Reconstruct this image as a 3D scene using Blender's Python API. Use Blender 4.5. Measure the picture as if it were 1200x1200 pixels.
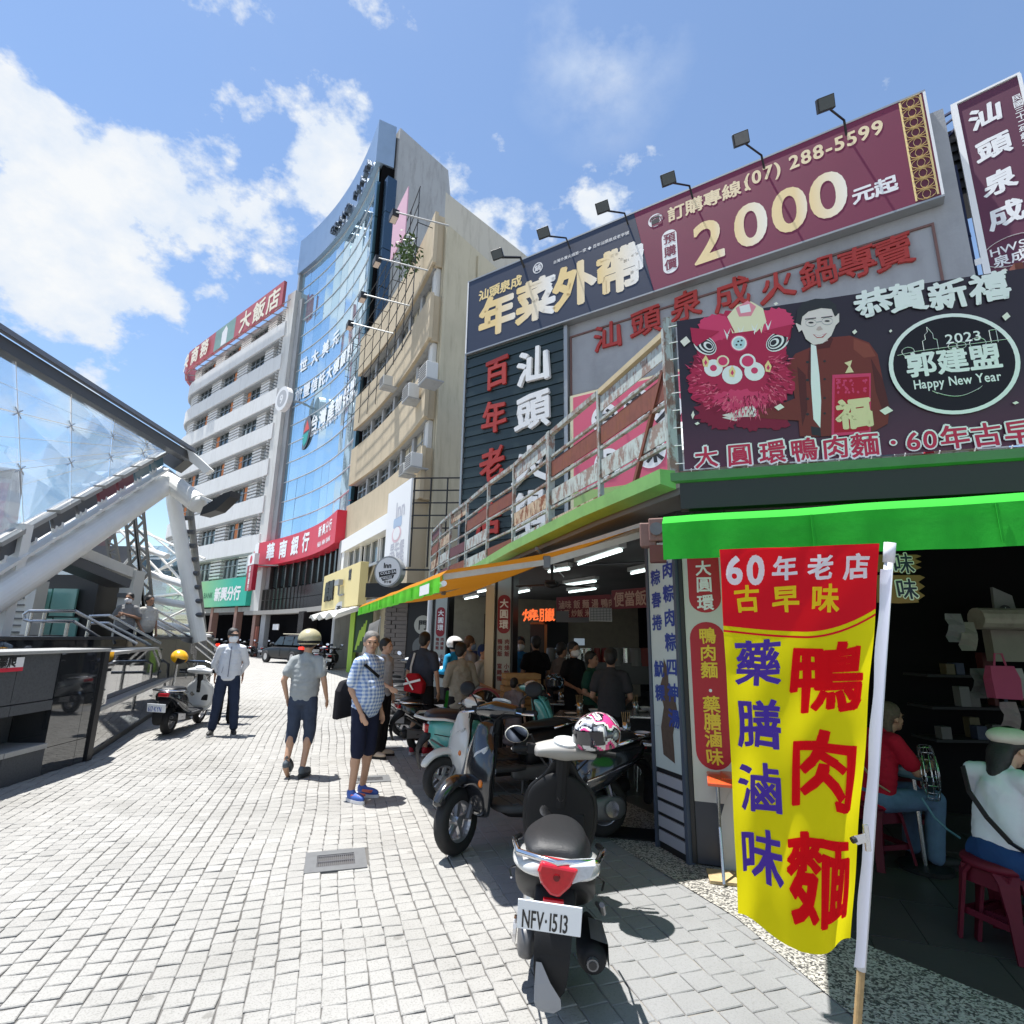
import bpy, bmesh, math, random
from math import sin, cos, pi, radians, atan2, hypot
from mathutils import Vector, Matrix, Euler, noise
random.seed(7)
SC = bpy.context.scene
for o in list(bpy.data.objects): bpy.data.objects.remove(o)
COL = SC.collection

# ---------------------------------------------------------------- camera
PITCH = math.atan(148/645); ROLL = radians(1.0); FPX = 645.0; EYE = 1.65
_F = Vector((0, cos(PITCH), sin(PITCH))); _U0 = Vector((0, -sin(PITCH), cos(PITCH)))
_R = Vector((1, 0, 0))*cos(ROLL) + _U0*sin(ROLL)
_U = Vector((-1, 0, 0))*sin(ROLL) + _U0*cos(ROLL)
cd = bpy.data.cameras.new('camera'); cam = bpy.data.objects.new('camera', cd); COL.objects.link(cam)
cd.sensor_width = 36; cd.lens = FPX/1200*36; cd.clip_start = .05; cd.clip_end = 3000
cam.matrix_world = Matrix((( _R.x, _U.x, -_F.x, 0), (_R.y, _U.y, -_F.y, 0), (_R.z, _U.z, -_F.z, EYE), (0, 0, 0, 1)))
SC.camera = cam

def ray(x, y): return _F + _R*((x-600)/FPX) + _U*((600-y)/FPX)
def G(x, y, z=0.0):                       # point on the level plane z seen at a pixel of the photograph
    d = ray(x, y); return Vector((0, 0, EYE)) + d*((z-EYE)/d.z)
def AY(x, y, Y):
    d = ray(x, y); return Vector((0, 0, EYE)) + d*(Y/d.y)
def LP(fr, x, y, dep=0.0):                # local (x,z) on the plane y=dep of a frame (origin, rz)
    (ox, oy), a = fr; ux = Vector((cos(a), sin(a))); n = Vector((-sin(a), cos(a)))
    d = ray(x, y); t = (n.x*ox + n.y*oy + dep)/(n.x*d.x + n.y*d.y)
    p = Vector((0, 0, EYE)) + d*t
    return ((p.x-ox)*ux.x + (p.y-oy)*ux.y, p.z)

# ---------------------------------------------------------------- world, sun
SUN_EL = radians(75); SUN_H = Vector((-.94, .30)).normalized()
W = bpy.data.worlds.new('World'); SC.world = W; W.use_nodes = True
def _world():
    nt = W.node_tree; N = nt.nodes; L = nt.links; N.clear()
    out = N.new('ShaderNodeOutputWorld'); sky = N.new('ShaderNodeTexSky'); sky.sky_type = 'NISHITA'; sky.sun_disc = False
    sky.sun_elevation = SUN_EL; sky.sun_rotation = atan2(SUN_H.x, SUN_H.y); sky.air_density = 1.15; sky.dust_density = .15; sky.ozone_density = 3.2
    b1 = N.new('ShaderNodeBackground'); b1.inputs[1].default_value = .104
    b2 = N.new('ShaderNodeBackground')
    tc = N.new('ShaderNodeTexCoord')
    def math_(op, a, b=None, c=None, clamp=False):
        m = N.new('ShaderNodeMath'); m.operation = op; m.use_clamp = clamp
        for i, q in enumerate((a, b, c)):
            if q is None: continue
            if isinstance(q, (int, float)): m.inputs[i].default_value = q
            else: L.new(q, m.inputs[i])
        return m.outputs[0]
    def noise_(sc, det, off=0, rough=.55, dist=0):
        mp = N.new('ShaderNodeMapping'); mp.inputs['Location'].default_value = (off, off*.7, off*.3); mp.inputs['Scale'].default_value = (1, 1, 1.5)
        L.new(tc.outputs['Generated'], mp.inputs[0])
        n = N.new('ShaderNodeTexNoise'); n.inputs['Scale'].default_value = sc; n.inputs['Detail'].default_value = det; n.inputs['Roughness'].default_value = rough; n.inputs['Distortion'].default_value = dist
        L.new(mp.outputs[0], n.inputs['Vector']); return n.outputs['Fac']
    n1 = noise_(4.2, 12, 3.1, .6); n2 = noise_(13, 10, 1.3, .6)
    # hand-placed cumulus banks: (direction pixel, angular radius, strength)
    blobs = [(20, 140, .22, .85), (60, 250, .25, 1.1), (70, 330, .2, .9), (-60, 240, .3, .9), (300, 235, .2, 1.05), (365, 205, .15, 1.0), (250, 270, .16, .85), (385, 300, .16, .85), (215, 240, .12, .6),
             (600, 285, .10, .75), (645, 275, .10, .8), (700, 255, .09, .8), (650, 330, .16, .6), (330, 330, .12, .5), (120, 120, .10, .35)]
    acc = None
    for (px, py, r, s) in blobs:
        d = ray(px, py).normalized()
        vm = N.new('ShaderNodeVectorMath'); vm.operation = 'DISTANCE'; L.new(tc.outputs['Generated'], vm.inputs[0]); vm.inputs[1].default_value = d
        q = math_('MULTIPLY', math_('SUBTRACT', 1.0, math_('DIVIDE', vm.outputs['Value'], r), clamp=True), s)
        acc = q if acc is None else math_('MAXIMUM', acc, q)
    # behind and overhead the same fair-weather cumulus goes on
    sep = N.new('ShaderNodeSeparateXYZ'); L.new(tc.outputs['Generated'], sep.inputs[0])
    back = math_('MULTIPLY', math_('MULTIPLY_ADD', sep.outputs[1], -3.0, .1, clamp=True), .8)
    n3 = noise_(2.2, 6, 9.2, .5)
    back = math_('MULTIPLY', back, math_('MULTIPLY_ADD', n3, 5.0, -2.0, clamp=True))
    acc = math_('MAXIMUM', acc, back)
    dens = math_('ADD', math_('MULTIPLY_ADD', n1, 3.2, -2.0), math_('ADD', acc, math_('MULTIPLY_ADD', n2, .9, -.45)))
    mask = math_('MULTIPLY', dens, 4.2, clamp=True)
    # thin veil near the top
    veil = None
    for (px, py, r, s) in [(705, 50, .15, .9), (735, 10, .13, .7), (690, 110, .1, .5)]:
        d = ray(px, py).normalized(); vm = N.new('ShaderNodeVectorMath'); vm.operation = 'DISTANCE'; L.new(tc.outputs['Generated'], vm.inputs[0]); vm.inputs[1].default_value = d
        q = math_('MULTIPLY', math_('SUBTRACT', 1.0, math_('DIVIDE', vm.outputs['Value'], r), clamp=True), s)
        veil = q if veil is None else math_('MAXIMUM', veil, q)
    mask = math_('MAXIMUM', mask, math_('MULTIPLY', veil, math_('MULTIPLY_ADD', n1, 4.5, -1.75, clamp=True)))
    # a faint overall milkiness
    haze = math_('MULTIPLY_ADD', n3, .07, .0, clamp=True)
    mask = math_('MAXIMUM', mask, haze)
    cr = N.new('ShaderNodeValToRGB'); cr.color_ramp.elements[0].position = .35; cr.color_ramp.elements[0].color = (.58, .67, .80, 1)
    cr.color_ramp.elements[1].position = 1.0; cr.color_ramp.elements[1].color = (.78, .80, .82, 1)
    L.new(math_('ADD', math_('MULTIPLY', n2, 1.1), math_('MULTIPLY', dens, .5)), cr.inputs[0])
    L.new(cr.outputs[0], b2.inputs[0]); b2.inputs[1].default_value = .66
    mix = N.new('ShaderNodeMixShader'); L.new(sky.outputs[0], b1.inputs[0]); L.new(mask, mix.inputs[0]); L.new(b1.outputs[0], mix.inputs[1]); L.new(b2.outputs[0], mix.inputs[2])
    L.new(mix.outputs[0], out.inputs[0])
_world()
sd = bpy.data.lights.new('sun', 'SUN'); sd.energy = 5.0; sd.angle = radians(.55); sd.color = (1, .975, .93)
sun = bpy.data.objects.new('sun', sd); COL.objects.link(sun)
sun.rotation_euler = Vector((SUN_H.x*cos(SUN_EL), SUN_H.y*cos(SUN_EL), sin(SUN_EL))).to_track_quat('Z', 'Y').to_euler()
SC.view_settings.view_transform = 'Standard'; SC.view_settings.look = 'None'; SC.view_settings.exposure = .86; SC.view_settings.gamma = 1
SC.view_settings.use_curve_mapping = False
try:
    SC.cycles.max_bounces = 8; SC.cycles.transparent_max_bounces = 24; SC.cycles.use_denoising = True; SC.cycles.sample_clamp_indirect = 6; SC.cycles.caustics_reflective = False; SC.cycles.caustics_refractive = False
except Exception: pass

# ---------------------------------------------------------------- materials
_mats = {}
def mat(name, col, rough=.6, metal=0., var=0., vscale=6., bump=0., bscale=60., coat=0., emis=None, es=1., streak=0., spec=.5, trans=0., island=0., rust=0.):
    key = (name,)
    if key in _mats: return _mats[key]
    m = bpy.data.materials.new(name); m.use_nodes = True; nt = m.node_tree; N = nt.nodes; L = nt.links
    b = N['Principled BSDF']; b.inputs['Roughness'].default_value = rough; b.inputs['Metallic'].default_value = metal
    if len(col) == 3: col = (*col, 1)
    b.inputs['Base Color'].default_value = col; b.inputs['Specular IOR Level'].default_value = spec
    if coat: b.inputs['Coat Weight'].default_value = coat; b.inputs['Coat Roughness'].default_value = .06
    if trans: b.inputs['Transmission Weight'].default_value = trans
    if emis: b.inputs['Emission Color'].default_value = (*emis, 1); b.inputs['Emission Strength'].default_value = es
    tc = N.new('ShaderNodeTexCoord'); cur = None
    def mixc(a, fac, bcol, fs=None):
        mx = N.new('ShaderNodeMix'); mx.data_type = 'RGBA'; mx.blend_type = 'MIX'
        L.new(fac, mx.inputs[0])
        if a is None: mx.inputs[6].default_value = col
        else: L.new(a, mx.inputs[6])
        mx.inputs[7].default_value = bcol; return mx.outputs[2]
    def nz(scale, det=6, mapsc=None, rg=.6):
        n = N.new('ShaderNodeTexNoise'); n.inputs['Scale'].default_value = scale; n.inputs['Detail'].default_value = det; n.inputs['Roughness'].default_value = rg
        if mapsc:
            mp = N.new('ShaderNodeMapping'); mp.inputs['Scale'].default_value = mapsc; L.new(tc.outputs['Object'], mp.inputs[0]); L.new(mp.outputs[0], n.inputs['Vector'])
        else: L.new(tc.outputs['Object'], n.inputs['Vector'])
        return n.outputs['Fac']
    def ramp(f, a, b_):
        r = N.new('ShaderNodeMapRange'); r.inputs[1].default_value = a; r.inputs[2].default_value = b_; L.new(f, r.inputs[0]); return r.outputs[0]
    def mul(f, k):
        q = N.new('ShaderNodeMath'); q.operation = 'MULTIPLY'; L.new(f, q.inputs[0])
        if isinstance(k, (int, float)): q.inputs[1].default_value = k
        else: L.new(k, q.inputs[1])
        return q.outputs[0]
    if var:
        dk = tuple(c*.45 for c in col[:3])+(1,)
        cur = mixc(cur, mul(ramp(nz(vscale), .45, .75), var), dk)
    if streak:
        dk = (col[0]*.3+.01, col[1]*.27+.01, col[2]*.24+.005, 1)
        cur = mixc(cur, mul(ramp(nz(1., 10, (3.1, 3.1, .5), .7), .5, .85), streak), dk)
    if island:
        g = N.new('ShaderNodeNewGeometry'); dk = tuple(c*.55 for c in col[:3])+(1,)
        cur = mixc(cur, mul(g.outputs['Random Per Island'], island), dk)
    if rust:
        cur = mixc(cur, mul(ramp(nz(3.2, 10, (1.6, 1.6, 1.1), .72), .50, .56), rust), (.17, .055, .02, 1)); cur = mixc(cur, mul(ramp(nz(9., 8, (2., 2., .35), .7), .52, .60), rust*.8), (.10, .03, .014, 1))
    if cur is not None: L.new(cur, b.inputs['Base Color'])
    if bump:
        bp = N.new('ShaderNodeBump'); bp.inputs['Strength'].default_value = bump; bp.inputs['Distance'].default_value = .01
        L.new(nz(bscale, 4), bp.inputs['Height']); L.new(bp.outputs[0], b.inputs['Normal'])
    _mats[key] = m; return m
def glassmat(name, tint=(.8, .9, .95), refl=.18, rough=.02):
    if (name,) in _mats: return _mats[(name,)]
    m = bpy.data.materials.new(name); m.use_nodes = True; nt = m.node_tree; N = nt.nodes; L = nt.links; N.clear()
    o = N.new('ShaderNodeOutputMaterial'); t = N.new('ShaderNodeBsdfTransparent'); t.inputs[0].default_value = (*tint, 1)
    g = N.new('ShaderNodeBsdfGlossy'); g.inputs[0].default_value = (1, 1, 1, 1); g.inputs['Roughness'].default_value = rough
    fr = N.new('ShaderNodeLayerWeight'); fr.inputs[0].default_value = .35
    mr = N.new('ShaderNodeMapRange'); mr.inputs[3].default_value = refl; mr.inputs[4].default_value = .6; L.new(fr.outputs['Fresnel'], mr.inputs[0])
    mx = N.new('ShaderNodeMixShader'); L.new(mr.outputs[0], mx.inputs[0]); L.new(t.outputs[0], mx.inputs[1]); L.new(g.outputs[0], mx.inputs[2]); L.new(mx.outputs[0], o.inputs[0])
    _mats[(name,)] = m; return m
def cloth(name, col, trl=.3, var=.15):     # thin fabric that lets some light through
    if (name,) in _mats: return _mats[(name,)]
    m = mat(name, col, .85, var=var, vscale=9, bump=.15, bscale=25, spec=.1); nt = m.node_tree; N = nt.nodes; L = nt.links
    o = N['Material Output']; b = N['Principled BSDF']; t = N.new('ShaderNodeBsdfTranslucent'); t.inputs[0].default_value = (*[min(1, c*1.2) for c in col[:3]], 1)
    mx = N.new('ShaderNodeMixShader'); mx.inputs[0].default_value = trl; L.new(b.outputs[0], mx.inputs[1]); L.new(t.outputs[0], mx.inputs[2]); L.new(mx.outputs[0], o.inputs[0])
    return m

# ---------------------------------------------------------------- objects
def tag(o, label=None, cat=None, group=None, kind=None):
    if label: o['label'] = label
    if cat: o['category'] = cat
    if group: o['group'] = group
    if kind: o['kind'] = kind
    return o
def thing(name, label, cat, loc=(0, 0, 0), rz=0., group=None, kind=None):
    o = bpy.data.objects.new(name, None); COL.objects.link(o); o.empty_display_size = .1
    o.location = loc; o.rotation_euler = (0, 0, rz); return tag(o, label, cat, group, kind)
def link(name, me, m=None, parent=None, loc=None, rot=None, scale=None):
    o = bpy.data.objects.new(name, me); COL.objects.link(o)
    if m is not None:
        if not me.materials:
            for q in (m if isinstance(m, (list, tuple)) else [m]): me.materials.append(q)
    if parent is not None: o.parent = parent
    if loc is not None: o.location = loc
    if rot is not None: o.rotation_euler = rot
    if scale is not None: o.scale = scale
    return o
def dup(root, loc=None, rz=None, label=None, group=None):
    def rec(o, par):
        c = o.copy(); COL.objects.link(c)
        if par is not None: c.parent = par
        for ch in kids.get(o.name, ()): rec(ch, c)
        return c
    kids = {}
    def gather(o):
        kids[o.name] = list(o.children)
        for ch in o.children: gather(ch)
    gather(root); r = rec(root, None)
    if loc is not None: r.location = loc
    if rz is not None: r.rotation_euler = (0, 0, rz)
    if label: r['label'] = label
    if group: r['group'] = group
    return r
class MB:
    def __init__(s): s.v = []; s.f = []; s.mi = []; s.cm = 0; s.M = None
    def _add(s, vs, fs):
        b = len(s.v)
        if s.M is not None: vs = [s.M @ Vector(p) for p in vs]
        s.v += [tuple(p) for p in vs]; s.f += [tuple(b+i for i in f) for f in fs]; s.mi += [s.cm]*len(fs); return s
    def box(s, x0, x1, y0, y1, z0, z1):
        return s._add([(x0, y0, z0), (x1, y0, z0), (x1, y1, z0), (x0, y1, z0), (x0, y0, z1), (x1, y0, z1), (x1, y1, z1), (x0, y1, z1)],
                      [(0, 3, 2, 1), (4, 5, 6, 7), (0, 1, 5, 4), (1, 2, 6, 5), (2, 3, 7, 6), (3, 0, 4, 7)])
    def poly(s, pts): return s._add(pts, [tuple(range(len(pts)))])
    def prism(s, pts, d, ax='y', o=0.):          # 2D polygon (a,b) in xz (ax=y), extruded from o to o+d
        f = {'y': lambda a, b, c: (a, c, b), 'z': lambda a, b, c: (a, b, c), 'x': lambda a, b, c: (c, a, b)}[ax]
        n = len(pts); vs = [f(a, b, o) for a, b in pts]+[f(a, b, o+d) for a, b in pts]
        return s._add(vs, [tuple(range(n)), tuple(range(2*n-1, n-1, -1))]+[(i, i+n, (i+1) % n+n, (i+1) % n) for i in range(n)])
    def beam(s, p, q, w, h=None, up=(0, 0, 1)):
        h = h or w; p = Vector(p); q = Vector(q); d = (q-p).normalized(); u = Vector(up)
        if abs(d.dot(u)) > .98: u = Vector((1, 0, 0))
        a = d.cross(u).normalized()*w/2; b = a.cross(d).normalized()*h/2
        vs = [p-a-b, p+a-b, p+a+b, p-a+b, q-a-b, q+a-b, q+a+b, q-a+b]
        return s._add(vs, [(0, 1, 2, 3), (7, 6, 5, 4), (0, 4, 5, 1), (1, 5, 6, 2), (2, 6, 7, 3), (3, 7, 4, 0)])
    def tube(s, pts, r, n=8, cap=True, flat=1.):
        pts = [Vector(p) for p in pts]; rs = r if isinstance(r, (list, tuple)) else [r]*len(pts)
        vs = []; prev = None
        for i, p in enumerate(pts):
            d = (pts[min(i+1, len(pts)-1)]-pts[max(i-1, 0)]).normalized()
            if prev is None:
                u = Vector((0, 0, 1)) if abs(d.z) < .9 else Vector((0, 1, 0)); a = d.cross(u).normalized()
            else: a = (prev-d*prev.dot(d)).normalized()
            prev = a; b = a.cross(d).normalized()
            for k in range(n):
                t = 2*pi*k/n; vs.append(p+a*cos(t)*rs[i]+b*sin(t)*rs[i]*flat)
        fs = [(i*n+k, i*n+(k+1) % n, (i+1)*n+(k+1) % n, (i+1)*n+k) for i in range(len(pts)-1) for k in range(n)]
        if cap: fs += [tuple(range(n-1, -1, -1)), tuple((len(pts)-1)*n+k for k in range(n))]
        return s._add(vs, fs)
    def ball(s, c, r, n=12, m=8, M=None):
        r = (r, r, r) if isinstance(r, (int, float)) else r; c = Vector(c); vs = []
        for j in range(1, m):
            ph = pi*j/m
            for k in range(n):
                t = 2*pi*k/n; q = Vector((r[0]*sin(ph)*cos(t), r[1]*sin(ph)*sin(t), r[2]*cos(ph)))
                vs.append(c+(M @ q if M is not None else q))
        top = Vector((0, 0, r[2])); vs += [c+(M @ top if M is not None else top), c-(M @ top if M is not None else top)]
        fs = [(j*n+k, (j+1)*n+k, (j+1)*n+(k+1) % n, j*n+(k+1) % n) for j in range(m-2) for k in range(n)]
        T = len(vs)-2; fs += [(T, k, (k+1) % n) for k in range(n)]+[(T+1, (m-2)*n+(k+1) % n, (m-2)*n+k) for k in range(n)]
        return s._add(vs, fs)
    def lathe(s, prof, n=16, c=(0, 0, 0), M=None, a0=0, a1=2*pi):
        full = abs(a1-a0-2*pi) < 1e-6; c = Vector(c); vs = []; k_ = n if full else n+1
        for (r, z) in prof:
            for k in range(k_):
                t = a0+(a1-a0)*k/n; q = Vector((r*cos(t), r*sin(t), z)); vs.append(c+(M @ q if M is not None else q))
        fs = [(j*k_+k, j*k_+(k+1) % k_, (j+1)*k_+(k+1) % k_, (j+1)*k_+k) for j in range(len(prof)-1) for k in range(n)]
        return s._add(vs, fs)
    def loft(s, rings, cap=True, closed=True):
        n = len(rings[0]); vs = [p for r in rings for p in r]
        kk = n if closed else n-1
        fs = [(i*n+k, i*n+(k+1) % n, (i+1)*n+(k+1) % n, (i+1)*n+k) for i in range(len(rings)-1) for k in range(kk)]
        if cap: fs += [tuple(range(n-1, -1, -1)), tuple((len(rings)-1)*n+k for k in range(n))]
        return s._add(vs, fs)
    def mesh(s, name, smooth=False, angle=None):
        me = bpy.data.meshes.new(name); me.from_pydata(s.v, [], s.f)
        if max(s.mi, default=0) > 0: me.polygons.foreach_set('material_index', s.mi)
        if smooth: me.polygons.foreach_set('use_smooth', [True]*len(me.polygons))
        me.update(); return me
    def ob(s, name, m, parent=None, smooth=False, bevel=0., sub=0, loc=None, rot=None, kind=None, label=None, fixn=True):
        me = s.mesh(name, smooth)
        if fixn and len(s.f) < 20000:
            bm = bmesh.new(); bm.from_mesh(me); bmesh.ops.recalc_face_normals(bm, faces=bm.faces); bm.to_mesh(me); bm.free()
        o = link(name, me, m, parent, loc, rot)
        if bevel:
            b = o.modifiers.new('bevel', 'BEVEL'); b.width = bevel; b.segments = 2; b.limit_method = 'ANGLE'; b.angle_limit = radians(40)
            try: b.harden_normals = False
            except Exception: pass
        if sub: u = o.modifiers.new('sub', 'SUBSURF'); u.levels = sub; u.render_levels = sub
        if kind: o['kind'] = kind
        if label: o['label'] = label
        return o
# ---------------------------------------------------------------- lettering
_gl = {}
def glyph(ch):
    if ch not in _gl:
        c = bpy.data.curves.new('glyph', 'FONT'); c.body = ch; c.size = 1; c.resolution_u = 2 if ord(ch) > 0x2e80 else 5
        o = bpy.data.objects.new('glyph', c); me = bpy.data.meshes.new_from_object(o)
        vs = [tuple(v.co)[:2] for v in me.vertices]; fs = [tuple(p.vertices) for p in me.polygons]
        cnt = {}
        for f in fs:
            for i in range(len(f)): e = (f[i], f[(i+1) % len(f)]); cnt[e] = 1
        bd = [e for e in cnt if (e[1], e[0]) not in cnt]
        xs = [v[0] for v in vs] or [0, .3]; w = max(xs)+.07 if ch != ' ' else .3
        bpy.data.objects.remove(o); bpy.data.meshes.remove(me); bpy.data.curves.remove(c)
        _gl[ch] = (vs, fs, bd, 1.0 if ord(ch) > 0x2e80 else w)
    return _gl[ch]
def text(s, name, m, parent, x, z, size, y=-.003, fat=.02, ext=0., sx=1., vert=False, gap=0., brush=0., rot=0., seed=1, sy=1.):
    """Flat (or raised by ext) lettering on the local plane y, reading along +x (or down -z); fat thickens the strokes."""
    mb = MB(); cx = 0.; cz = 0.; rnd = random.Random(seed); ca, sa = cos(rot), sin(rot)
    for c in s:
        vs, fs, bd, w = glyph(c)
        if c != ' ':
            ax = rnd.uniform(-1, 1)*brush; P = []
            for (a, b) in vs:
                if brush:
                    q = noise.noise_vector(Vector((a*2.1+ax*9, b*2.1, ord(c) % 97))); a2 = a+q.x*brush*.8; b = b+q.y*brush*.8+(a-.5)*brush*.7; a = a2
                P.append(((a*sx+cx)*size, (b-.38+cz)*size*sy))
            P = [(x+a*ca-b*sa, z+a*sa+b*ca) for a, b in P]; h = fat*size*1.0
            mb._add([(a, y-ext, b) for a, b in P], fs)
            k = 0
            for (i, j) in bd:
                (a0, b0), (a1, b1) = P[i], P[j]; dx, dz = a1-a0, b1-b0; L_ = hypot(dx, dz)
                if L_ < 1e-6: continue
                k += 1; dx /= L_; dz /= L_
                hh = h*(1+(.5*noise.noise(Vector((a0*9, b0*9, 1.))) if brush else 0)); nx, nz = -dz*hh, dx*hh; ex, ez = dx*hh*.5, dz*hh*.5; yy = y-ext-(.00004+.00004*(k % 7))*min(1, size*4)
                Q = [(a0-ex+nx, b0-ez+nz), (a1+ex+nx, b1+ez+nz), (a1+ex-nx, b1+ez-nz), (a0-ex-nx, b0-ez-nz)]
                if h <= 0 and ext <= 0: continue
                mb._add([(p, yy, q) for p, q in Q], [(0, 1, 2, 3)])
                if ext > 0: mb._add([(p, yy, q) for p, q in Q]+[(p, y, q) for p, q in Q], [(a_, (a_+1) % 4, (a_+1) % 4+4, a_+4) for a_ in range(4)])
        if vert: cz -= 1+gap
        else: cx += (w+gap)*sx
    return mb.ob(name, m, parent, fixn=False)
def hash_(c): return ord(c)*7919 >> 3
def rrect(x0, x1, z0, z1, r, n=6):
    P = []
    for (cx, cz, a) in ((x1-r, z1-r, 0), (x0+r, z1-r, 90), (x0+r, z0+r, 180), (x1-r, z0+r, 270)):
        P += [(cx+r*cos(radians(a+90*k/n)), cz+r*sin(radians(a+90*k/n))) for k in range(n+1)]
    return P
def ell(cx, cz, rx, rz, n=28, rot=0., jag=0., seed=0):
    rd = random.Random(seed); P = []
    for k in range(n):
        t = 2*pi*k/n; j = 1+rd.uniform(-jag, jag); a = rx*cos(t)*j; b = rz*sin(t)*j
        P.append((cx+a*cos(rot)-b*sin(rot), cz+a*sin(rot)+b*cos(rot)))
    return P
def flat(name, polys, m, parent, y, kind=None):
    mb = MB()
    for P in polys: mb._add([(a, y, b) for a, b in P], [tuple(range(len(P)))])
    o = mb.ob(name, m, parent, fixn=False); 
    if kind: o['kind'] = kind
    return o
# ================================================================ ground
s_ = Vector((-.363, .932)); cdir = Vector((-.30, .954)).normalized(); cperp = Vector((cdir.y, -cdir.x))
def granite(name, c, island=.35, speck=.5, rough=.75):
    m = mat(name, c, rough, island=island, bump=.35, bscale=90, spec=.25); nt = m.node_tree; N = nt.nodes; L = nt.links; b = N['Principled BSDF']
    src = b.inputs['Base Color'].links[0].from_socket; g = N.new('ShaderNodeNewGeometry')
    n = N.new('ShaderNodeTexNoise'); n.inputs['Scale'].default_value = 110; n.inputs['Detail'].default_value = 3; L.new(g.outputs['Position'], n.inputs['Vector'])
    n2 = N.new('ShaderNodeTexNoise'); n2.inputs['Scale'].default_value = 1.1; n2.inputs['Detail'].default_value = 6; L.new(g.outputs['Position'], n2.inputs['Vector'])
    for nn, a, d, k, tint in ((n, .5, .72, speck, .42), (n2, .46, .74, .6, .70)):
        r = N.new('ShaderNodeMapRange'); r.inputs[1].default_value = a; r.inputs[2].default_value = d; r.inputs[4].default_value = k; L.new(nn.outputs['Fac'], r.inputs[0])
        mx = N.new('ShaderNodeMix'); mx.data_type = 'RGBA'; mx.blend_type = 'MULTIPLY'; L.new(r.outputs[0], mx.inputs[0]); L.new(src, mx.inputs[6]); mx.inputs[7].default_value = (tint, tint*.99, tint*.96, 1); src = mx.outputs[2]
    vo = N.new('ShaderNodeTexVoronoi'); vo.inputs['Scale'].default_value = 2.6; L.new(g.outputs['Position'], vo.inputs['Vector']); n4 = N.new('ShaderNodeTexNoise'); n4.inputs['Scale'].default_value = 22; L.new(g.outputs['Position'], n4.inputs['Vector'])
    ad = N.new('ShaderNodeMath'); ad.operation = 'MULTIPLY_ADD'; L.new(n4.outputs['Fac'], ad.inputs[0]); ad.inputs[1].default_value = .07; L.new(vo.outputs['Distance'], ad.inputs[2])
    r = N.new('ShaderNodeMapRange'); r.inputs[1].default_value = .085; r.inputs[2].default_value = .115; r.inputs[3].default_value = .5; r.inputs[4].default_value = 0; L.new(ad.outputs[0], r.inputs[0])
    mx = N.new('ShaderNodeMix'); mx.data_type = 'RGBA'; mx.blend_type = 'MULTIPLY'; L.new(r.outputs[0], mx.inputs[0]); L.new(src, mx.inputs[6]); mx.inputs[7].default_value = (.45, .44, .42, 1); src = mx.outputs[2]
    L.new(src, b.inputs['Base Color']); return m
M_sett = granite('sett granite', (.357, .350, .333)); M_paver = granite('smooth paver', (.27, .272, .275), .3, .3)
M_agg = None
def aggm():
    m = mat('washed aggregate', (.42, .40, .36), .8); nt = m.node_tree; N = nt.nodes; L = nt.links; b = N['Principled BSDF']
    g = N.new('ShaderNodeNewGeometry'); v = N.new('ShaderNodeTexVoronoi'); v.inputs['Scale'].default_value = 95; L.new(g.outputs['Position'], v.inputs['Vector'])
    cr = N.new('ShaderNodeValToRGB'); e = cr.color_ramp.elements; e[0].color = (.05, .048, .045, 1); e[1].color = (.42, .40, .36, 1); e[0].position = .2; e[1].position = .75
    sp = N.new('ShaderNodeSeparateColor'); L.new(v.outputs['Color'], sp.inputs[0]); L.new(sp.outputs[0], cr.inputs[0]); L.new(cr.outputs[0], b.inputs['Base Color'])
    bp = N.new('ShaderNodeBump'); bp.inputs['Strength'].default_value = .6; bp.inputs['Distance'].default_value = .004; L.new(v.outputs['Distance'], bp.inputs['Height']); L.new(bp.outputs[0], b.inputs['Normal']); return m
M_agg = aggm()
M_sand = mat('joint sand', (.12, .115, .108), .95, var=.5, vscale=3)
gr = MB().poly([(-400, -300, -.04), (400, -300, -.04), (400, 600, -.04), (-400, 600, -.04)]).ob('ground', mat('city ground', (.27, .265, .26), .9, var=.4, vscale=.3)); gr['kind'] = 'structure'
# paving of granite setts: bed, single stones near, the rest joined
bed = MB().poly([(-14, -2, -.010), (2.2, -2, -.010), (1.45, 3.8, -.010), (.5, 6.5, -.010), (-3.2, 17.2, -.010), (-14, 15.5, -.010)]).ob('plaza_paving', M_sand); bed['kind'] = 'structure'
def sett_mesh(w, d, seed, ch=.010, h=.02):
    rd = random.Random(seed); j = lambda: rd.uniform(-.004, .004)
    base = [(-w/2, -d/2), (w/2, -d/2), (w/2, d/2), (-w/2, d/2)]
    lo = [(x+j(), y+j()) for x, y in base]; dz = [rd.uniform(-.0025, .002) for _ in range(4)]
    vs = [(x, y, -h) for x, y in lo]+[(x, y, -.004+dz[i]) for i, (x, y) in enumerate(lo)]+[(x*(1-2*ch/w), y*(1-2*ch/d), 0+dz[i]) for i, (x, y) in enumerate(lo)]
    fs = [(8, 9, 10, 11)]+[(a, b, b+4, a+4) for a, b in ((0, 1), (1, 2), (2, 3), (3, 0))]+[(a+4, b+4, b+8, a+8) for a, b in ((0, 1), (1, 2), (2, 3), (3, 0))]
    return vs, fs
def side(p, a, d): return (p.x-a.x)*d.y-(p.y-a.y)*d.x       # >0 right of the line
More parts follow.
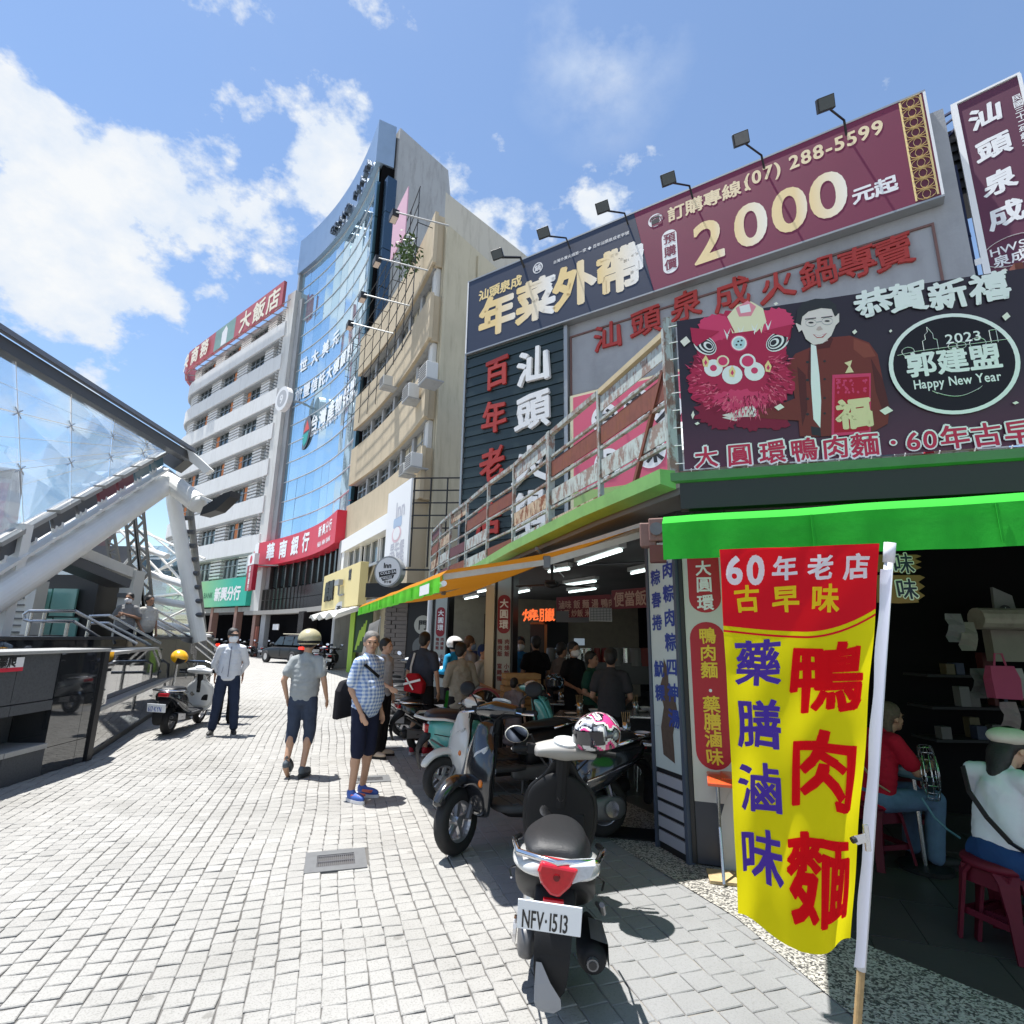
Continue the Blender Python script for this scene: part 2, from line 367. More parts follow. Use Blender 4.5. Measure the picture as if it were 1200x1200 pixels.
def lay(org, region, pitch_u, pitch_v, U, V, ou, ov, du, dv, gap, m, name, warp, nvar, stag, top, ch, parent, nsingle, skip=()):
    var = [sett_mesh(pitch_v-gap, pitch_u-gap, 100+i, ch) for i in range(nvar)]
    cand = []
    for j in range(ov, V):
        st = random.uniform(-stag, stag)
        for i in range(ou, U):
            p = org+du*((i+st)*pitch_u)+dv*((j+.5)*pitch_v)
            if warp:
                q = noise.noise_vector(Vector((p.x*.45, p.y*.45, 2.))); r = noise.noise_vector(Vector((p.x*1.7, p.y*1.7, 7.)))
                fade = min(1, max(0, -side(p, Lb, cdir)-.06)*1.2); p = p+(Vector((q.x, q.y))*warp+Vector((r.x, r.y))*warp*.16)*fade
            if region(p): cand.append(p)
    def key(p): return p.length
    vis = sorted(cand, key=key)
    a = atan2(dv.y, dv.x); near = []; rest = []
    for p in vis:
        pc = Vector((p.x, p.y, 0))-Vector((0, 0, EYE)); dd = pc.dot(_F)
        ok = dd > .1 and abs(pc.dot(_R)/dd) < .95 and abs(pc.dot(_U)/dd) < .95
        (near if ok and len(near) < nsingle else rest).append(p)
    mes = []
    for vs, fs in var:
        me = bpy.data.meshes.new(name); me.from_pydata(vs, [], fs); me.materials.append(m); mes.append(me)
    for p in near:
        o = link(name, random.choice(mes), None, parent, (p.x, p.y, top+random.uniform(-.0025, .001)), (random.uniform(-.012, .012), random.uniform(-.012, .012), a+random.uniform(-.03, .03)))
    mb = MB()
    for p in rest:
        vs, fs = random.choice(var); r = a+random.uniform(-.03, .03); c, s = cos(r), sin(r); dz = top+random.uniform(-.0025, .001)
        mb._add([(p.x+x*c-y*s, p.y+x*s+y*c, z+dz) for x, y, z in vs], fs)
    o = mb.ob(name, m, parent, fixn=False, kind='stuff'); return o
Lb = Vector((.36, 2.95))
def side(p, a, d): return (p.x-a.x)*d.y-(p.y-a.y)*d.x       # >0 right of the line
WALLP = [(-4.9, -3), (-5.23, 6.2), (-5.5, 7.8), (-7.05, 11.5), (-9.5, 16.5)]   # foot of the granite retaining wall
def wall_x(y):
    for (x0, y0), (x1, y1) in zip(WALLP, WALLP[1:]):
        if y0 <= y <= y1: return x0+(x1-x0)*(y-y0)/(y1-y0)
    return -9.5
grates = [(-1.28, 4.63, .34, .30), (-1.62, 7.05, .36, .22), (-1.8, 8.9, .34, .26)]
def in_gr(p, k=.05): return any(abs((p-Vector(g[:2])).dot(cperp)) < g[2]/2+k and abs((p-Vector(g[:2])).dot(cdir)) < g[3]/2+k for g in grates)
regA = lambda p: side(p, Lb, cdir) < -.03 and p.x > wall_x(p.y)-.2 and p.y > .9 and not in_gr(p, .02)
lay(Lb, regA, .115, .114, 122, 0, -30, -90, cdir, cperp, .0055, M_sett, 'paving_stone', .075, 8, 0.5, -.001, .004, bed, 300)
PAVX = [(1.9, 1.0), (1.6, 2.9), (1.42, 3.85), (.95, 4.95), (-.2, 7.6), (-3.3, 17)]
def pav_r(y):
    for (x0, y0), (x1, y1) in zip(PAVX, PAVX[1:]):
        if y0 <= y <= y1: return x0+(x1-x0)*(y-y0)/(y1-y0)
    return 2.
bed2 = MB().poly([(Lb.x+.61, 1.0, -.009), (2.2, 1.0, -.009), (1.8, 3.8, -.009), (1.2, 5.2, -.009), (-3.0, 17, -.009), (-4.1, 17, -.009)]).ob('pavement', mat('paver joint', (.24, .225, .205), .95)); bed2['kind'] = 'structure'
pdir = cdir.copy(); pperp = Vector((pdir.y, -pdir.x))
regB = lambda p: side(p, Lb, cdir) > .03 and p.x < pav_r(p.y)+.25 and p.y > 1.2
lay(Lb, regB, .15, .15, 100, 30, -15, 0, pdir, pperp, .006, M_paver, 'paving_slab', 0, 4, .5, -.001, .004, bed2, 200)
MB().poly([(x, y, .003) for x, y in [(1.9, 1.0), (4.2, 1.0), (2.55, 2.85), (2.0, 3.62), (1.85, 4.9), (-.1, 9.5), (-2.6, 17), (-3.3, 17), (.95, 4.95), (1.42, 3.85), (1.6, 2.9)]]).ob('aggregate_strip', M_agg)['kind'] = 'structure'
# shop floor of dark slabs
fl = MB().poly([(4.2, 1.0, -.008), (14, .5, -.008), (14, 13, -.008), (2, 22, -.008), (-3.6, 22, -.008), (-.1, 9.5, -.008), (1.85, 4.9, -.008), (2.0, 3.62, -.008), (2.55, 2.85, -.008)]).ob('shop_floor', mat('floor joint', (.03, .03, .03), .9)); fl['kind'] = 'structure'
M_tile = mat('dark slate floor tile', (.055, .053, .052), .5, var=.5, vscale=1.3, island=.4, bump=.1, bscale=30)
def flreg(x, y):
    c = Vector((x, y)); 
    return (x > pav_r(y)+.55 if y > 5 else x > (1.9 if y > 3.6 else 1.85+(3.62-y)*.75))
fd = Vector((.93, -.36)).normalized(); fp = Vector((.36, .93)).normalized(); n_ = 0; mbt = MB(); tm = MB().box(-.295, .295, -.295, .295, -.02, -.003).mesh('floor_tile'); tm.materials.append(M_tile)
for i in range(-14, 22):
    for j in range(-8, 26):
        p = Vector((2.3, 3.3))+fd*(i*.6+(.3 if j % 2 else 0))+fp*(j*.6)
        if not flreg(p.x, p.y) or p.x > 11 or p.y > 19: continue
        if p.length < 9 and n_ < 160: link('floor_tile', tm, None, fl, (p.x, p.y, random.uniform(-.001, .0005)), (0, 0, atan2(fd.y, fd.x))); n_ += 1
        else:
            mbt.M = Matrix.Translation((p.x, p.y, 0)) @ Matrix.Rotation(atan2(fd.y, fd.x), 4, 'Z'); mbt.box(-.295, .295, -.295, .295, -.02, -.003)
mbt.M = None; mbt.ob('floor_tile', M_tile, fl, kind='stuff')
# far paving and road: sheets with a fine sett pattern
def farpave():
    m = mat('far setts', (.45, .44, .41), .8); nt = m.node_tree; N = nt.nodes; L = nt.links; b = N['Principled BSDF']; tc = N.new('ShaderNodeTexCoord')
    br = N.new('ShaderNodeTexBrick'); mp = N.new('ShaderNodeMapping'); mp.inputs['Rotation'].default_value = (0, 0, -atan2(cperp.y, cperp.x)); L.new(tc.outputs['Object'], mp.inputs[0]); L.new(mp.outputs[0], br.inputs[0])
    br.inputs['Scale'].default_value = 1; br.inputs['Brick Width'].default_value = .23; br.inputs['Row Height'].default_value = .12; br.inputs['Mortar Size'].default_value = .008
    br.inputs['Color1'].default_value = (.38, .37, .35, 1); br.inputs['Color2'].default_value = (.30, .295, .28, 1); br.inputs['Mortar'].default_value = (.13, .125, .12, 1)
    L.new(br.outputs[0], b.inputs['Base Color']); return m
e1 = cdir*15.95+cperp*-9; e2 = cdir*15.95+cperp*3.2
MB().poly([(e1.x, e1.y, -.003), (e2.x, e2.y, -.003), (-3, 22, -.003), (-9, 31, -.003), (-20, 43, -.003), (-60, 70, -.003), (-90, 60, -.003), (-30, 20, -.003)]).ob('street', farpave())['kind'] = 'structure'
# drain grates let into the setts
M_iron = mat('cast iron', (.16, .16, .17), .45, metal=.6, var=.4, vscale=20); M_hole = mat('drain dark', (.01, .01, .01), .9); M_steelf = mat('galvanised frame', (.15, .155, .16), .6, metal=.2, var=.3, vscale=15)
for gi, (gx, gy, gw, gh) in enumerate(grates):
    t = thing('drain_grate', ['large square drain grate in pale frame set in the cobbles in front', 'small drain grate beside the feet of the man in checked shirt', 'farthest small drain grate between the two standing men'][gi], 'drain grate', (gx, gy, 0), atan2(cperp.y, cperp.x), 'drain grates in the paving')
    f = MB(); w, h = gw/2, gh/2; b = .035; e = .05
    for x0, x1, y0, y1 in ((-w-e, w+e, -h-e, -h+b), (-w-e, w+e, h-b, h+e), (-w-e, -w+b, -h+b, h-b), (w-b, w+e, -h+b, h-b)): f.box(x0, x1, y0, y1, -.02, .004)
    f.ob('frame', M_steelf, t)
    MB().box(-w+b, w-b, -h+b, h-b, -.03, -.018).ob('pit', M_hole, t)
    g = MB(); n = int((gw-2*b)/.014)
    for k in range(n): x = -w+b+(k+.5)*(gw-2*b)/n; g.box(x-.004, x+.004, -h+b, h-b, -.014, -.001)
    for y in (-h+b, -.012, h-b-.02): g.box(-w+b, w-b, y, y+.02, -.016, .0)
    g.ob('grating', M_iron, t)
# ================================================================ far buildings
M_white = mat('weathered white facade', (.62, .62, .60), .8, streak=.45, var=.15, vscale=.6)
M_band = mat('white balcony paint', (.70, .705, .70), .75, streak=.35, var=.1, vscale=.5)
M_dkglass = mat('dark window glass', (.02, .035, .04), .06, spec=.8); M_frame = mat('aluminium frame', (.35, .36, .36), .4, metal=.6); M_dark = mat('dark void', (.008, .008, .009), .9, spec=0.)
M_curtain = mat('orange curtain', (.55, .2, .08), .9); M_curt2 = mat('pale curtain', (.45, .5, .48), .9)
M_conc = mat('stained concrete', (.36, .375, .39), .9, streak=.65, var=.35, vscale=.35, bump=.2, bscale=4)
M_beige = mat('beige tile parapet', (.48, .40, .28), .8, var=.2, vscale=1.2, streak=.3); M_cream = mat('cream render', (.50, .45, .33), .85, streak=.5, var=.25, vscale=.5)
M_red = mat('sign red', (.62, .02, .05), .4, var=.08, vscale=1); M_wht = mat('sign white', (.78, .78, .78), .5); M_blk = mat('black paint', (.012, .012, .014), .45)
M_gold = mat('gold lettering', (.80, .62, .28), .5); M_cream2 = mat('cream lettering', (.84, .78, .62), .5)
def frame(o, e):
    a = atan2(e[1]-o[1], e[0]-o[0]); return ((o[0], o[1]), a), hypot(e[0]-o[0], e[1]-o[1])
def strip(mb, path, z0, z1, t):      # wall of thickness t (into the building) along a plan polyline
    n = len(path); P = []
    for i, (x, y) in enumerate(path):
        a = path[max(i-1, 0)]; b = path[min(i+1, n-1)]; d = Vector((b[0]-a[0], b[1]-a[1])).normalized(); P.append((x-d.y*t, y+d.x*t))
    rings = [[(path[i][0], path[i][1], z0), (path[i][0], path[i][1], z1), (P[i][0], P[i][1], z1), (P[i][0], P[i][1], z0)] for i in range(n)]
    return mb.loft(rings)
# ---- hotel
HF, HL = frame((-37, 57), (-19.4, 42.5))
def hy(x): return 0.10*max(0, 3.5-x)**2 if x > -1.2 else 2.209+(-1.2-x)*1.6
def hpath(x0, x1, off, n=22): return [(x0+(x1-x0)*i/n, hy(x0+(x1-x0)*i/n)+off) for i in range(n+1)]
hotel = thing('hotel_building', 'tall white hotel with curved balcony bands and a red sign round its roof edge', 'building', (HF[0][0], HF[0][1], 0), HF[1])
wl = MB(); strip(wl, hpath(-2.3, 22.7, .55), 6, 29.4, .3); wl.box(-1.5, 22.6, 6, 16, 3.5, 29.3); wl.box(22.3, 23.6, -.15, 12, 3.2, 30.5); wl.ob('wall', M_white, hotel)
gp = MB(); gp.box(23.62, 24.3, .15, 10, 0, 29.6); gp.ob('pilaster', M_conc, hotel)
roof = MB(); strip(roof, hpath(-2.4, 22.6, .1), 29.2, 29.6, 4); roof.ob('roof', M_conc, hotel)
ZT = [27.9-3.1*k for k in range(7)]
WU = [(4.7, 7.5), (10.3, 13.1), (15.8, 18.4), (20.6, 21.7)]
for k, zt in enumerate(ZT):
    b = MB(); strip(b, hpath(-2.6, 22.6, -.25), zt-1.38, zt, .25); o = b.ob('balcony_band', M_band, hotel)
    b2 = MB(); strip(b2, hpath(-2.5, 22.4, -.15), zt-1.5, zt-1.382, .7); b2.ob('band_soffit', M_conc, hotel)
lev = [(29.25, 27.85)]+[(ZT[k]-1.4, ZT[k+1]-.02) for k in range(6)]+[(ZT[6]-1.4, 6.1)]
rd = random.Random(3)
for k, (z1, z0) in enumerate(lev):
    h = z1-z0
    lv = MB(); spans = [(-2.0, WU[0][0])]+[(WU[i][1], WU[i+1][0]) for i in range(3)]+[(WU[3][1], 22.3)]
    for (a, b_) in spans:
        for j in range(6):
            z = z0+.12+j*h/6; n = 6 if a < 4 else 1
            strip(lv, hpath(a+.35, b_-.3, .12, n), z, z+h/6*.55, .4)
    lv.ob('louvre', M_band, hotel, kind='stuff')
    for i, (a, b_) in enumerate(WU):
        y = hy((a+b_)/2); sl = atan2(hy(b_)-hy(a), b_-a); w = b_-a
        win = MB(); hh = h-.08
        for x0, x1, q0, q1 in ((0, w, 0, .08), (0, w, hh-.08, hh), (0, .08, 0, hh), (w-.08, w, 0, hh), (w*.33-.03, w*.33+.03, 0, hh), (w*.66-.03, w*.66+.03, 0, hh), (0, w, hh*.62, hh*.62+.05)): win.box(x0, x1, 0, .08, q0, q1)
        wo = win.ob('window', M_frame, hotel, loc=(a, hy(a)+.30, z0), rot=(0, 0, sl))
        MB().box(.06, w-.06, .10, .14, .06, hh-.06).ob('pane', M_dkglass, wo)
        if rd.random() < .45:
            x = rd.choice([.1, w*.4, w-.65]); MB().box(x, x+.55, .045, .07, .1, hh-.1).ob('curtain', M_curtain, wo)
        elif rd.random() < .7:
            for x in (w*.15, w*.5): MB().box(x, x+.3, .085, .095, .1, hh*.6).ob('curtain', M_curt2, wo)
sg = MB(); strip(sg, hpath(-2.9, 22.9, -.9, 26), 29.0, 31.3, .25); so = sg.ob('roof_sign', mat('sign red faded', (.45, .11, .13), .6, var=.15, vscale=.3), hotel)
gpn = MB(); strip(gpn, hpath(9.6, 14.0, -.905, 8), 29.02, 31.28, .004); gpn.ob('emblem_panel', mat('sign green grey', (.22, .36, .33), .6, var=.4, vscale=.6), so)
flat('emblem', [[(11.2, 29.1), (12.4, 29.1), (12.4, 30.6), (12.0, 31.1), (11.2, 30.6)]], M_wht, so, -.912)
for i, c in enumerate('中央商務'): x = -.6+i*2.35+(.3 if i else 0); o = text(c, 'lettering', M_cream2, so, 0, 30.05, 1.9, y=0, fat=.03, brush=.05); o.location = (x, hy(x)-1.12, 0); o.rotation_euler = (0, 0, atan2(hy(x+1.6)-hy(x), 1.6))
text('大飯店', 'lettering', M_cream2, so, 15.0, 30.05, 2.1, y=-.93, fat=.03, sx=1.1, gap=.12, brush=.05)
br = MB()
for k in range(14): x = .5+k*1.7; br.beam((x, hy(x)-.8, 29.0), (x, hy(x)+.4, 29.3), .07); br.beam((x, hy(x)-.8, 29.05), (x+1.6, hy(x+1.6)-.8, 29.0), .06)
br.ob('sign_bracket', M_frame, hotel)
# low storeys and green bank board
for x in (-1., 4.5, 9.8, 14.6, 19.0, 22.2): MB().box(x, x+.45, .2, .7, 0, 6).ob('column', mat('pink granite', (.30, .17, .14), .5, var=.3), hotel)
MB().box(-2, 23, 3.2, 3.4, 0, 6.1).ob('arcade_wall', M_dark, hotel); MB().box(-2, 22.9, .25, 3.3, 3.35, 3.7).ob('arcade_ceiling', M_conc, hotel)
gb = thing('bank_signboard', 'long green bank signboard above the hotel arcade, fading from lime to teal', 'signboard', (HF[0][0], HF[0][1], 0), HF[1])
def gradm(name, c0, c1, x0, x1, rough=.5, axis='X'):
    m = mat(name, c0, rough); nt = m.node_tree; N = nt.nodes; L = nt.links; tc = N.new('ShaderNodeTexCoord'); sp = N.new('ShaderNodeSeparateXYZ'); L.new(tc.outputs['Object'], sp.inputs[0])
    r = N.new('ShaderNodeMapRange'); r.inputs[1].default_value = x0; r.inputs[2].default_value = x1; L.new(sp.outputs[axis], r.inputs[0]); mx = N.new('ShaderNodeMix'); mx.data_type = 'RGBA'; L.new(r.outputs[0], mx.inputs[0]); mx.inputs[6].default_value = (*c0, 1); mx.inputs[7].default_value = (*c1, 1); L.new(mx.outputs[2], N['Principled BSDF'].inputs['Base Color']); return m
MB().box(6, 22.3, -.55, -.1, 3.75, 5.95).ob('board', gradm('board green', (.42, .6, .22), (.02, .42, .30), 10, 20), gb)
text('新興分行', 'lettering', M_wht, gb, 16.7, 4.75, 1.15, y=-.56, fat=.04); text('SUNNY BANK', 'lettering', mat('deep green', (.03, .16, .08), .5), gb, 12.3, 4.75, .62, y=-.56, fat=.02)
text('行', 'lettering', mat('deep green', (.03, .16, .08), .5), gb, 8.9, 4.9, 1.3, y=-.56, fat=.03)
rs = thing('round_sign', 'small white round sign high on the grey pilaster beside the hotel', 'sign', (HF[0][0], HF[0][1], 0), HF[1])
p = LP(HF, 333, 468, -.9); dk = MB(); dk.M = Matrix.Translation((p[0], -.9, p[1])) @ Matrix.Rotation(pi/2, 4, 'X'); dk.lathe([(0, -.2), (1.0, -.2), (1.0, .2), (0, .2)], 20); dk.ob('disc', M_wht, rs); flat('ring', [ell(p[0], p[1], .7, .7)], mat('pale grey', (.45, .45, .46), .5), rs, -1.105); text('9', 'lettering', M_wht, rs, p[0]-.3, p[1], 1., y=-1.11, fat=.03)
MB().beam((p[0]-.2, -.8, p[1]), (p[0]+.6, .3, p[1]), .12).ob('bracket', M_frame, rs)
# ---- glass tower
TF, TL = frame((-18.8, 42.5), (-9.1, 30.5))
ty = lambda x: 4*.8*(x/TL)*(1-x/TL)
def tpath(x0, x1, off=0, n=16): return [(x0+(x1-x0)*i/n, ty(x0+(x1-x0)*i/n)+off) for i in range(n+1)]
tower = thing('glass_tower', 'blue glass office tower with a concave front and bare concrete side wall', 'building', (TF[0][0], TF[0][1], 0), TF[1])
def mirror():
    m = bpy.data.materials.new('reflective blue glass'); m.use_nodes = True; nt = m.node_tree; N = nt.nodes; L = nt.links; b = N['Principled BSDF']
    b.inputs['Base Color'].default_value = (.30, .52, .68, 1); b.inputs['Metallic'].default_value = .8; b.inputs['Roughness'].default_value = .04
    oi = N.new('ShaderNodeObjectInfo'); mx = N.new('ShaderNodeMix'); mx.data_type = 'RGBA'; L.new(oi.outputs['Random'], mx.inputs[0]); mx.inputs[6].default_value = (.42, .65, .79, 1); mx.inputs[7].default_value = (.60, .78, .88, 1); L.new(mx.outputs[2], b.inputs['Base Color']); return m
M_mir = mirror(); NC, NR, z0g, z1g = 10, 15, 8.5, 32.3; rh = (z1g-z0g)/NR; cw = (TL-.7)/NC
pm = MB().box(-cw/2+.005, cw/2-.005, 0, .03, .02, rh-.02).mesh('pane'); pm.materials.append(M_mir)
for i in range(NC):
    xa = .25+i*cw; xb = xa+cw; a = atan2(ty(xb)-ty(xa), xb-xa)
    for j in range(NR): link('pane', pm, None, tower, ((xa+xb)/2, (ty(xa)+ty(xb))/2, z0g+j*rh), (random.uniform(-.006, .006), 0, a+random.uniform(-.012, .012)))
M_mull = mat('pale mullion', (.55, .58, .60), .4, metal=.3)
for j in range(NR+1):
    m_ = MB(); strip(m_, tpath(.1, TL-.45, -.05), z0g+j*rh-.03, z0g+j*rh+.03, .10); m_.ob('mullion', M_mull, tower)
b = MB(); strip(b, tpath(-.1, TL-.1, -.35), z1g+.05, 35.7, 1.2); b.ob('parapet', mat('blue metal cladding', (.30, .40, .52), .28, metal=.5, var=.2, vscale=.8), tower)
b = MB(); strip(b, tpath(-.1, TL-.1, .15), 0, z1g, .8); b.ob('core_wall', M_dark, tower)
MB().box(-.25, .22, -.2, 1.2, 3.4, 35).ob('edge_strip', M_frame, tower)
M_nav = mat('navy panel', (.05, .09, .14), .2, metal=.5)
for j in range(9): MB().box(TL-.42, TL-.12, -.1, .5, 6.5+j*2.72, 6.5+j*2.72+2.66).ob('corner_panel', mat('teal panel', (.08, .17, .22), .15, metal=.5), tower); MB().box(TL+.22, TL+.72, .25, .9, 6.5+j*2.72, 6.5+j*2.72+2.66).ob('corner_panel', M_nav, tower)
MB().box(TL-.1, TL+.2, .1, .9, 6.5, 30.9).ob('corner_recess', M_dark, tower)
# concrete party wall
A = Vector((-9.03, 30.5)); Bq = Vector((-5.2, 34.3)); ca, sa = cos(-TF[1]), sin(-TF[1])
def tol(F, p): d = Vector((p[0]-F[0][0], p[1]-F[0][1])); c, s = cos(-F[1]), sin(-F[1]); return (d.x*c-d.y*s, d.x*s+d.y*c)
a_, b_ = tol(TF, A), tol(TF, Bq); dW = (Vector(b_)-Vector(a_)).normalized(); nW = Vector((dW.y, -dW.x))
w = MB(); q = [(a_[0]-.05, a_[1]+.95), (a_[0]+dW.x*.2+.35, a_[1]+.95), (b_[0], b_[1]), (b_[0]-8, b_[1]+6), (-.2, 9), (-.2, .95+.5)]
w.prism(q, 35.55, 'z'); w.ob('side_wall', M_conc, tower)
# sideways letters on the parapet
lt = thing('rooftop_lettering', 'raised steel lettering along the top band of the glass tower', 'sign', (TF[0][0], TF[0][1], 0), TF[1])
for i, c in enumerate('GRAND PLAZA'):
    if c == ' ': continue
    x = 6.2+i*.78; o = text(c, 'letter', mat('dark letters', (.10, .12, .15), .3, metal=.6), lt, 0, 32.9, .85, y=-.0, fat=.02, ext=.3); o.location = (x, ty(x)-.42, 0); o.rotation_euler = (0, 0, atan2(ty(x+.5)-ty(x-.5), 1))
ws = mat('white vinyl', (.85, .88, .9), .5)
def curved_text(s, x, z, size, par, F=TF, yf=ty, off=-.06, fat=.03, m=ws, step=None, brush=.03):
    step = step or size*1.02; last = None
    for c in s:
        if c != ' ':
            o = text(c, 'lettering', m, par, 0, z, size, y=0, fat=fat, brush=brush); o.location = (x, yf(x)+off, 0); o.rotation_euler = (0, 0, atan2(yf(x+size)-yf(x), size))
        x += step if ord(c) > 0x2e80 else size*.62
gt = thing('glass_lettering', 'white company lettering and oval emblem stuck on the blue glass front', 'lettering', (TF[0][0], TF[0][1], 0), TF[1])
curved_text('世大美元', 1.6, LP(TF, 347, 430)[1], 1.25, gt, step=1.9); curved_text('旅豐信託大樓顧問', 1.3, LP(TF, 352, 455)[1], 1.2, gt, step=1.35); curved_text('台灣產物保險', 4.6, LP(TF, 372, 481)[1], 1.4, gt, step=1.55); curved_text('Taiwan Fire & Marine Insurance Co., Ltd.', 4.6, LP(TF, 372, 493)[1], .42, gt, step=.4)
x, z = LP(TF, 350, 505); yy = ty(x)-.07
for nm, P, m in (('emblem', ell(x, z, .95, 1.35, rot=-.25), mat('emblem grey', (.12, .13, .16), .5)), ('emblem', [(x-.5, z+.1), (x+.15, z+1.0), (x+.75, z+.1)], mat('emblem red', (.65, .08, .07), .5)), ('emblem', [(x-.7, z-.05), (x+.7, z-.05), (x+.45, z-.8), (x-.1, z-1.1), (x-.5, z-.7)], mat('emblem teal', (.03, .35, .33), .5))): flat(nm, [P], m, gt, yy-(.0 if 'grey' in m.name else .02))
# granite base of the tower
M_dg = mat('dark brown granite', (.035, .03, .03), .18, var=.3, vscale=4, spec=.6)
b = MB(); strip(b, tpath(-1.5, TL+.2, -.1), 5.0, 6.6, .25); b.ob('base_wall', M_dkglass, tower)
for k in range(14):
    x = -1.3+k*1.22; MB().box(x, x+.22, ty(max(0, x))-.32, ty(max(0, x))-.08, 4.9, 6.6).ob('base_pier', M_dg, tower)
for r_, (za, zb) in enumerate(((3.35, 4.1), (4.13, 4.9))):
    for k in range(27):
        x = -1.4+k*.625; yb = ty(max(0, min(x, TL)))-.28; MB().box(x+.012, x+.613, yb, yb+.3, za, zb).ob('granite_panel', M_dg, tower)
b = MB(); strip(b, tpath(-1.5, TL+.1, -.6), 3.05, 3.34, 3.5); b.ob('canopy_slab', mat('grey soffit', (.30, .29, .27), .8), tower)
for x in (-1.4, 8.2, TL-1.2): MB().box(x, x+1., .0, .9, 0, 3.1).ob('column', M_dg, tower)
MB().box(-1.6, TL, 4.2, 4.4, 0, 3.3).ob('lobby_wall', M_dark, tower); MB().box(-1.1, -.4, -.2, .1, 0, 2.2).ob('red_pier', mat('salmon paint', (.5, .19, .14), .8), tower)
lobs = MB(); rdx = random.Random(5)
for k in range(16): x = .5+k*.9; lobs.box(x, x+rdx.uniform(.1, .6), 3.9, 4.1, rdx.uniform(.2, 1.6), rdx.uniform(1.8, 2.9))
lobs.ob('shopfront', mat('dim shopfront', (.10, .10, .11), .4, var=.5, vscale=2), tower)
MB().box(2.6, 3.9, .1, .16, 1.95, 2.35).ob('notice', M_wht, tower); 
MB().box(12.2, 13.6, 1.0, 1.06, 1.9, 2.7).ob('notice', mat('dull red', (.3, .02, .03), .6), tower)
bs = thing('bank_signboard', 'long red bank signboard curving over the dark granite base of the glass tower', 'signboard', (TF[0][0], TF[0][1], 0), TF[1])
b = MB(); strip(b, tpath(.1, TL+.1, -.85), 6.62, 8.48, .7); b.ob('board', M_red, bs)
MB().box(-3.0, .1, -.85, -.2, 6.35, 8.45).ob('logo_panel', M_wht, bs); 
flat('logo', [ell(-1.4, 7.4, .62, .75)], M_red, bs, -.86); flat('logo', [ell(-1.4, 7.4, .5, .62)], M_wht, bs, -.868); flat('logo', [[(-1.75, 7.1), (-1.2, 7.5), (-1.5, 7.75), (-1.05, 7.72), (-1.02, 7.3), (-1.6, 7.0)]], M_red, bs, -.875)
curved_text('華南銀行', 1.4, 7.62, 1.35, bs, off=-.87, step=2.1, fat=.035); curved_text('新興分行', 11.0, 7.9, .72, bs, off=-.87, step=.85); curved_text('HUA NAN BANK', 11.0, 7.1, .42, bs, off=-.87)
vs_ = thing('projecting_sign', 'small red and white vertical bank sign projecting at the corner of the tower', 'sign', (TF[0][0], TF[0][1], 0), TF[1])
xx, zt = LP(TF, 294, 664, -1.6); _, zb = LP(TF, 294, 690, -1.6)
z_a = LP(TF, 294, 662, -1.6)[1]; z_b = LP(TF, 294, 691, -1.6)[1]; MB().box(xx-.95, xx+.75, -1.6, -1.3, z_b, z_a).ob('panel', mat('deep red', (.35, .01, .03), .4), vs_); MB().box(xx-.95, xx+.75, -1.61, -1.29, z_a, z_a+.8).ob('panel', M_wht, vs_); flat('logo', [ell(xx-.1, z_a+.4, .3, .3)], M_red, vs_, -1.62)
text('華南銀行', 'lettering', M_wht, vs_, xx-.35, z_a-.3, .45, y=-1.61, fat=.03, vert=True)
MB().beam((xx, -1.4, z_a), (xx+1.2, 0, z_a), .08).ob('bracket', M_frame, vs_)
# ---- beige building with ribbon parapets
BF, BL = frame((-9.1, 30.4), (-3.22, 20.0)); by = lambda x: 4*.3*(x/BL)*(1-x/BL)
def bpath(x0, x1, off=0, n=12): return [(x0+(x1-x0)*i/n, by(x0+(x1-x0)*i/n)+off) for i in range(n+1)]
bb = thing('beige_building', 'old beige six storey block with slanting ribbon parapets and rows of windows', 'building', (BF[0][0], BF[0][1], 0), BF[1])
bands = [(16.75, 19.2), (13.3, 15.35), (9.95, 12.1), (6.7, 8.75)]
for i, (za, zb) in enumerate(bands):
    b = MB(); strip(b, bpath(.0, BL+.02, -.28), za, zb, .15); strip(b, [(BL-.13, by(BL)-.14), (BL-.13, .22)], za, zb, .2); b.ob('parapet', M_beige, bb)
    b = MB(); strip(b, bpath(.1, BL-.2, -.12), za+.02, za+.22, .3); b.ob('parapet_floor', M_conc, bb)
# side wall: local frame of the party wall
fr_c = tol(BF, (-3.22, 20.0)); bk = tol(BF, (.9, 25.6)); bk2 = tol(BF, (1.8, 26.2))
w = MB(); w.prism([(fr_c[0]-.02, .2), bk, (bk[0]-10.5, bk[1]+3), (.0, 9), (.0, .9)], 18.9, 'z'); 
w.ob('side_wall', M_cream, bb)
c2 = tol(BF, (-3.3, 21.4)); d2 = tol(BF, (1.6, 26.8)); w = MB(); w.prism([c2, d2, (d2[0]-9, d2[1]+5), (c2[0]-6, c2[1]+6)], 21.6, 'z'); w.ob('upper_wall', mat('pale upper render', (.50, .47, .40), .85, streak=.6), bb)
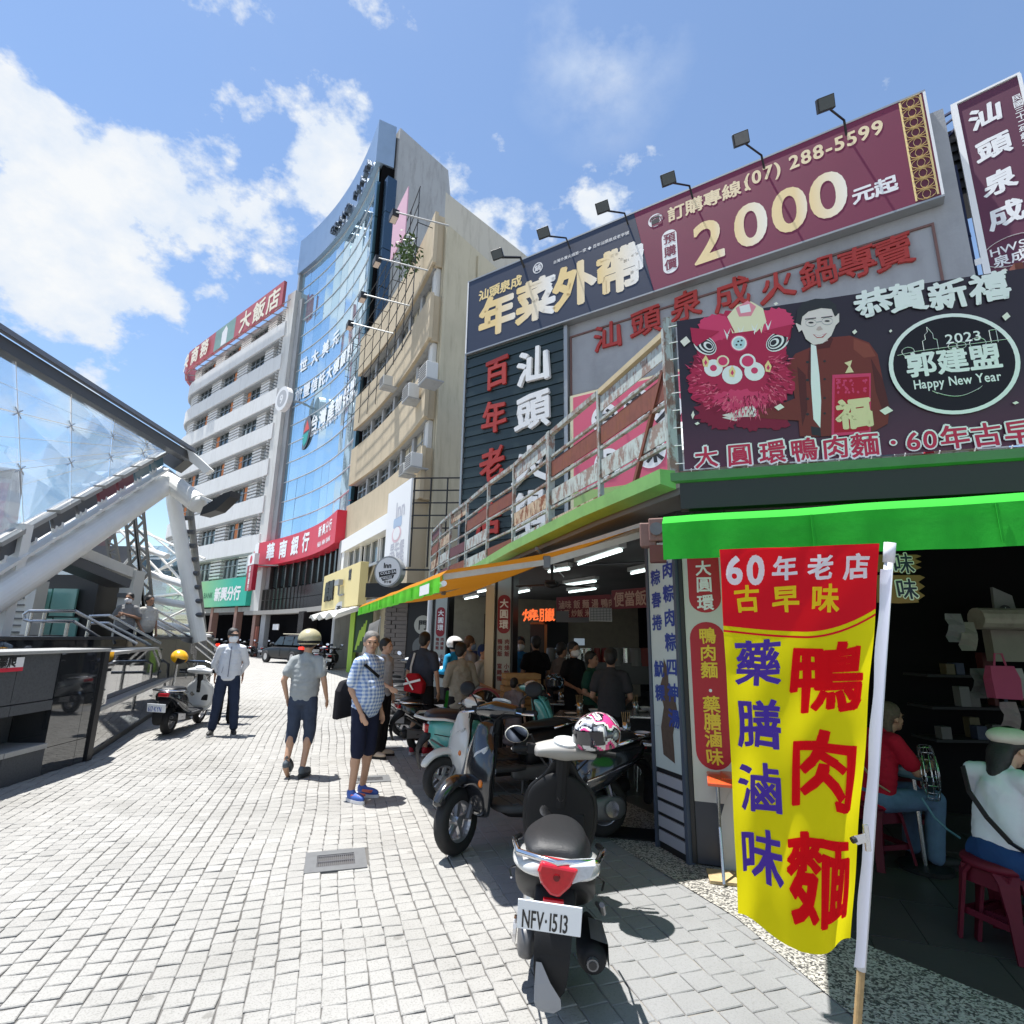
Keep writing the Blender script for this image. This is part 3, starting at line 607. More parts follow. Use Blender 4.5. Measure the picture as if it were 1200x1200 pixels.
# vertical board-marked strips on the party wall
dv_ = (Vector(bk)-Vector((fr_c[0], .2))).normalized(); nv_ = Vector((dv_.y, -dv_.x))
pw = MB()
for t0, t1 in ((.02, .22), (2.15, 2.3)):
    p0 = Vector((fr_c[0], .2))+dv_*t0; p1 = Vector((fr_c[0], .2))+dv_*t1; pw.prism([p0, p1, p1+nv_*.08, p0+nv_*.08], 18.6, 'z')
pw.ob('wall_rib', M_cream, bb)
wins = [(15.37, 16.73), (12.12, 13.28), (8.77, 9.93)]
M_blue = mat('tinted pane', (.05, .07, .08), .08, spec=.8)
rd = random.Random(11)
for (za, zb) in wins:
    n = 6; wd = (BL-1.1)/n
    for k in range(n):
        x0 = .5+k*wd; y = by(x0+wd/2)+.15; sl = atan2(by(x0+wd)-by(x0), wd); h = zb-za
        f = MB()
        for a, b_, q0, q1 in ((0, wd-.3, 0, .07), (0, wd-.3, h-.07, h), (0, .06, 0, h), (wd-.36, wd-.3, 0, h), (wd*.42, wd*.42+.05, 0, h), (0, wd-.3, h*.6, h*.6+.05)): f.box(a, b_, 0, .08, q0, q1)
        fo = f.ob('window', M_frame, bb, loc=(x0, by(x0)+.12, za), rot=(0, 0, sl)); MB().box(.05, wd-.35, .1, .13, .05, h-.05).ob('pane', M_blue if rd.random() < .9 else mat('whitewashed pane', (.45, .46, .45), .5), fo)
        MB().box(x0+wd-.3, x0+wd-.02, by(x0+wd)+.02, by(x0+wd)+.2, za, zb).ob('window_pier', M_conc, bb)
    MB().box(BL-.6, BL-.25, .02, .2, za, zb).ob('window_pier', M_white, bb)
# white-framed storey, yellow and black shop fascias
for k in range(3):
    x0 = 1.2+k*2.6; f = MB()
    for a, b_, q0, q1 in ((0, 2.5, 0, .12), (0, 2.5, 1.68, 1.8), (0, .12, 0, 1.8), (2.38, 2.5, 0, 1.8), (1.2, 1.3, 0, 1.8)): f.box(a, b_, 0, .1, q0, q1)
    fo = f.ob('window', M_wht, bb, loc=(x0, by(x0)-.35, 4.85)); MB().box(.1, 2.4, .11, .14, .1, 1.7).ob('pane', M_blue, fo)
MB().box(.6, BL-2.2, -.5, .0, 6.0, 6.68).ob('lintel', M_wht, bb); MB().box(.6, 1.2, -.45, 0, 3, 6).ob('pier', M_wht, bb)
MB().box(0, .6, -.5, .5, 0, 6.7).ob('pier', M_conc, bb); MB().box(BL-1.0, BL-.35, -.45, .25, 0, 6.7).ob('pier', M_beige, bb)
MB().box(.6, BL-.4, 3.0, 3.2, 0, 6.6).ob('back_wall', M_dark, bb); MB().box(.6, BL-.4, -.4, 3, 3.0, 3.2).ob('arcade_ceiling', M_conc, bb); MB().box(BL-2.6, BL-1.05, -.35, 0, 3.0, 6.6).ob('infill_panel', mat('faded curtain wall', (.45, .40, .30), .8, streak=.3), bb)
def board(name, label, cat, F, x0, x1, z0, z1, y0, y1, m, part='board', group=None):
    t = thing(name, label, cat, (F[0][0], F[0][1], 0), F[1], group); MB().box(x0, x1, y0, y1, z0, z1).ob(part, m, t, bevel=.01); return t
yb_ = board('shop_fascia', 'pale yellow shop fascia with black characters and a security camera figure', 'signboard', BF, -.2, 7.4, 2.9, 4.75, -1.1, -.75, mat('pale yellow board', (.72, .60, .28), .5))
text('鮮饌', 'lettering', M_blk, yb_, .6, 3.85, 1.0, y=-1.11, fat=.05, ext=.06, brush=.04); text('館', 'lettering', M_blk, yb_, 5.4, 4.35, .55, y=-1.11, fat=.04)
c_ = MB(); c_.box(3.7, 4.6, -1.35, -1.15, 3.95, 4.2); c_.beam((4.3, -1.25, 3.95), (4.3, -1.25, 3.5), .07); c_.box(4.1, 4.9, -1.2, -1.11, 3.45, 3.52); c_.ob('camera_figure', mat('grey figure', (.3, .31, .32), .5), yb_)
aw = thing('folded_awning', 'dirty white folded canvas awning under the yellow fascia', 'awning', (BF[0][0], BF[0][1], 0), BF[1]); m_ = MB()
m_.loft([[(x, -1.0-.5*abs(sin(x*2.1))*.4, 2.85), (x, -1.9, 2.5-.12*sin(x*3)), (x, -1.85, 2.4-.1*sin(x*4)), (x, -.9, 2.7)] for x in [1+.4*i for i in range(17)]]); m_.ob('canvas', cloth('white canvas', (.6, .6, .58)), aw)
# white advert banner on cage
wb = thing('advert_banner', 'tall white banner with faint blue and pink print on the steel cage', 'banner', (BF[0][0], BF[0][1], 0), BF[1])
x0, zt = LP(BF, 455, 585, -2.0); x1, z1t = LP(BF, 483, 553, -2.0); _, zb = LP(BF, 452, 668, -2.0); _, zb2 = LP(BF, 476, 668, -2.0)
zt = (zt+z1t)/2; zb = (zb+zb2)/2
MB().box(x0, x1, -2.0, -1.94, zb, zt).ob('sheet', M_wht, wb)
xc = (x0+x1)/2; w_ = x1-x0
pale_b = mat('faded blue print', (.38, .48, .62), .6); pale_p = mat('faded pink print', (.70, .48, .52), .6)
flat('print', [rrect(xc-w_*.16, xc+w_*.2, zb+(zt-zb)*.50, zb+(zt-zb)*.62, .08)], pale_b, wb, -2.004); flat('print', [ell(xc, zb+(zt-zb)*.42, w_*.2, .25)], pale_p, wb, -2.004); flat('print', [ell(xc, zb+(zt-zb)*.43, w_*.15, .2)], M_wht, wb, -2.008)
text('Inn', 'lettering', mat('faded grey print', (.5, .5, .55), .6), wb, xc-.2, zb+(zt-zb)*.72, .7, y=-2.005); text('早午餐', 'lettering', mat('faded grey print', (.5, .5, .55), .6), wb, xc-.55, zb+(zt-zb)*.25, .45, y=-2.005); text('咖啡 甜點', 'lettering', mat('faded grey print', (.5, .5, .55), .6), wb, xc-.7, zb+(zt-zb)*.14, .35, y=-2.005)
cg = MB()
for z in [zb+(zt-zb)*k/7 for k in range(3, 8)]: cg.beam((x1, -1.9, z), (x1+.9, -.6, z), .035); cg.beam((x1, -1.9, z), (x0, -1.9, z), .03)
for y in (-1.9, -1.5, -1.1, -.7): cg.beam((x1+(y+1.9)*.7, y, zb), (x1+(y+1.9)*.7, y, zt), .035)
cg.ob('cage', M_blk, wb)
# round sign
rs2 = thing('round_sign', 'white round cafe sign with black ribbon lettering hanging off the beige building', 'sign', (AY(457, 670, 15.5).x, 15.5, 0), radians(-18)); zc = AY(457, 670, 15.5).z; RR = 17.5/FPX*15.8
d_ = MB(); d_.M = Matrix.Translation((0, 0, zc)) @ Matrix.Rotation(pi/2, 4, 'X'); d_.lathe([(0, -.12), (RR, -.12), (RR, .12), (0, .12)], 28); d_.ob('rim', M_frame, rs2); flat('face', [ell(0, zc, RR*.9, RR*.9)], M_wht, rs2, -.125)
flat('ribbon', [[(-.28, zc-.02), (.26, zc+.06), (.28, zc-.08), (-.25, zc-.17)]], M_blk, rs2, -.13); flat('ribbon', [[(-.2, zc-.18), (.22, zc-.1), (.18, zc-.2), (-.14, zc-.27)]], M_blk, rs2, -.13)
text('Inn', 'lettering', M_blk, rs2, -.14, zc+.17, .2, y=-.13, fat=.04); text('COLD EAT', 'lettering', M_wht, rs2, -.22, zc-.06, .11, y=-.134, rot=.12); text('HOUSE', 'lettering', M_wht, rs2, -.14, zc-.2, .09, y=-.134, rot=.12); text('早午餐', 'lettering', M_blk, rs2, -.1, zc-.3, .08, y=-.13)
MB().beam((RR*.9, 0, zc+.05), (RR*.9+1.2, .3, zc+.05), .05).ob('arm', M_blk, rs2)
rs3 = thing('round_sign', 'small white round sign with two black characters beside the lime green post', 'sign', (AY(401, 713, 26).x, 26, 0), radians(-20)); zc = AY(401, 713, 26).z
d_ = MB(); d_.M = Matrix.Translation((0, 0, zc)) @ Matrix.Rotation(pi/2, 4, 'X'); d_.lathe([(0, -.1), (.32, -.1), (.32, .1), (0, .1)], 24); d_.ob('face', M_wht, rs3); text('茶本', 'lettering', M_blk, rs3, -.24, zc, .25, y=-.11, fat=.03); MB().beam((.3, 0, zc+.12), (.8, .05, zc+.12), .05).ob('arm', M_wht, rs3); MB().beam((.3, 0, zc-.12), (.8, .05, zc-.12), .05).ob('arm', M_wht, rs3)
gpst = thing('sign_post', 'lime green upright signboard with black strokes in front of the beige building', 'sign', (AY(410, 765, 26.3).x, 26.3, 0), radians(-15)); MB().box(-.12, .12, 0, .3, 0, 3.0).ob('post', mat('lime paint', (.38, .62, .08), .5), gpst); MB().box(.13, 1.0, .05, .12, .9, 2.95).ob('panel', mat('dark green panel', (.02, .06, .03), .5), gpst)
fl_ = [[(.2+.12*k, 1.0+.2*k), (.3+.12*k, 1.0+.2*k), (.45+.1*k, 1.9+.15*k), (.38+.1*k, 1.9+.15*k)] for k in range(4)]; flat('stroke', fl_, mat('lime paint', (.38, .62, .08), .5), gpst, .045)
gf = thing('rolled_flag', 'grey white cloth flag drooping beside the lime green signboard', 'flag', (AY(432, 765, 22).x, 22, 0), 0); m_ = MB(); m_.loft([[(-.05-.25*t, .02*sin(9*t), 2.1-1.3*t), (.35-.1*t, .05, 2.3-1.2*t*t)] for t in [i/8 for i in range(9)]], cap=False, closed=False); m_.ob('cloth', cloth('grey cloth', (.42, .42, .42)), gf); MB().tube([(.37, .05, 0), (.35, .05, 2.4)], .02, 6).ob('pole', M_frame, gf)
# wire rack, air conditioners, arm lamps on the beige building
rk = thing('security_rack', 'thin black steel rack of rods fixed over the upper parapets of the beige building', 'rack', (BF[0][0], BF[0][1], 0), BF[1]); m_ = MB()
for z in (20.3, 19.5, 18.6, 17.8, 17.0, 16.1, 15.2, 14.4, 13.5): m_.tube([(x, y-.95, z) for x, y in bpath(.3, BL-.2, 0, 8)], .02, 4)
for k in range(9): x = .3+k*(BL-.6)/8; m_.beam((x, by(x)-.95, 12.6 if k < 5 else 13.4), (x, by(x)-.95, 20.3 if k > 2 else 19), .03); m_.beam((x, by(x)-.95, 18.6), (x, by(x)-.1, 18.6), .025)
m_.ob('rod', M_blk, rk)
pk = board('pink_banner', 'faded pink banner edge on at the roof of the beige building', 'banner', BF, 8.2, BL-1.6, 18.9, 21.4, -1.05, -1.0, mat('faded pink cloth', (.55, .33, .42), .8), 'sheet')
for i, (px, py) in enumerate([(462, 253), (442, 306), (425, 348), (410, 381)]):
    dd = -2.6; p = LP(BF, px, py, dd); lt = thing('arm_lamp', ['topmost', 'second highest', 'third highest', 'lowest'][i]+' of the four floodlights on long arms off the beige building', 'floodlight', (BF[0][0], BF[0][1], 0), BF[1], 'floodlights on arms off the beige building')
    MB().box(p[0]-.25, p[0]+.2, dd-.12, dd+.12, p[1]-.13, p[1]+.13).ob('lamp_head', M_blk, lt); MB().box(p[0]-.2, p[0]+.15, dd-.1, dd+.1, p[1]-.16, p[1]-.132).ob('lens', mat('lamp lens', (.6, .5, .42), .3), lt); MB().tube([(p[0]+.2, dd, p[1]), (p[0]+1.0, -.9, p[1]-.4)], .03, 5).ob('arm', M_frame, lt)
M_ac = mat('ac casing', (.62, .62, .60), .6, streak=.2)
for i, (px, py, s, lab) in enumerate([(475, 460, 1.0, 'square air conditioner with a grille jutting from the middle parapet'), (495, 437, 1.1, 'big pale air conditioner behind the parapet near the corner'), (478, 540, .9, 'air conditioner on the lower window row nearest the corner'), (470, 550, .7, 'small air conditioner on the lower window row left of its neighbour'), (447, 447, .8, 'window air conditioner farthest left on the beige building')]):
    dd = -.75; p = LP(BF, px, py, dd); t = thing('air_conditioner', lab, 'air conditioner', (BF[0][0], BF[0][1], 0), BF[1], 'air conditioners on the beige building')
    MB().box(p[0]-.4*s, p[0]+.4*s, dd, dd+.45, p[1]-.3*s, p[1]+.3*s).ob('casing', M_ac, t, bevel=.02); g = MB()
    for k in range(6): g.box(p[0]-.33*s, p[0]+.33*s, dd-.02, dd-.002, p[1]-.25*s+k*.09*s, p[1]-.21*s+k*.09*s)
    g.ob('grille', mat('grille grey', (.2, .2, .2), .6), t); MB().box(p[0]-.4*s, p[0]+.4*s, dd+.0, dd+.7, p[1]-.35*s, p[1]-.305*s).ob('bracket', M_conc, t)
pl = thing('rooftop_shrub', 'small green shrub growing over the top parapet of the beige building', 'shrub', (BF[0][0], BF[0][1], 0), BF[1]); m_ = MB(); rd = random.Random(2); p = LP(BF, 478, 298, -.9)
for k in range(240):
    a = Vector((rd.gauss(0, .32), rd.gauss(0, .25), rd.gauss(0, .38)))+Vector((p[0], -.9, p[1])); u = Vector((rd.uniform(-1, 1), rd.uniform(-1, 1), rd.uniform(-1, 1))).normalized()*.12; v = u.orthogonal().normalized()*.05; m_._add([a-u, a+v, a+u, a-v], [(0, 1, 2, 3)])
m_.ob('foliage', mat('leaf green', (.07, .13, .035), .6, island=.6), pl, fixn=False, kind='stuff'); MB().tube([(p[0], -.6, p[1]-.7), (p[0], -.9, p[1])], .03, 5).ob('stem', mat('bark', (.12, .09, .06), .9), pl)
# ================================================================ hot pot building and its boards
KF, KL = frame((-1.2, 14), (7.5, 8.25))
def at(F): return (F[0][0], F[0][1], 0), F[1]
def pxp(F, pts, dep=0.): return [LP(F, x, y, dep) for x, y in pts]
kb = thing('restaurant_building', 'grey concrete hot pot restaurant building behind the corner shop, covered with signs', 'building', *at(KF))
M_gconc = mat('blue grey rough concrete', (.34, .35, .37), .9, var=.3, vscale=1.5, bump=.5, bscale=18, streak=.25)
MB().box(-.1, 10.72, .12, 8, 2.94, 11.3).ob('wall', M_gconc, kb)
MB().box(2.9, 3.0, -.02, .12, 2.9, 9.3).ob('trim', M_frame, kb)
M_slat = mat('dark green slat cladding', (.018, .035, .038), .35, var=.2, vscale=2)
for k in range(44): z = 3.0+k*.145; MB().box(-.14, 2.9, -.0-.03*(k % 2), .1, z, z+.135).ob('slat', M_slat, kb)
MB().box(-.2, -.145, -.06, .12, 2.9, 9.4).ob('trim', M_frame, kb)
# border lines and niche on the grey wall
for x0, x1, z0, z1 in ((3.02, 10.3, 8.98, 9.02), (3.02, 10.3, 7.38, 7.42), (10.26, 10.3, 7.42, 8.98), (3.02, 3.06, 7.42, 8.98)): MB().box(x0, x1, .085, .12, z0, z1).ob('moulding', mat('brown moulding', (.17, .09, .08), .7), kb)
M_rchar = mat('red raised lettering', (.42, .035, .025), .5, var=.25, vscale=3)
for c, (px, py) in zip('汕頭泉成火鍋專賣', [(710, 392), (754, 375), (802, 356), (856, 342), (909, 333), (958, 317), (1002, 305), (1046, 293)]):
    x, z = LP(KF, px, py); sz_ = .66 if px > 900 else .74; text(c, 'raised_letter', M_rchar, kb, x-sz_*.48, z, sz_, y=.11, fat=.014, ext=.06, brush=.08, seed=ord(c))
M_wchar = mat('white raised lettering', (.78, .78, .77), .5)
for c, (px, py) in zip('汕頭火鍋', [(626, 430), (625, 483), (622, 545), (621, 600)]):
    x, z = LP(KF, px, py); text(c, 'raised_letter', M_wchar, kb, x-.46, z, .98, y=-.03, fat=.028, ext=.09, brush=.10, seed=ord(c), sy=1.05)
for c, (px, py) in zip('百年老店', [(583, 437), (580, 490), (578, 545), (574, 608)]):
    x, z = LP(KF, px, py); text(c, 'raised_letter', M_rchar, kb, x-.38, z, .8, y=-.03, fat=.028, ext=.06, brush=.09, seed=ord(c), sy=1.15)
# poster panel under the red letters
pp = thing('poster_panel', 'pink and green hot pot poster with white discs on the grey wall behind the railing', 'poster', *at(KF))
MB().box(3.15, 8.2, -.02, .11, 4.4, 7.3).ob('board', mat('poster pink', (.62, .10, .17), .5), pp); MB().box(3.05, 8.3, .0, .115, 4.3, 7.37).ob('border', mat('poster cream', (.62, .60, .40), .5), pp)
MB().box(3.15, 8.2, -.03, .1, 4.55, 4.95).ob('band', mat('poster green', (.30, .45, .15), .5), pp)
for c, x, z in [('台', 3.95, 6.6), ('灣', 4.75, 6.75), ('火', 5.4, 6.5), ('鍋', 6.3, 6.7), ('好', 4.0, 5.5), ('味', 5.0, 5.6)]: flat('disc', [ell(x, z, .33, .36)], M_wht, pp, -.024-.002*ord(c) % .003); text(c, 'lettering', M_blk, pp, x-.27, z, .55, y=-.032, fat=.03, brush=.05)
# billboard
bl = thing('rooftop_billboard', 'long rooftop billboard, navy on the left and maroon on the right, with gold characters', 'billboard', *at(KF))
M_navy = mat('billboard navy', (.022, .032, .065), .45, var=.15, vscale=1); M_mar = mat('billboard maroon', (.17, .014, .05), .5, var=.12, vscale=1)
mb = MB(); mb.prism([(-.1, 9.36), (5.25, 9.36), (4.86, 11.6), (-.1, 11.6)], .2, 'y', -.12); mb.ob('navy_panel', M_navy, bl); mb = MB(); mb.prism([(5.254, 9.36), (10.44, 9.36), (10.44, 11.6), (4.864, 11.6)], .2, 'y', -.12); mb.ob('maroon_panel', M_mar, bl)
for a in ((-.14, 10.48, 11.6, 11.64), (-.14, 10.48, 9.32, 9.36)): MB().box(a[0], a[1], -.13, .1, a[2], a[3]).ob('frame_rail', M_frame, bl)
for a in ((-.14, -.1), (10.44, 10.48)): MB().box(a[0], a[1], -.13, .1, 9.36, 11.6).ob('frame_rail', M_wht, bl)
gold2 = gradm('gold to white print', (.78, .58, .26), (.82, .82, .80), 0, 1.0, .5)
for c, (px, py), w in zip('年菜外帶', [(584, 372), (629, 355), (674, 338), (727, 320)], (0, 1, 0, 1)):
    x, z = LP(KF, px, py-1); o = text(c, 'lettering', gradm('gold white '+c, (.80, .60, .27), (.82, .82, .80), -.5 if w else 0, .55 if w else .9), bl, -.58, 0, 1.22, y=0, fat=.045); o.location = (x, -.124, z)
x, z = LP(KF, 564, 350); text('汕頭泉成', 'lettering', M_gold, bl, x, z, .36, y=-.124, fat=.03, brush=.08)
x, z = LP(KF, 633, 317); flat('seal', [ell(x, z, .15, .16)], M_wht, bl, -.123); flat('seal', [ell(x, z, .12, .13)], M_navy, bl, -.125); text('鍋', 'lettering', M_wht, bl, x-.1, z, .2, y=-.127)
x, z = LP(KF, 651, 311); text('台灣外賣火鍋第一家 ◆ 百年汕頭泉成老字號', 'lettering', M_wht, bl, x, z, .105, y=-.124, fat=.01)
gm = mat('pale gold print', (.80, .66, .42), .5)
x, z = LP(KF, 770, 262); flat('telephone_badge', [ell(x, z, .17, .17)], M_wht, bl, -.123); text('☎', 'lettering', M_mar, bl, x-.14, z, .27, y=-.125); 
flat('telephone_badge', [rrect(x-.09, x+.09, z-.09, z+.02, .03), [(x-.12, z+.04), (x-.08, z+.1), (x+.08, z+.1), (x+.12, z+.04), (x+.07, z+.03), (x+.05, z+.06), (x-.05, z+.06), (x-.07, z+.03)]], M_blk, bl, -.126)
x, z = LP(KF, 784, 257); x2, z2 = LP(KF, 870, 222); text('訂購專線：', 'lettering', gm, bl, x, z, .40, y=-.124, fat=.025)
x, z = LP(KF, 873, 218); text('(07) 288-5599', 'lettering', gm, bl, x, z+.02, .43, y=-.124, fat=.025, gap=.05, sx=.86)
x, z = LP(KF, 787, 298); flat('price_pill', [rrect(x-.17, x+.17, z-.56, z+.55, .16)], M_wht, bl, -.123); text('預購價', 'lettering', M_mar, bl, x-.135, z+.34, .28, y=-.126, fat=.025, vert=True, gap=.2)
for c, (px, py), q in zip('2000', [(833, 283), (882, 264), (927, 247), (972, 230)], (0, 1, 0, 1)):
    x, z = LP(KF, px, py); o = text(c, 'lettering', gradm('gold white n%s%d' % (c, px), (.80, .62, .32), (.84, .84, .80), -.3 if q else .1, .5), bl, -.355, 0, 1.38, y=0, fat=.022, sx=.96); o.location = (x, -.124, z)
x, z = LP(KF, 1000, 236); text('元起', 'lettering', M_wht, bl, x-.02, z, .36, y=-.124, fat=.035)
LX = LP(KF, 1053, 124)[0]-10.01+.16
MB().box(LX+9.84, LX+10.18, -.124, -.121, 9.37, 11.59).ob('lattice_strip', mat('lattice dark', (.10, .012, .03), .5), bl)
lat = MB(); 
for k in range(10):
    z = 9.48+k*.222
    for P in (ell(LX+10.01, z, .14, .1, 12), ell(LX+10.01, z, .06, .09, 8)):
        for i in range(len(P)): a, b = P[i], P[(i+1) % len(P)]; lat.beam((a[0], -.127, a[1]), (b[0], -.127, b[1]), .004, .028, up=(0, 1, 0))
    lat.beam((LX+9.86, -.128, z+.11), (LX+10.16, -.128, z+.11), .004, .03, up=(0, 1, 0))
for x in (LX+9.855, LX+10.165): lat.beam((x, -.128, 9.4), (x, -.128, 11.57), .004, .03, up=(1, 0, 0))
lat.ob('lattice', M_gold, bl, kind='stuff')
# floodlights on arms over the billboard
lamps = [(583, 298, 1), (637, 273, 0), (706, 243, 0), (783, 210, 0), (868, 163, 0), (967, 122, 0)]
names = ['leftmost black floodlight, tilted on its arm at the left end of the billboard', 'floodlight second from the left over the white 菜 on the billboard', 'floodlight third from the left above the navy part of the billboard', 'floodlight over the left part of the maroon field', 'pale faced floodlight above the number 288 on the billboard', 'highest and rightmost floodlight over the maroon board']
for (px, py, big), lab in zip(lamps, names):
    dp = -.95; x, z = LP(KF, px, py, dp); t = thing('floodlight', lab, 'floodlight', *at(KF), 'floodlights over the rooftop billboard')
    mb = MB(); mb.M = Matrix.Translation((x, dp, z)) @ Matrix.Rotation(radians(35), 4, 'X') @ Matrix.Rotation(radians(20), 4, 'Z'); mb.box(-.15, .15, -.06, .05, -.12, .12); mb.box(-.06, .06, .05, .12, -.07, .07); mb.ob('lamp_head', M_blk, t, bevel=.01)
    mb = MB(); mb.M = Matrix.Translation((x, dp, z)) @ Matrix.Rotation(radians(35), 4, 'X') @ Matrix.Rotation(radians(20), 4, 'Z'); mb.box(-.13, .13, -.07, -.061, -.10, .10); mb.ob('lens', M_steelf if px == 868 else M_dkglass, t)
    MB().tube([(x+.05, dp+.08, z-.05), (x+.28, -.3, 11.55), (x+.3, .05, 11.2)], .022 if not big else .035, 6).ob('arm', M_blk, t)
# right hand vertical sign with its ladder frame
q0 = AY(1118, 130, 8.2); q1 = G(1192, 95, q0.z); SF, SL = frame((q0.x, q0.y), (q1.x, q1.y))
vs2 = thing('vertical_signboard', 'tall maroon vertical signboard with white brush characters at the far right edge', 'signboard', *at(SF))
zt = q0.z; MB().box(.05, SL, -.1, .12, 5.5, zt).ob('panel', mat('sign plum', (.10, .016, .045), .45, var=.1), vs2); MB().box(-.04, .05, -.12, .14, 5.5, zt+.02).ob('edge', M_wht, vs2); MB().box(-.04, SL+.04, -.12, .14, zt+.02, zt+.06).ob('edge', M_wht, vs2); MB().box(SL, SL+.05, -.12, .14, 5.5, zt+.02).ob('edge', M_wht, vs2)
for c, (px, py) in zip('汕頭泉成', [(1156, 141), (1165, 178), (1173, 218), (1180, 256)]):
    x, z = LP(SF, px, py-2); text(c, 'lettering', M_wht, vs2, x-.24, z, .46, y=-.105, fat=.035, brush=.1)
x, z = LP(SF, 1190, 120); text('民國三十二年創立', 'lettering', M_wht, vs2, x-.05, z, .13, y=-.105, vert=True); text('◆老字號', 'lettering', M_wht, vs2, x+.1, z-1.2, .13, y=-.105, vert=True)
x, z = LP(SF, 1188, 297); P = ell(x, z, .40, .27, 30); lg = MB()
for i in range(30): a, b = P[i], P[(i+1) % 30]; lg.beam((a[0], -.107, a[1]), (b[0], -.107, b[1]), .004, .025, up=(0, 1, 0))
lg.box(x-.5, x-.4, -.11, -.105, z-.06, z+.06); lg.ob('emblem', M_wht, vs2); text('HWSTO', 'lettering', M_wht, vs2, x-.3, z+.08, .2, y=-.107, fat=.01); text('泉成', 'lettering', M_wht, vs2, x-.28, z-.12, .22, y=-.107, fat=.02)
M_navyst = mat('dark blue steel', (.02, .03, .10), .5)
ld = MB()
for x in (-.62, -.38, -.12):
    ld.beam((x, .1, 5), (x, .1, 10.2), .04)
for k in range(11): z = 5.2+k*.48; ld.beam((-.62, .1, z), (-.12, .1, z), .035); ld.beam((-.62, .1, z+.12), (-.12, .1, z+.12), .02)
ld.ob('ladder_frame', M_navyst, vs2); st = MB()
for z in (7.2, 8.7): st.beam((-1.9, .5, z-.05), (-.1, .1, z+.05), .09)
st.beam((-2.2, .4, 11.2), (0, .1, 11.35), .04); st.beam((-1.7, .4, 10.7), (0, .1, 11.2), .03); st.beam((-1.2, .4, 10.0), (0, .1, 11.0), .03); st.ob('strut', M_navyst, vs2)
bx = thing('roof_equipment', 'black louvred box behind the right end of the billboard', 'roof equipment', *at(KF))
mb = MB(); mb.box(10.6, 11.15, .4, 1.2, 9.6, 11.0)
for k in range(6): mb.box(10.55, 11.2, .35, .4, 9.7+k*.2, 9.8+k*.2)
mb.ob('louvre_box', M_blk, bx)

# ================================================================ corner shop
EV = [(1.30, 4.12), (.85, 5.35), (.13, 7.68), (-.44, 9.8), (-1.25, 12.3), (-2.16, 15.0), (-3.0, 17.4)]
NF, NL = frame((1.34, 4.26), (3.66, 3.50)); RF = ((1.42, 4.66), NF[1])
ux = Vector((cos(NF[1]), sin(NF[1]))); uy = Vector((-sin(NF[1]), cos(NF[1])))
E2 = Vector(EV[0])+ux*7
shop = thing('corner_shop', 'open fronted corner noodle shop with a flat roof deck, green eave and tube lit ceiling', 'building', (1.3, 4.12, 0))
def W2(o): o.location = (-1.3, -4.12, 0); return o
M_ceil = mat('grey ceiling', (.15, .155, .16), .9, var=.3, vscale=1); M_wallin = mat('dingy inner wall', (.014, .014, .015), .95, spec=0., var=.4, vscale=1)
dp = [(x, y) for x, y in EV]+[(3.5, 21), (11, 12), (E2.x+2.2, E2.y+7), (E2.x, E2.y)]
mb = MB(); mb.prism(dp, .16, 'z', 2.76); W2(mb.ob('roof_deck', M_ceil, shop))
mb = MB(); mb.loft([[(x, y, z) for (x, y, z) in ((a[0]-.03, a[1], 2.80), (a[0]-.16, a[1]-.04, 2.83), (a[0]-.16, a[1]-.04, 2.95), (a[0]-.03, a[1], 2.95))] for a in EV]); W2(mb.ob('gutter', mat('faded green paint', (.16, .36, .10), .55, var=.4, vscale=5), shop))
mb = MB(); a = Vector(EV[0]); b = E2; n_ = -uy
mb.loft([[(q.x+n_.x*o, q.y+n_.y*o, z) for o, z in ((.004, 2.845), (.035, 2.86), (.035, 2.925), (.004, 2.925))] for q in (a-ux*.15, b)]); W2(mb.ob('gutter', mat('dull green paint', (.07, .17, .07), .5, var=.4, vscale=5), shop))
mb = MB(); mb.loft([[(q.x+n_.x*o, q.y+n_.y*o, z) for o, z in ((-.10, 2.64), (.012, 2.64), (.012, 2.84), (.003, 2.84), (.003, 2.755), (-.10, 2.755))] for q in (a, b)]); W2(mb.ob('fascia', M_blk, shop))
# inner walls
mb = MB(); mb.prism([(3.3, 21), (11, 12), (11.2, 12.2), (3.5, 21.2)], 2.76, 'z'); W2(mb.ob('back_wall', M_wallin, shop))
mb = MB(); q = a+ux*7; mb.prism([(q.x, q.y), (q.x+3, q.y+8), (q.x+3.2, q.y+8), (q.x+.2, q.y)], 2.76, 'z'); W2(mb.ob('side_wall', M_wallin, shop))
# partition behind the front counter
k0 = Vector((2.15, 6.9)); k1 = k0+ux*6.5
mb = MB(); mb.prism([tuple(k0+ux*1.0), tuple(k1), tuple(k1+uy*.1), tuple(k0+ux*1.0+uy*.1)], 2.76, 'z'); W2(mb.ob('partition', mat('black partition', (.012, .012, .013), .9, spec=0.), shop))
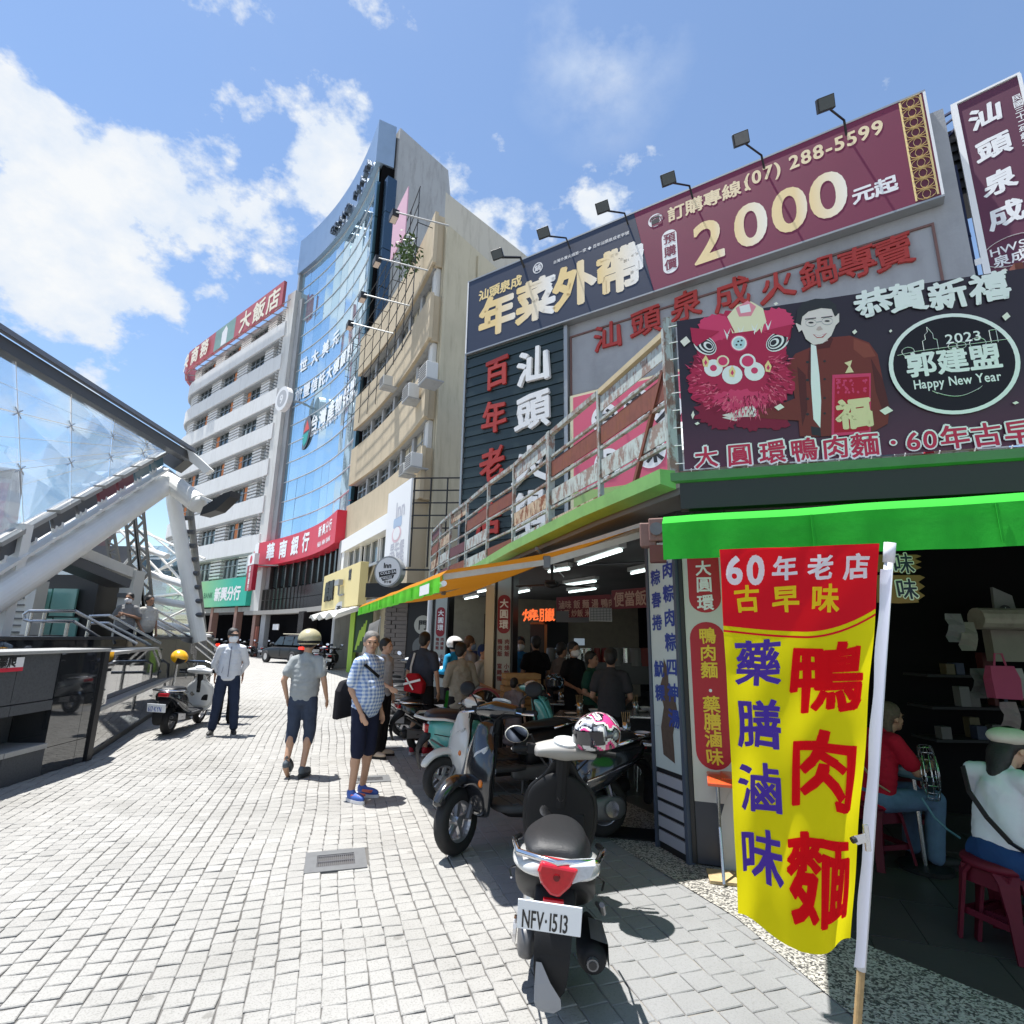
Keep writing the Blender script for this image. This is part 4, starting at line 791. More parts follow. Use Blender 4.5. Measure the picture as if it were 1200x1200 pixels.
# far end wall toward the neighbour
e0 = Vector((-1.55, 15.2)); e1 = Vector((4, 17.5)); dd_ = (e1-e0).normalized(); nn_ = Vector((-dd_.y, dd_.x))
mb = MB(); mb.prism([tuple(e0), tuple(e1), tuple(e1+nn_*.1), tuple(e0+nn_*.1)], 2.76, 'z'); W2(mb.ob('end_wall', mat('cream tile wall', (.40, .36, .28), .7, var=.3, vscale=6), shop))
for (t0, t1, z1, m) in ((.9, 1.7, 2.3, M_blk), (2.6, 3.5, 2.2, M_blk), (.35, .7, 1.3, M_navyst)): p0 = e0+dd_*t0-nn_*.06; p1 = e0+dd_*t1-nn_*.06; mb = MB(); mb.prism([tuple(p0), tuple(p1), tuple(p1+nn_*.05), tuple(p0+nn_*.05)], z1, 'z'); W2(mb.ob('doorway', m, shop))
# ceiling tubes
M_tube = mat('lit tube', (.9, .95, .95), .5, emis=(.85, 1, .97), es=1.8); M_fix = mat('lamp tray', (.6, .62, .62), .5)
tub = [((678, 661), (728, 645)), ((740, 672), (773, 665)), ((643, 670), (667, 666.5)), ((663, 686), (698, 681)), ((667, 694), (698, 690)), ((600, 696), (620, 692)), ((545, 702), (560, 699)), ((560, 694), (575, 691)), ((1103, 657), (1096, 680)), ((1117, 657), (1112, 680)), ((1166, 655), (1162, 679)), ((1184, 655), (1177, 678))]
tl = ['nearest ceiling tube light, hung by the awning bracket', 'ceiling tube light close beside the corner pillar', 'ceiling tube light over the middle of the arcade', 'upper of the pair of tubes before the red menu', 'lower of the pair of tubes before the red menu', 'tube light behind the second pillar', 'faint far tube light between the pillars', 'far tube light near the cream post', 'left tube of the left pair under the green awning', 'right tube of the left pair under the green awning', 'left tube of the right pair under the green awning', 'rightmost ceiling tube under the green awning']
for (p, q), lab in zip(tub, tl):
    a_, b_ = G(*p, 2.66), G(*q, 2.66); c = (a_+b_)/2; L_ = (b_-a_).length
    if L_ > 2.2: L_ = 2.2
    t = thing('tube_light', lab, 'ceiling light', (c.x, c.y, 0), atan2(b_.y-a_.y, b_.x-a_.x), 'tube lights on the shop ceiling')
    MB().box(-L_/2-.04, L_/2+.04, -.05, .05, 2.69, 2.75).ob('tray', M_fix, t); MB().tube([(-L_/2, 0, 2.66), (L_/2, 0, 2.66)], .018, 8).ob('tube', M_tube, t)
# ---- roof railing
M_gal = mat('pale weathered steel', (.34, .39, .38), .6, var=.3, vscale=7, rust=.75); M_rust = mat('rusted brown panel', (.17, .05, .035), .8, var=.5, vscale=6, rust=.6); M_pale = mat('pale blue grey panel', (.40, .46, .45), .6, var=.25, vscale=4, rust=.7); M_rustp = mat('cream rusted panel', (.44, .36, .26), .75, var=.3, vscale=6, rust=1.)
rl = thing('roof_railing', 'rusty pale steel railing with slatted panels round the edge of the shop roof', 'railing', (1.3, 4.12, 0))
tops = [(783, 387), (702, 460), (645, 508), (603, 545), (573, 567), (548, 588), (529, 602), (517, 613), (507, 624)]
pts = [G(x, y, 4.34) for x, y in tops]
for i, p in enumerate(pts):
    wd = .09 if i in (0, 2) else .05
    MB().box(-wd/2, wd/2, -wd/2, wd/2, 2.9, 4.36).ob('post', M_gal, rl, loc=(p.x-1.3, p.y-4.12, 0), rot=(0, 0, .35))
rows = [(4.10, 4.27, M_pale, .9), (3.72, 3.93, M_rust, 1.), (3.34, 3.54, M_pale, 1.), (2.97, 3.16, M_rust, 1.)]
rd = random.Random(8)
for i in range(len(pts)-1):
    p, q = pts[i], pts[i+1]; d = Vector((q.x-p.x, q.y-p.y)); L_ = d.length; a = atan2(d.y, d.x)
    def seg(z0, z1, m, nm, t=.03): MB().box(.03, L_-.03, -t/2, t/2, z0, z1).ob(nm, m, rl, loc=(p.x-1.3, p.y-4.12, 0), rot=(0, 0, a))
    seg(4.30, 4.36, M_gal if i else mat('yellowed rail', (.45, .38, .24), .6, var=.4), 'rail', .06)
    for z in (3.98, 3.66, 3.28, 2.93): seg(z, z+.03, M_gal, 'rail', .04)
    for k, (z0, z1, m, pr) in enumerate(rows):
        mm = m
        if k in (2, 3): mm = [M_pale, M_rustp, M_rust][rd.randrange(3)] if i else (M_pale if k == 2 else None)
        if i >= 5: mm = [M_pale, M_rustp, M_rust, mat('plum panel', (.10, .03, .04), .7)][(i+k*3) % 4]
        if k == 3 and i == 0: mm = None
        if k == 0 and i in (1, 3, 4, 6): mm = None
        if k == 1 and i in (2, 5): mm = None
        if mm is not None and not (k == 2 and i in (3,)): seg(z0, z1, mm, 'panel', .012)
    if i in (0, 7): MB().beam((.1, 0, 4.0), (L_*.55, .0, 2.95), .04).ob('brace', M_rust, rl, loc=(p.x-1.3, p.y-4.12, 0), rot=(0, 0, a))
# white corrugated shed, air conditioner, canopy on the roof
sh = thing('corrugated_shed', 'white corrugated metal shed on the shop roof behind the railing', 'shed', (2.3, 7.2, 2.92), NF[1]); mb = MB()
for k in range(22): mb.box(k*.11, k*.11+.07, -.02, .0, 0, 1.25); 
mb.box(0, 2.4, 0, 1.2, 0, 1.25); mb.ob('wall', mat('white corrugated sheet', (.62, .63, .62), .6, streak=.3), sh); mb = MB(); mb.prism([(-.15, 1.25), (1.3, 1.25), (.1, 1.75)], 2.5, 'x', -.05); mb.ob('roof', M_wht, sh)
ac = thing('air_conditioner', 'outdoor air conditioner unit on the shop roof beside the white shed', 'air conditioner', (1.35, 7.2, 2.92), NF[1]+.2); MB().box(0, .8, 0, .3, .05, .6).ob('casing', M_ac, ac, bevel=.02); mb = MB()
for k in range(9): mb.box(.08, .5, -.015, -.002, .1+k*.05, .125+k*.05)
mb.ob('grille', mat('grille grey', (.2, .2, .2), .6), ac)
# ---- printed banner
bn = thing('new_year_banner', 'dark purple printed new year banner with a lion head and portrait above the green awning', 'banner', *at(NF))
z0b = 3.0
gx = MB()
def bx_(x, z): return -.0+.004*noise.noise(Vector((x*1.3, z*1.8, 3)))+.003*noise.noise(Vector((x*5, z*4, 9)))*max(0, 1-(z-3.0)*1.4)
NXB, NZB = 40, 22
for i in range(NXB+1):
    for j in range(NZB+1): x = .05+2.62*i/NXB; z = z0b+(4.335-z0b)*j/NZB; gx.v.append((x, bx_(x, z), z))
gx.f = [(i*(NZB+1)+j, (i+1)*(NZB+1)+j, (i+1)*(NZB+1)+j+1, i*(NZB+1)+j+1) for i in range(NXB) for j in range(NZB)]; gx.mi = [0]*len(gx.f)
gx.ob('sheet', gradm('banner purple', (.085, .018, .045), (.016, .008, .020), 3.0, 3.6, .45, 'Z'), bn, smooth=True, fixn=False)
B_n = [0]
def bp(pts, m, lay, name='print'):           # polygon given in photograph pixels, printed on the banner
    B_n[0] += 1; P = pxp(NF, pts); return flat(name, [P], m, bn, -.0075-.0005*lay-.00001*(B_n[0] % 30))
def furry(cx, cy, rx, ry, m, lay, jag=.09, n=150, seed=1, rot=0): bp([(cx+a, cy+b) for a, b in ell(0, 0, rx, ry, n, rot, jag, seed)], m, lay)
def C(n, c, r=.5): return mat('print '+n, c, r, spec=.3)
cr1, cr2, cr3, cr4 = C('crimson', (.42, .02, .07)), C('dark crimson', (.22, .012, .04)), C('pink red', (.62, .05, .14)), C('rose', (.75, .25, .32))
for k in range(9): furry(868+random.Random(k).uniform(-42, 42), 478+k % 3*5, 22, 16, cr2, 0, .2, 40, k)
furry(868, 440, 58, 52, cr2, 1, .07, 90, 2); furry(870, 405, 52, 42, cr1, 2, .06, 90, 3); furry(834, 450, 28, 26, cr1, 2, .12, 60, 4); furry(900, 448, 30, 26, cr1, 2, .12, 60, 5); furry(868, 460, 44, 20, cr1, 3, .12, 80, 6)
furry(838, 385, 20, 16, cr3, 3, .1, 50, 7); furry(908, 378, 22, 16, cr3, 3, .1, 50, 8); furry(868, 468, 34, 11, cr3, 4, .15, 60, 9)
bp([(852, 372), (864, 358), (880, 354), (894, 362), (898, 378), (886, 390), (862, 392)], C('cream', (.78, .72, .50)), 5); bp([(862, 362), (876, 353), (886, 360), (880, 371), (866, 372)], cr4, 6); bp([(866, 360), (878, 357), (880, 366), (868, 368)], M_wht, 7)
for i in range(7): bp([(848+i*8, 386-i*1.6), (852+i*8, 399-i*1.5), (856+i*8, 385-i*1.6), (852+i*8, 393-i*1.6)], C('cream', (.78, .72, .50)) if i % 2 else M_wht, 6)
bp([(853, 392), (884, 388), (876, 414), (860, 416)], cr1, 6)
for rx, m, l in ((10.5, cr3, 7), (9, M_wht, 8), (7, C('pale blue', (.45, .62, .66)), 9)): bp(ell(866, 403, rx, rx*.95, 20), m, l)
for dx, dy in ((-3, 2), (2, 2), (-1, -2), (3, -3)): bp(ell(866+dx, 403+dy, 1.4, 1.2, 6), M_blk, 10)
for (cx, cy, s) in ((826, 405, 1), (911, 401, -1)):
    for k, (r, m) in enumerate(((15, M_wht), (13, M_blk), (10.5, M_wht), (8.5, M_blk), (6, M_wht), (4, M_blk))): bp([(cx+a*.95, cy+b*.75-a*.28*s*-1) for a, b in ell(s*k*1.0, 0, r*.95, r, 22)], m, 7+k)
    bp([(cx-17, cy-16-4*s), (cx+17, cy-18+2*s), (cx+17*s*-1 if 0 else cx+10*s*-1, cy+2), (cx-15*s, cy-4)], cr1, 14)
for (cx, cy, r, m, l) in ((847, 424, 7.5, C('cream', (.78, .72, .50)), 8), (847, 424, 5.5, cr3, 9), (876, 424, 9.5, M_wht, 8), (876, 424, 7, cr3, 9), (836, 432, 11, M_wht, 7), (858, 440, 12, M_wht, 7), (884, 436, 12, M_wht, 7), (836, 432, 4, cr3, 9), (884, 435, 4, cr3, 9)): bp(ell(cx, cy, r, r*.92, 18), m, l)
for (cx, cy) in ((858, 436), (900, 430), (827, 424)): bp([(cx, cy-7), (cx+4, cy), (cx+2, cy+7), (cx-3, cy+6), (cx-4, cy-1)], M_gold, 10); bp([(cx, cy-2), (cx+2, cy+2), (cx, cy+5), (cx-2, cy+2)], cr3, 11)
fur = [MB(), MB(), MB()]; rdf = random.Random(17)
for k in range(620):
    a = rdf.uniform(0, 2*pi); r = rdf.uniform(.55, 1.08); cx, cy = 868+56*r*cos(a), 437+50*r*sin(a)
    if abs(cx-868) < 24 and 352 < cy < 452 or (abs(cy-403) < 16 and abs(abs(cx-868)-42) < 18) or (420 < cy < 447 and abs(cx-860) < 36): continue
    L_ = rdf.uniform(4, 9); b_ = a+rdf.uniform(-.5, .5)+.25; P = pxp(NF, [(cx-sin(b_)*.8, cy+cos(b_)*.8), (cx+L_*cos(b_), cy+L_*sin(b_)), (cx+sin(b_)*.8, cy-cos(b_)*.8)]); fur[k % 3]._add([(x, -.0112-.00001*(k % 9), z) for x, z in P], [(0, 1, 2)])
for mbf, mf in zip(fur, (cr2, cr3, C('fur light', (.72, .14, .22)))): mbf.ob('print', mf, bn, fixn=False, kind='stuff')
# the printed portrait: a generic smiling man with glasses in a brown mandarin jacket
jk, jk2, jk3 = C('jacket brown', (.17, .032, .026)), C('jacket dark', (.09, .018, .018)), C('jacket light', (.24, .055, .04))
bp([(921, 430), (932, 415), (956, 405), (974, 396), (996, 394), (1018, 402), (1028, 416), (1034, 445), (1042, 478), (1040, 497), (1020, 508), (960, 512), (937, 512), (935, 486), (928, 450)], jk, 2)
bp([(945, 462), (905, 478), (882, 482), (884, 490), (915, 492), (945, 494)], jk, 3); bp([(1020, 420), (1034, 445), (1042, 478), (1036, 488), (1026, 460)], jk2, 3); bp([(1000, 397), (1018, 404), (1026, 418), (1012, 420), (1000, 410)], jk3, 3)
bp([(934, 430), (944, 440), (946, 480), (940, 500), (937, 470)], jk2, 3); bp([(948, 410), (954, 420), (950, 460), (946, 440)], jk2, 3)
bp([(950, 404), (956, 406), (960, 440), (962, 470), (961, 502), (953, 492), (950, 450)], M_wht, 4); bp([(950, 500), (961, 502), (962, 512), (951, 510)], M_blk, 4)
bp([(954, 402), (958, 398), (972, 394), (976, 398), (972, 408), (958, 410)], jk2, 4)
for y in (425, 446, 468, 486): bp(ell(946, y, 2.0, 1.6, 8), M_blk, 5); bp(ell(966, y-1, 1.6, 1.4, 8), M_blk, 5)
skin_p, skin_s = C('print skin', (.72, .62, .60)), C('print skin shade', (.50, .38, .36))
bp([(951, 392), (968, 389), (970, 400), (960, 404), (953, 402)], skin_s, 5)
bp([(938, 372), (939, 386), (944, 398), (953, 405), (964, 403), (974, 394), (979, 382), (980, 368), (976, 356), (958, 352), (942, 358)], skin_p, 6)
bp([(932, 380), (937, 377), (940, 387), (936, 390)], skin_p, 6); bp([(979, 370), (983, 368), (983, 378), (979, 382)], skin_p, 6)
bp([(932, 379), (934, 364), (941, 355), (955, 351), (970, 351), (979, 358), (981, 370), (978, 372), (974, 363), (962, 362), (947, 366), (940, 372), (938, 382)], C('print hair', (.03, .03, .035)), 8)
for ex in (950, 969): bp([(ex-7, 374.5-(ex-950)*.1), (ex+6, 373-(ex-950)*.1), (ex+6, 374.2-(ex-950)*.1), (ex-7, 375.6-(ex-950)*.1)], M_blk, 9); bp(ell(ex, 379-(ex-950)*.1, 3.2, 1.1, 10), C('print hair', (.03, .03, .035)), 9)
for ex in (950, 969):
    P = ell(ex, 379-(ex-950)*.1, 6.5, 4.2, 16)
    for i in range(16): a_, b_ = P[i], P[(i+1) % 16]; bp([a_, b_, (b_[0], b_[1]+.7), (a_[0], a_[1]+.7)], C('spectacle grey', (.3, .3, .33)), 10)
bp([(956.5, 378), (962.5, 377.2), (962.5, 378.2), (956.5, 379)], C('spectacle grey', (.3, .3, .33)), 10)
bp([(958, 384), (961, 383), (964, 387), (959, 388.5), (956, 387.5)], skin_s, 9); bp([(952, 392.5), (960, 394.5), (969, 391), (964, 396.5), (957, 397)], C('print lips', (.45, .12, .13)), 9); bp([(954, 393.4), (960, 394.8), (967, 392.4), (962, 395.6), (957, 395.6)], M_wht, 10)
# hand with fruit, red packet
bp([(846, 487), (860, 483), (872, 477), (880, 477), (884, 489), (872, 489), (858, 491)], skin_p, 5); bp([(846, 490), (850, 489), (866, 492), (862, 494)], skin_p, 5); bp(ell(853, 477, 8, 6.5, 18), cr3, 6); bp([(852, 470), (855, 467), (855, 472)], jk2, 7); bp([(881, 476), (885, 477), (887, 489), (884, 489)], M_wht, 6)
bp([(975, 440), (1020, 438), (1020, 508), (974, 512)], cr3, 6); bp([(978, 444), (1018, 442), (1018, 505), (977, 508)], C('packet red', (.42, .01, .03)), 7)
rd = random.Random(4)
for k in range(40): x, y = rd.uniform(980, 1016), rd.uniform(445, 462); bp(ell(x, y, rd.uniform(.8, 1.8), rd.uniform(.8, 1.8), 6, rd.random()), cr3, 8)
x, z = LP(NF, 1000, 485); text('福', 'print', C('pale gold', (.72, .60, .36)), bn, x-.115, z, .235, y=-.0135, fat=.05, brush=.05)
bp([(990, 438), (994, 430), (989, 426), (998, 423), (996, 430), (1000, 437)], C('pale gold', (.72, .60, .36)), 9)
# lettering on the banner
for c, (px, py) in zip('恭賀新禧', [(1022, 358), (1063, 351), (1109, 348), (1158, 340)]):
    x, z = LP(NF, px, py-2); text(c, 'lettering', M_wht, bn, x-.125, z, .25, y=-.0158, fat=.035, brush=.10)
x, z = LP(NF, 1116, 427)
def ring(cx, cz, rx, rz, t, m, y, n=48, nm='ring'):
    mb = MB(); A_ = ell(cx, cz, rx, rz, n); B_ = ell(cx, cz, rx-t, rz-t, n)
    mb._add([(a, y, b) for a, b in A_+B_], [(i, (i+1) % n, (i+1) % n+n, i+n) for i in range(n)]); return mb.ob(nm, m, bn, fixn=False)
xl = LP(NF, 1040, 427)[0]; xr = LP(NF, 1195, 425)[0]; zz0 = LP(NF, 1116, 368)[1]; zz1 = LP(NF, 1116, 487)[1]
flat('disc', [ell((xl+xr)/2, (zz0+zz1)/2, (xr-xl)/2, (zz0-zz1)/2, 48)], C('near black', (.008, .006, .012)), bn, -.0150); ring((xl+xr)/2, (zz0+zz1)/2, (xr-xl)/2, (zz0-zz1)/2, .028, M_wht, -.0158)
cxr = (xl+xr)/2; czr = (zz0+zz1)/2
text('2023', 'lettering', M_wht, bn, cxr-.02, czr+.195, .105, y=-.0165, fat=.012); text('郭建盟', 'lettering', M_wht, bn, cxr-.29, czr+.02, .205, y=-.0165, fat=.03, sx=.95); text('Happy New Year', 'lettering', M_wht, bn, cxr-.26, czr-.135, .10, y=-.0165, fat=.012, sx=.70)
sk = MB()
def ln(pts, w=.006):
    for a_, b_ in zip(pts, pts[1:]): sk.beam((a_[0], -.0168, a_[1]), (b_[0], -.0168, b_[1]), .002, w, up=(0, 1, 0))
zb_ = czr+.12
ln([(cxr-.33, zb_-.01), (cxr-.25, zb_), (cxr-.2, zb_+.005), (cxr+.35, zb_+.015)]); ln([(cxr-.16, zb_), (cxr-.16, zb_+.08), (cxr-.14, zb_+.09), (cxr-.14, zb_+.13), (cxr-.12, zb_+.15), (cxr-.12, zb_+.19), (cxr-.10, zb_+.15), (cxr-.09, zb_+.13), (cxr-.09, zb_+.09), (cxr-.07, zb_+.08), (cxr-.07, zb_)])
for cx_, r_ in ((-.26, .04), (.02, .03), (.07, .03), (.17, .05)): ln([(cxr+cx_+r_*cos(radians(a_)), zb_+r_*.9*sin(radians(a_))+.01) for a_ in range(0, 361, 30)])
ln([(cxr+.25, zb_), (cxr+.25, zb_+.1), (cxr+.29, zb_+.1), (cxr+.29, zb_)]); ln([(cxr-.13+.26*t/10, czr-.215-.045*sin(pi*t/10)) for t in range(11)], .009); ln([(cxr-.15, czr-.2), (cxr-.12, czr-.225)]); ln([(cxr+.12, czr-.225), (cxr+.15, czr-.2)])
sk.ob('skyline_drawing', M_wht, bn)
def outl(s, px, py, size, par, F, sx=1., y=-.0158, m_in=None, m_out=None, fi=.03, fo=.085, brush=.06):
    x, z = LP(F, px, py); text(s, 'lettering_edge', m_out or M_wht, par, x, z, size, y=y, fat=fo, sx=sx, brush=brush); return text(s, 'lettering', m_in or M_red, par, x, z, size, y=y-.004, fat=fi, sx=sx, brush=brush)
z_ln = 3.085
xs0, _ = LP(NF, 806, 540)
for i, c in enumerate('大圓環鴨肉麵'):
    pxs = [(828, 541), (867, 537), (905, 534), (942, 530), (979, 527), (1013, 523)][i]; xq, _ = LP(NF, *pxs)
    text(c, 'lettering_edge', M_wht, bn, xq-.095, z_ln, .188, y=-.0158, fat=.085, brush=.06); text(c, 'lettering', mat('banner red', (.50, .015, .06), .5), bn, xq-.095, z_ln, .188, y=-.0166, fat=.02, brush=.06)
xq = LP(NF, 1046, 520)[0]; flat('dot', [ell(xq, z_ln, .026, .026)], M_wht, bn, -.0155); flat('dot', [ell(xq, z_ln, .016, .016)], mat('banner red', (.5, .01, .05), .5), bn, -.0165)
xq = LP(NF, 1061, 520)[0]; text('60年古早味', 'lettering_edge', M_wht, bn, xq, z_ln+.005, .18, y=-.0158, fat=.08, brush=.04, gap=.03); text('60年古早味', 'lettering', mat('banner red', (.50, .015, .06), .5), bn, xq, z_ln+.005, .18, y=-.0166, fat=.02, brush=.04, gap=.03)
for px, py, w, h in [(803, 401, 6, 6), (812, 487, 2, 5), (817, 497, 3, 2), (913, 478, 6, 4), (909, 357, 3, 2), (1001, 390, 3, 3), (1043, 389, 2, 2), (1178, 372, 5, 5), (1038, 482, 8, 5), (1189, 473, 4, 2), (1176, 318, 4, 2)]: bp([(px-w, py), (px+w*.2, py-h), (px+w, py), (px-w*.2, py+h)], C('confetti', (.78, .74, .66)), 13, 'confetti')
for x, wdt, m in ((-.03, .07, M_gal), (2.46, .05, M_rust)): MB().box(x-wdt/2, x+wdt/2, .02, .09, 2.93, 4.40).ob('post', m, bn)
for z in (2.97, 4.32): MB().box(.0, 2.7, .035, .065, z, z+.03).ob('crossbar', M_gal, bn)
tie = MB(); 
for k in range(9): z = 3.05+k*.155; tie.beam((.05, -.01, z), (-.02, .02, z+.01), .006)
for k in range(12): x = .1+k*.21; tie.beam((x, -.01, 3.0), (x, .04, 2.96), .006)
tie.ob('tie', M_wht, bn, kind='stuff')
# things behind the banner foot on the front roof edge
cl = thing('roof_clutter', 'pale blue and red boards lying on the roof edge under the banner', 'boards', *at(NF)); 
for i, (x0, x1, m) in enumerate(((1.25, 1.6, C('sky blue board', (.3, .45, .6))), (1.62, 1.8, M_wht), (1.84, 1.9, M_red), (1.92, 2.2, C('cream board', (.6, .55, .42))), (.3, .9, C('cream board', (.6, .55, .42))))): MB().box(x0, x1, .3+.05*i, .33+.05*i, 2.93, 3.25).ob('panel', m, cl)
# ---- front awning: slopes from the wall down to a front bar, deep valance
M_green = cloth('bright green canvas', (.05, .50, .05), .2, .1); M_val = cloth('green canvas valance', (.04, .48, .05), .3, .3)
def awning(t, a0, a1, b0, b1, off, mc, mv, vh, bulge, seedv):
    """canvas between wall line a0-a1 and front line b0-b1, valance hanging vh below the front"""
    a0, a1, b0, b1 = [Vector(q)-Vector(off) for q in (a0, a1, b0, b1)]; n = 60; R_ = []; out = (b0-a0); out.z = 0; out.normalize()
    for i in range(n+1):
        t_ = i/n; A = a0.lerp(a1, t_); B = b0.lerp(b1, t_); w = .002*sin(t_*31)+.005*noise.noise(Vector((t_*9, seedv, 0)))
        R_.append([tuple(A.lerp(B, u)+Vector((0, 0, -.05*sin(pi*u)+w*u))) for u in (0, .25, .5, .75, .93)]+[tuple(B+Vector((0, 0, w))-out*.02+Vector((0, 0, .0))), tuple(B+out*bulge+Vector((0, 0, -.05+w)))])
    mb = MB(); mb.loft(R_, cap=False, closed=False); mb.ob('canvas', mc, t, smooth=True, fixn=False)
    R_ = []; n = 120
    for i in range(n+1):
        t_ = i/n; B = b0.lerp(b1, t_); w = .002*sin(t_*31)+.005*noise.noise(Vector((t_*9, seedv, 0)))
        R_.append([tuple(B+out*(bulge+.002+(.012*noise.noise(Vector((t_*22, 5+seedv, 0)))+.008*sin(t_*90))*k/4)+Vector((0, 0, -.05+w*(1-k/8)-(vh-.05)*k/4))) for k in range(5)])
    mb = MB(); mb.loft(R_, cap=False, closed=False); mb.ob('valance', mv, t, smooth=True, fixn=False)
    for k in range(1, 6):
        B = b0.lerp(b1, k/5.5)+out*(bulge+.014); MB().beam(tuple(B+Vector((0, 0, -.055))), tuple(B+Vector((0, 0, -vh+.02))), .012, .003, up=(0, 1, 0)).ob('seam', mv, t)
    MB().tube([tuple(b0+Vector((0, 0, -.10))+out*.0), tuple(b1+Vector((0, 0, -.10)))], .022, 10).ob('front_bar', M_wht, t)
ZF = 2.36; v0 = G(779, 657, 2.10); v1 = G(1200, 641, 2.10); vd = (v1-v0).normalized(); fa_o = (v0.x, v0.y, 0)
fa = thing('green_awning', 'bright green canvas awning with a deep valance over the shop front on the right', 'awning', fa_o)
fb_0 = Vector((v0.x, v0.y, ZF)); fb_1 = fb_0+vd*4.2; wa0 = Vector((1.45, 4.34, 2.66)); wa1 = wa0+Vector((ux.x, ux.y, 0))*4.6
awning(fa, wa0, wa1, fb_0, fb_1, fa_o, M_green, M_val, .26, .035, 3.)
MB().beam(wa0-Vector(fa_o)+Vector((.08, 0, -.08)), fb_0-Vector(fa_o)+Vector((.08, .02, -.05)), .03, .05).ob('folding_arm', M_wht, fa)
# ---- street awning: orange underneath, lime valance along the street
M_or = cloth('orange canvas', (.40, .16, .012), .16, .15); M_arm = mat('awning bar', (.50, .46, .40), .5, var=.3, vscale=9)
A0 = AY(757, 622, 4.75); C0 = AY(521, 668, 4.12); sd3 = Vector((s_.x, s_.y, 0)).normalized(); oa_o = (A0.x, A0.y, 0)
oa = thing('street_awning', 'awning along the street side, orange underneath with a lime green valance at its far end', 'awning', oa_o)
A0 = Vector((A0.x, A0.y, 2.64)); C0 = Vector((C0.x, C0.y, C0.z)); LEN = 5.35
awning(oa, A0, A0+sd3*LEN+Vector((0, 0, -.24)), C0, C0+sd3*LEN, oa_o, M_or, cloth('lime canvas', (.16, .66, .06), .45, .06), .17, .03, 8.)
lo = lambda v: v-Vector(oa_o); dz_ = Vector((0, 0, -.07))
for k in (.0, .62):
    ea = A0+sd3*(LEN*k+.05); ec = C0+sd3*(LEN*k+.05); el = ea.lerp(ec, .52)+Vector((0, 0, -.05))
    MB().beam(lo(ea+dz_), lo(el+dz_), .04, .055).ob('folding_arm', M_arm, oa); MB().beam(lo(el+dz_), lo(ec+dz_*.7), .035, .045).ob('folding_arm', M_arm, oa); MB().box(-.03, .03, -.03, .03, -.05, .05).ob('elbow', M_steelf, oa, loc=lo(el+dz_), bevel=.008)
MB().beam(lo(A0+Vector((0, 0, -.02))), lo(A0+sd3*LEN+Vector((0, 0, -.02))), .10, .08).ob('roller', M_arm, oa)
mb = MB(); q = C0+sd3*.25-Vector((.05, .02, .16)); mb.poly([tuple(lo(q)), tuple(lo(q+sd3*.35)), tuple(lo(q+sd3*.35+Vector((0, 0, .08)))), tuple(lo(q+Vector((0, 0, .08))))]); mb.ob('label_patch', M_wht, oa)
gbx = thing('awning_gearbox', 'rusty white awning gearbox and bracket fixed by the corner pillar', 'bracket', (G(764, 628, 2.45).x, G(764, 628, 2.45).y, 0), NF[1]); mb = MB(); mb.box(-.09, .03, -.04, .06, 2.36, 2.55); mb.box(-.02, .10, -.06, .05, 2.40, 2.58); mb.ob('housing', mat('rusty enamel', (.22, .12, .10), .6, var=.4, vscale=20), gbx, bevel=.01); MB().tube([(.04, -.09, 2.49), (.04, -.03, 2.49)], .05, 12).ob('gear', M_steelf, gbx); MB().box(-.02, .10, -.05, .05, 2.24, 2.37).ob('block', mat('dull red brown', (.14, .04, .03), .6), gbx)
# ---- corner pillar with its signs
cp = thing('corner_pillar', 'corner pillar clad with a peeling white board and a red lettered sign board', 'pillar', (1.42, 4.66, 0), NF[1])
lf_o = Vector((1.42, 4.66))+s_.normalized()*.42; LF, LL = frame(lf_o, (1.42, 4.66))
def tol2(v): d = Vector(v)-Vector((1.42, 4.66)); c, s = cos(-NF[1]), sin(-NF[1]); return (d.x*c-d.y*s, d.x*s+d.y*c)
la = tol2(lf_o); core = [(0.012, .02), (.40, .02), (.42, .42), (la[0]+.03, la[1])]; mb = MB(); mb.prism(core, 2.76, 'z'); mb.ob('core', mat('dark core', (.02, .022, .025), .6), cp)
MB().box(0.035, .36, -.012, .018, .45, 2.6).ob('board', mat('off white board', (.55, .54, .50), .5, var=.08), cp)
for x in (0.0, .365): MB().box(x, x+.03, -.02, .02, 0.02, 2.6).ob('edge_trim', M_blk, cp)
MB().box(0.035, .36, -.012, .018, .02, .45).ob('board', mat('shaded foot', (.03, .035, .05), .4), cp)  # dark of the banner flag's cast shadow put into the foot's colour
mb = MB(); mb.prism([(.2, .0), (.36, .0), (.36, .62), (.33, .6), (.26, .48), (.2, .3)], .004, 'y', -.017); mb.ob('sunlit_patch', mat('off white board', (.5, .5, .46), .5), cp)  # pale patch painted where sun reaches the foot past the flag's shadow
RF2 = ((1.42, 4.66), NF[1])
zA = LP(RF2, 826, 657)[1]; zB = LP(RF2, 829, 718)[1]; zC = LP(RF2, 831, 729)[1]; zD = LP(RF2, 840, 902)[1]
M_csr = mat('crimson sign', (.42, .008, .025), .45)
flat('red_capsule', [rrect(.075, .325, zB, 2.5, .12)], M_csr, cp, -.014); flat('red_capsule', [rrect(.065, .335, zD, zC, .13)], M_csr, cp, -.014)
M_ye = mat('sign yellow', (.80, .55, .04), .5)
for c, py, m in zip('大圓環鴨肉麵藥膳滷味', (666, 685, 706, 745, 765, 785, 825, 845, 865, 886), [M_wht]*3+[M_ye]*7):
    text(c, 'lettering', m, cp, .2-.066, LP(RF2, 832, py)[1], .132, y=-.018, fat=.022, brush=.05)
flat('dot', [ell(.2, LP(RF2, 832, 809)[1], .012, .012)], M_wht, cp, -.018)
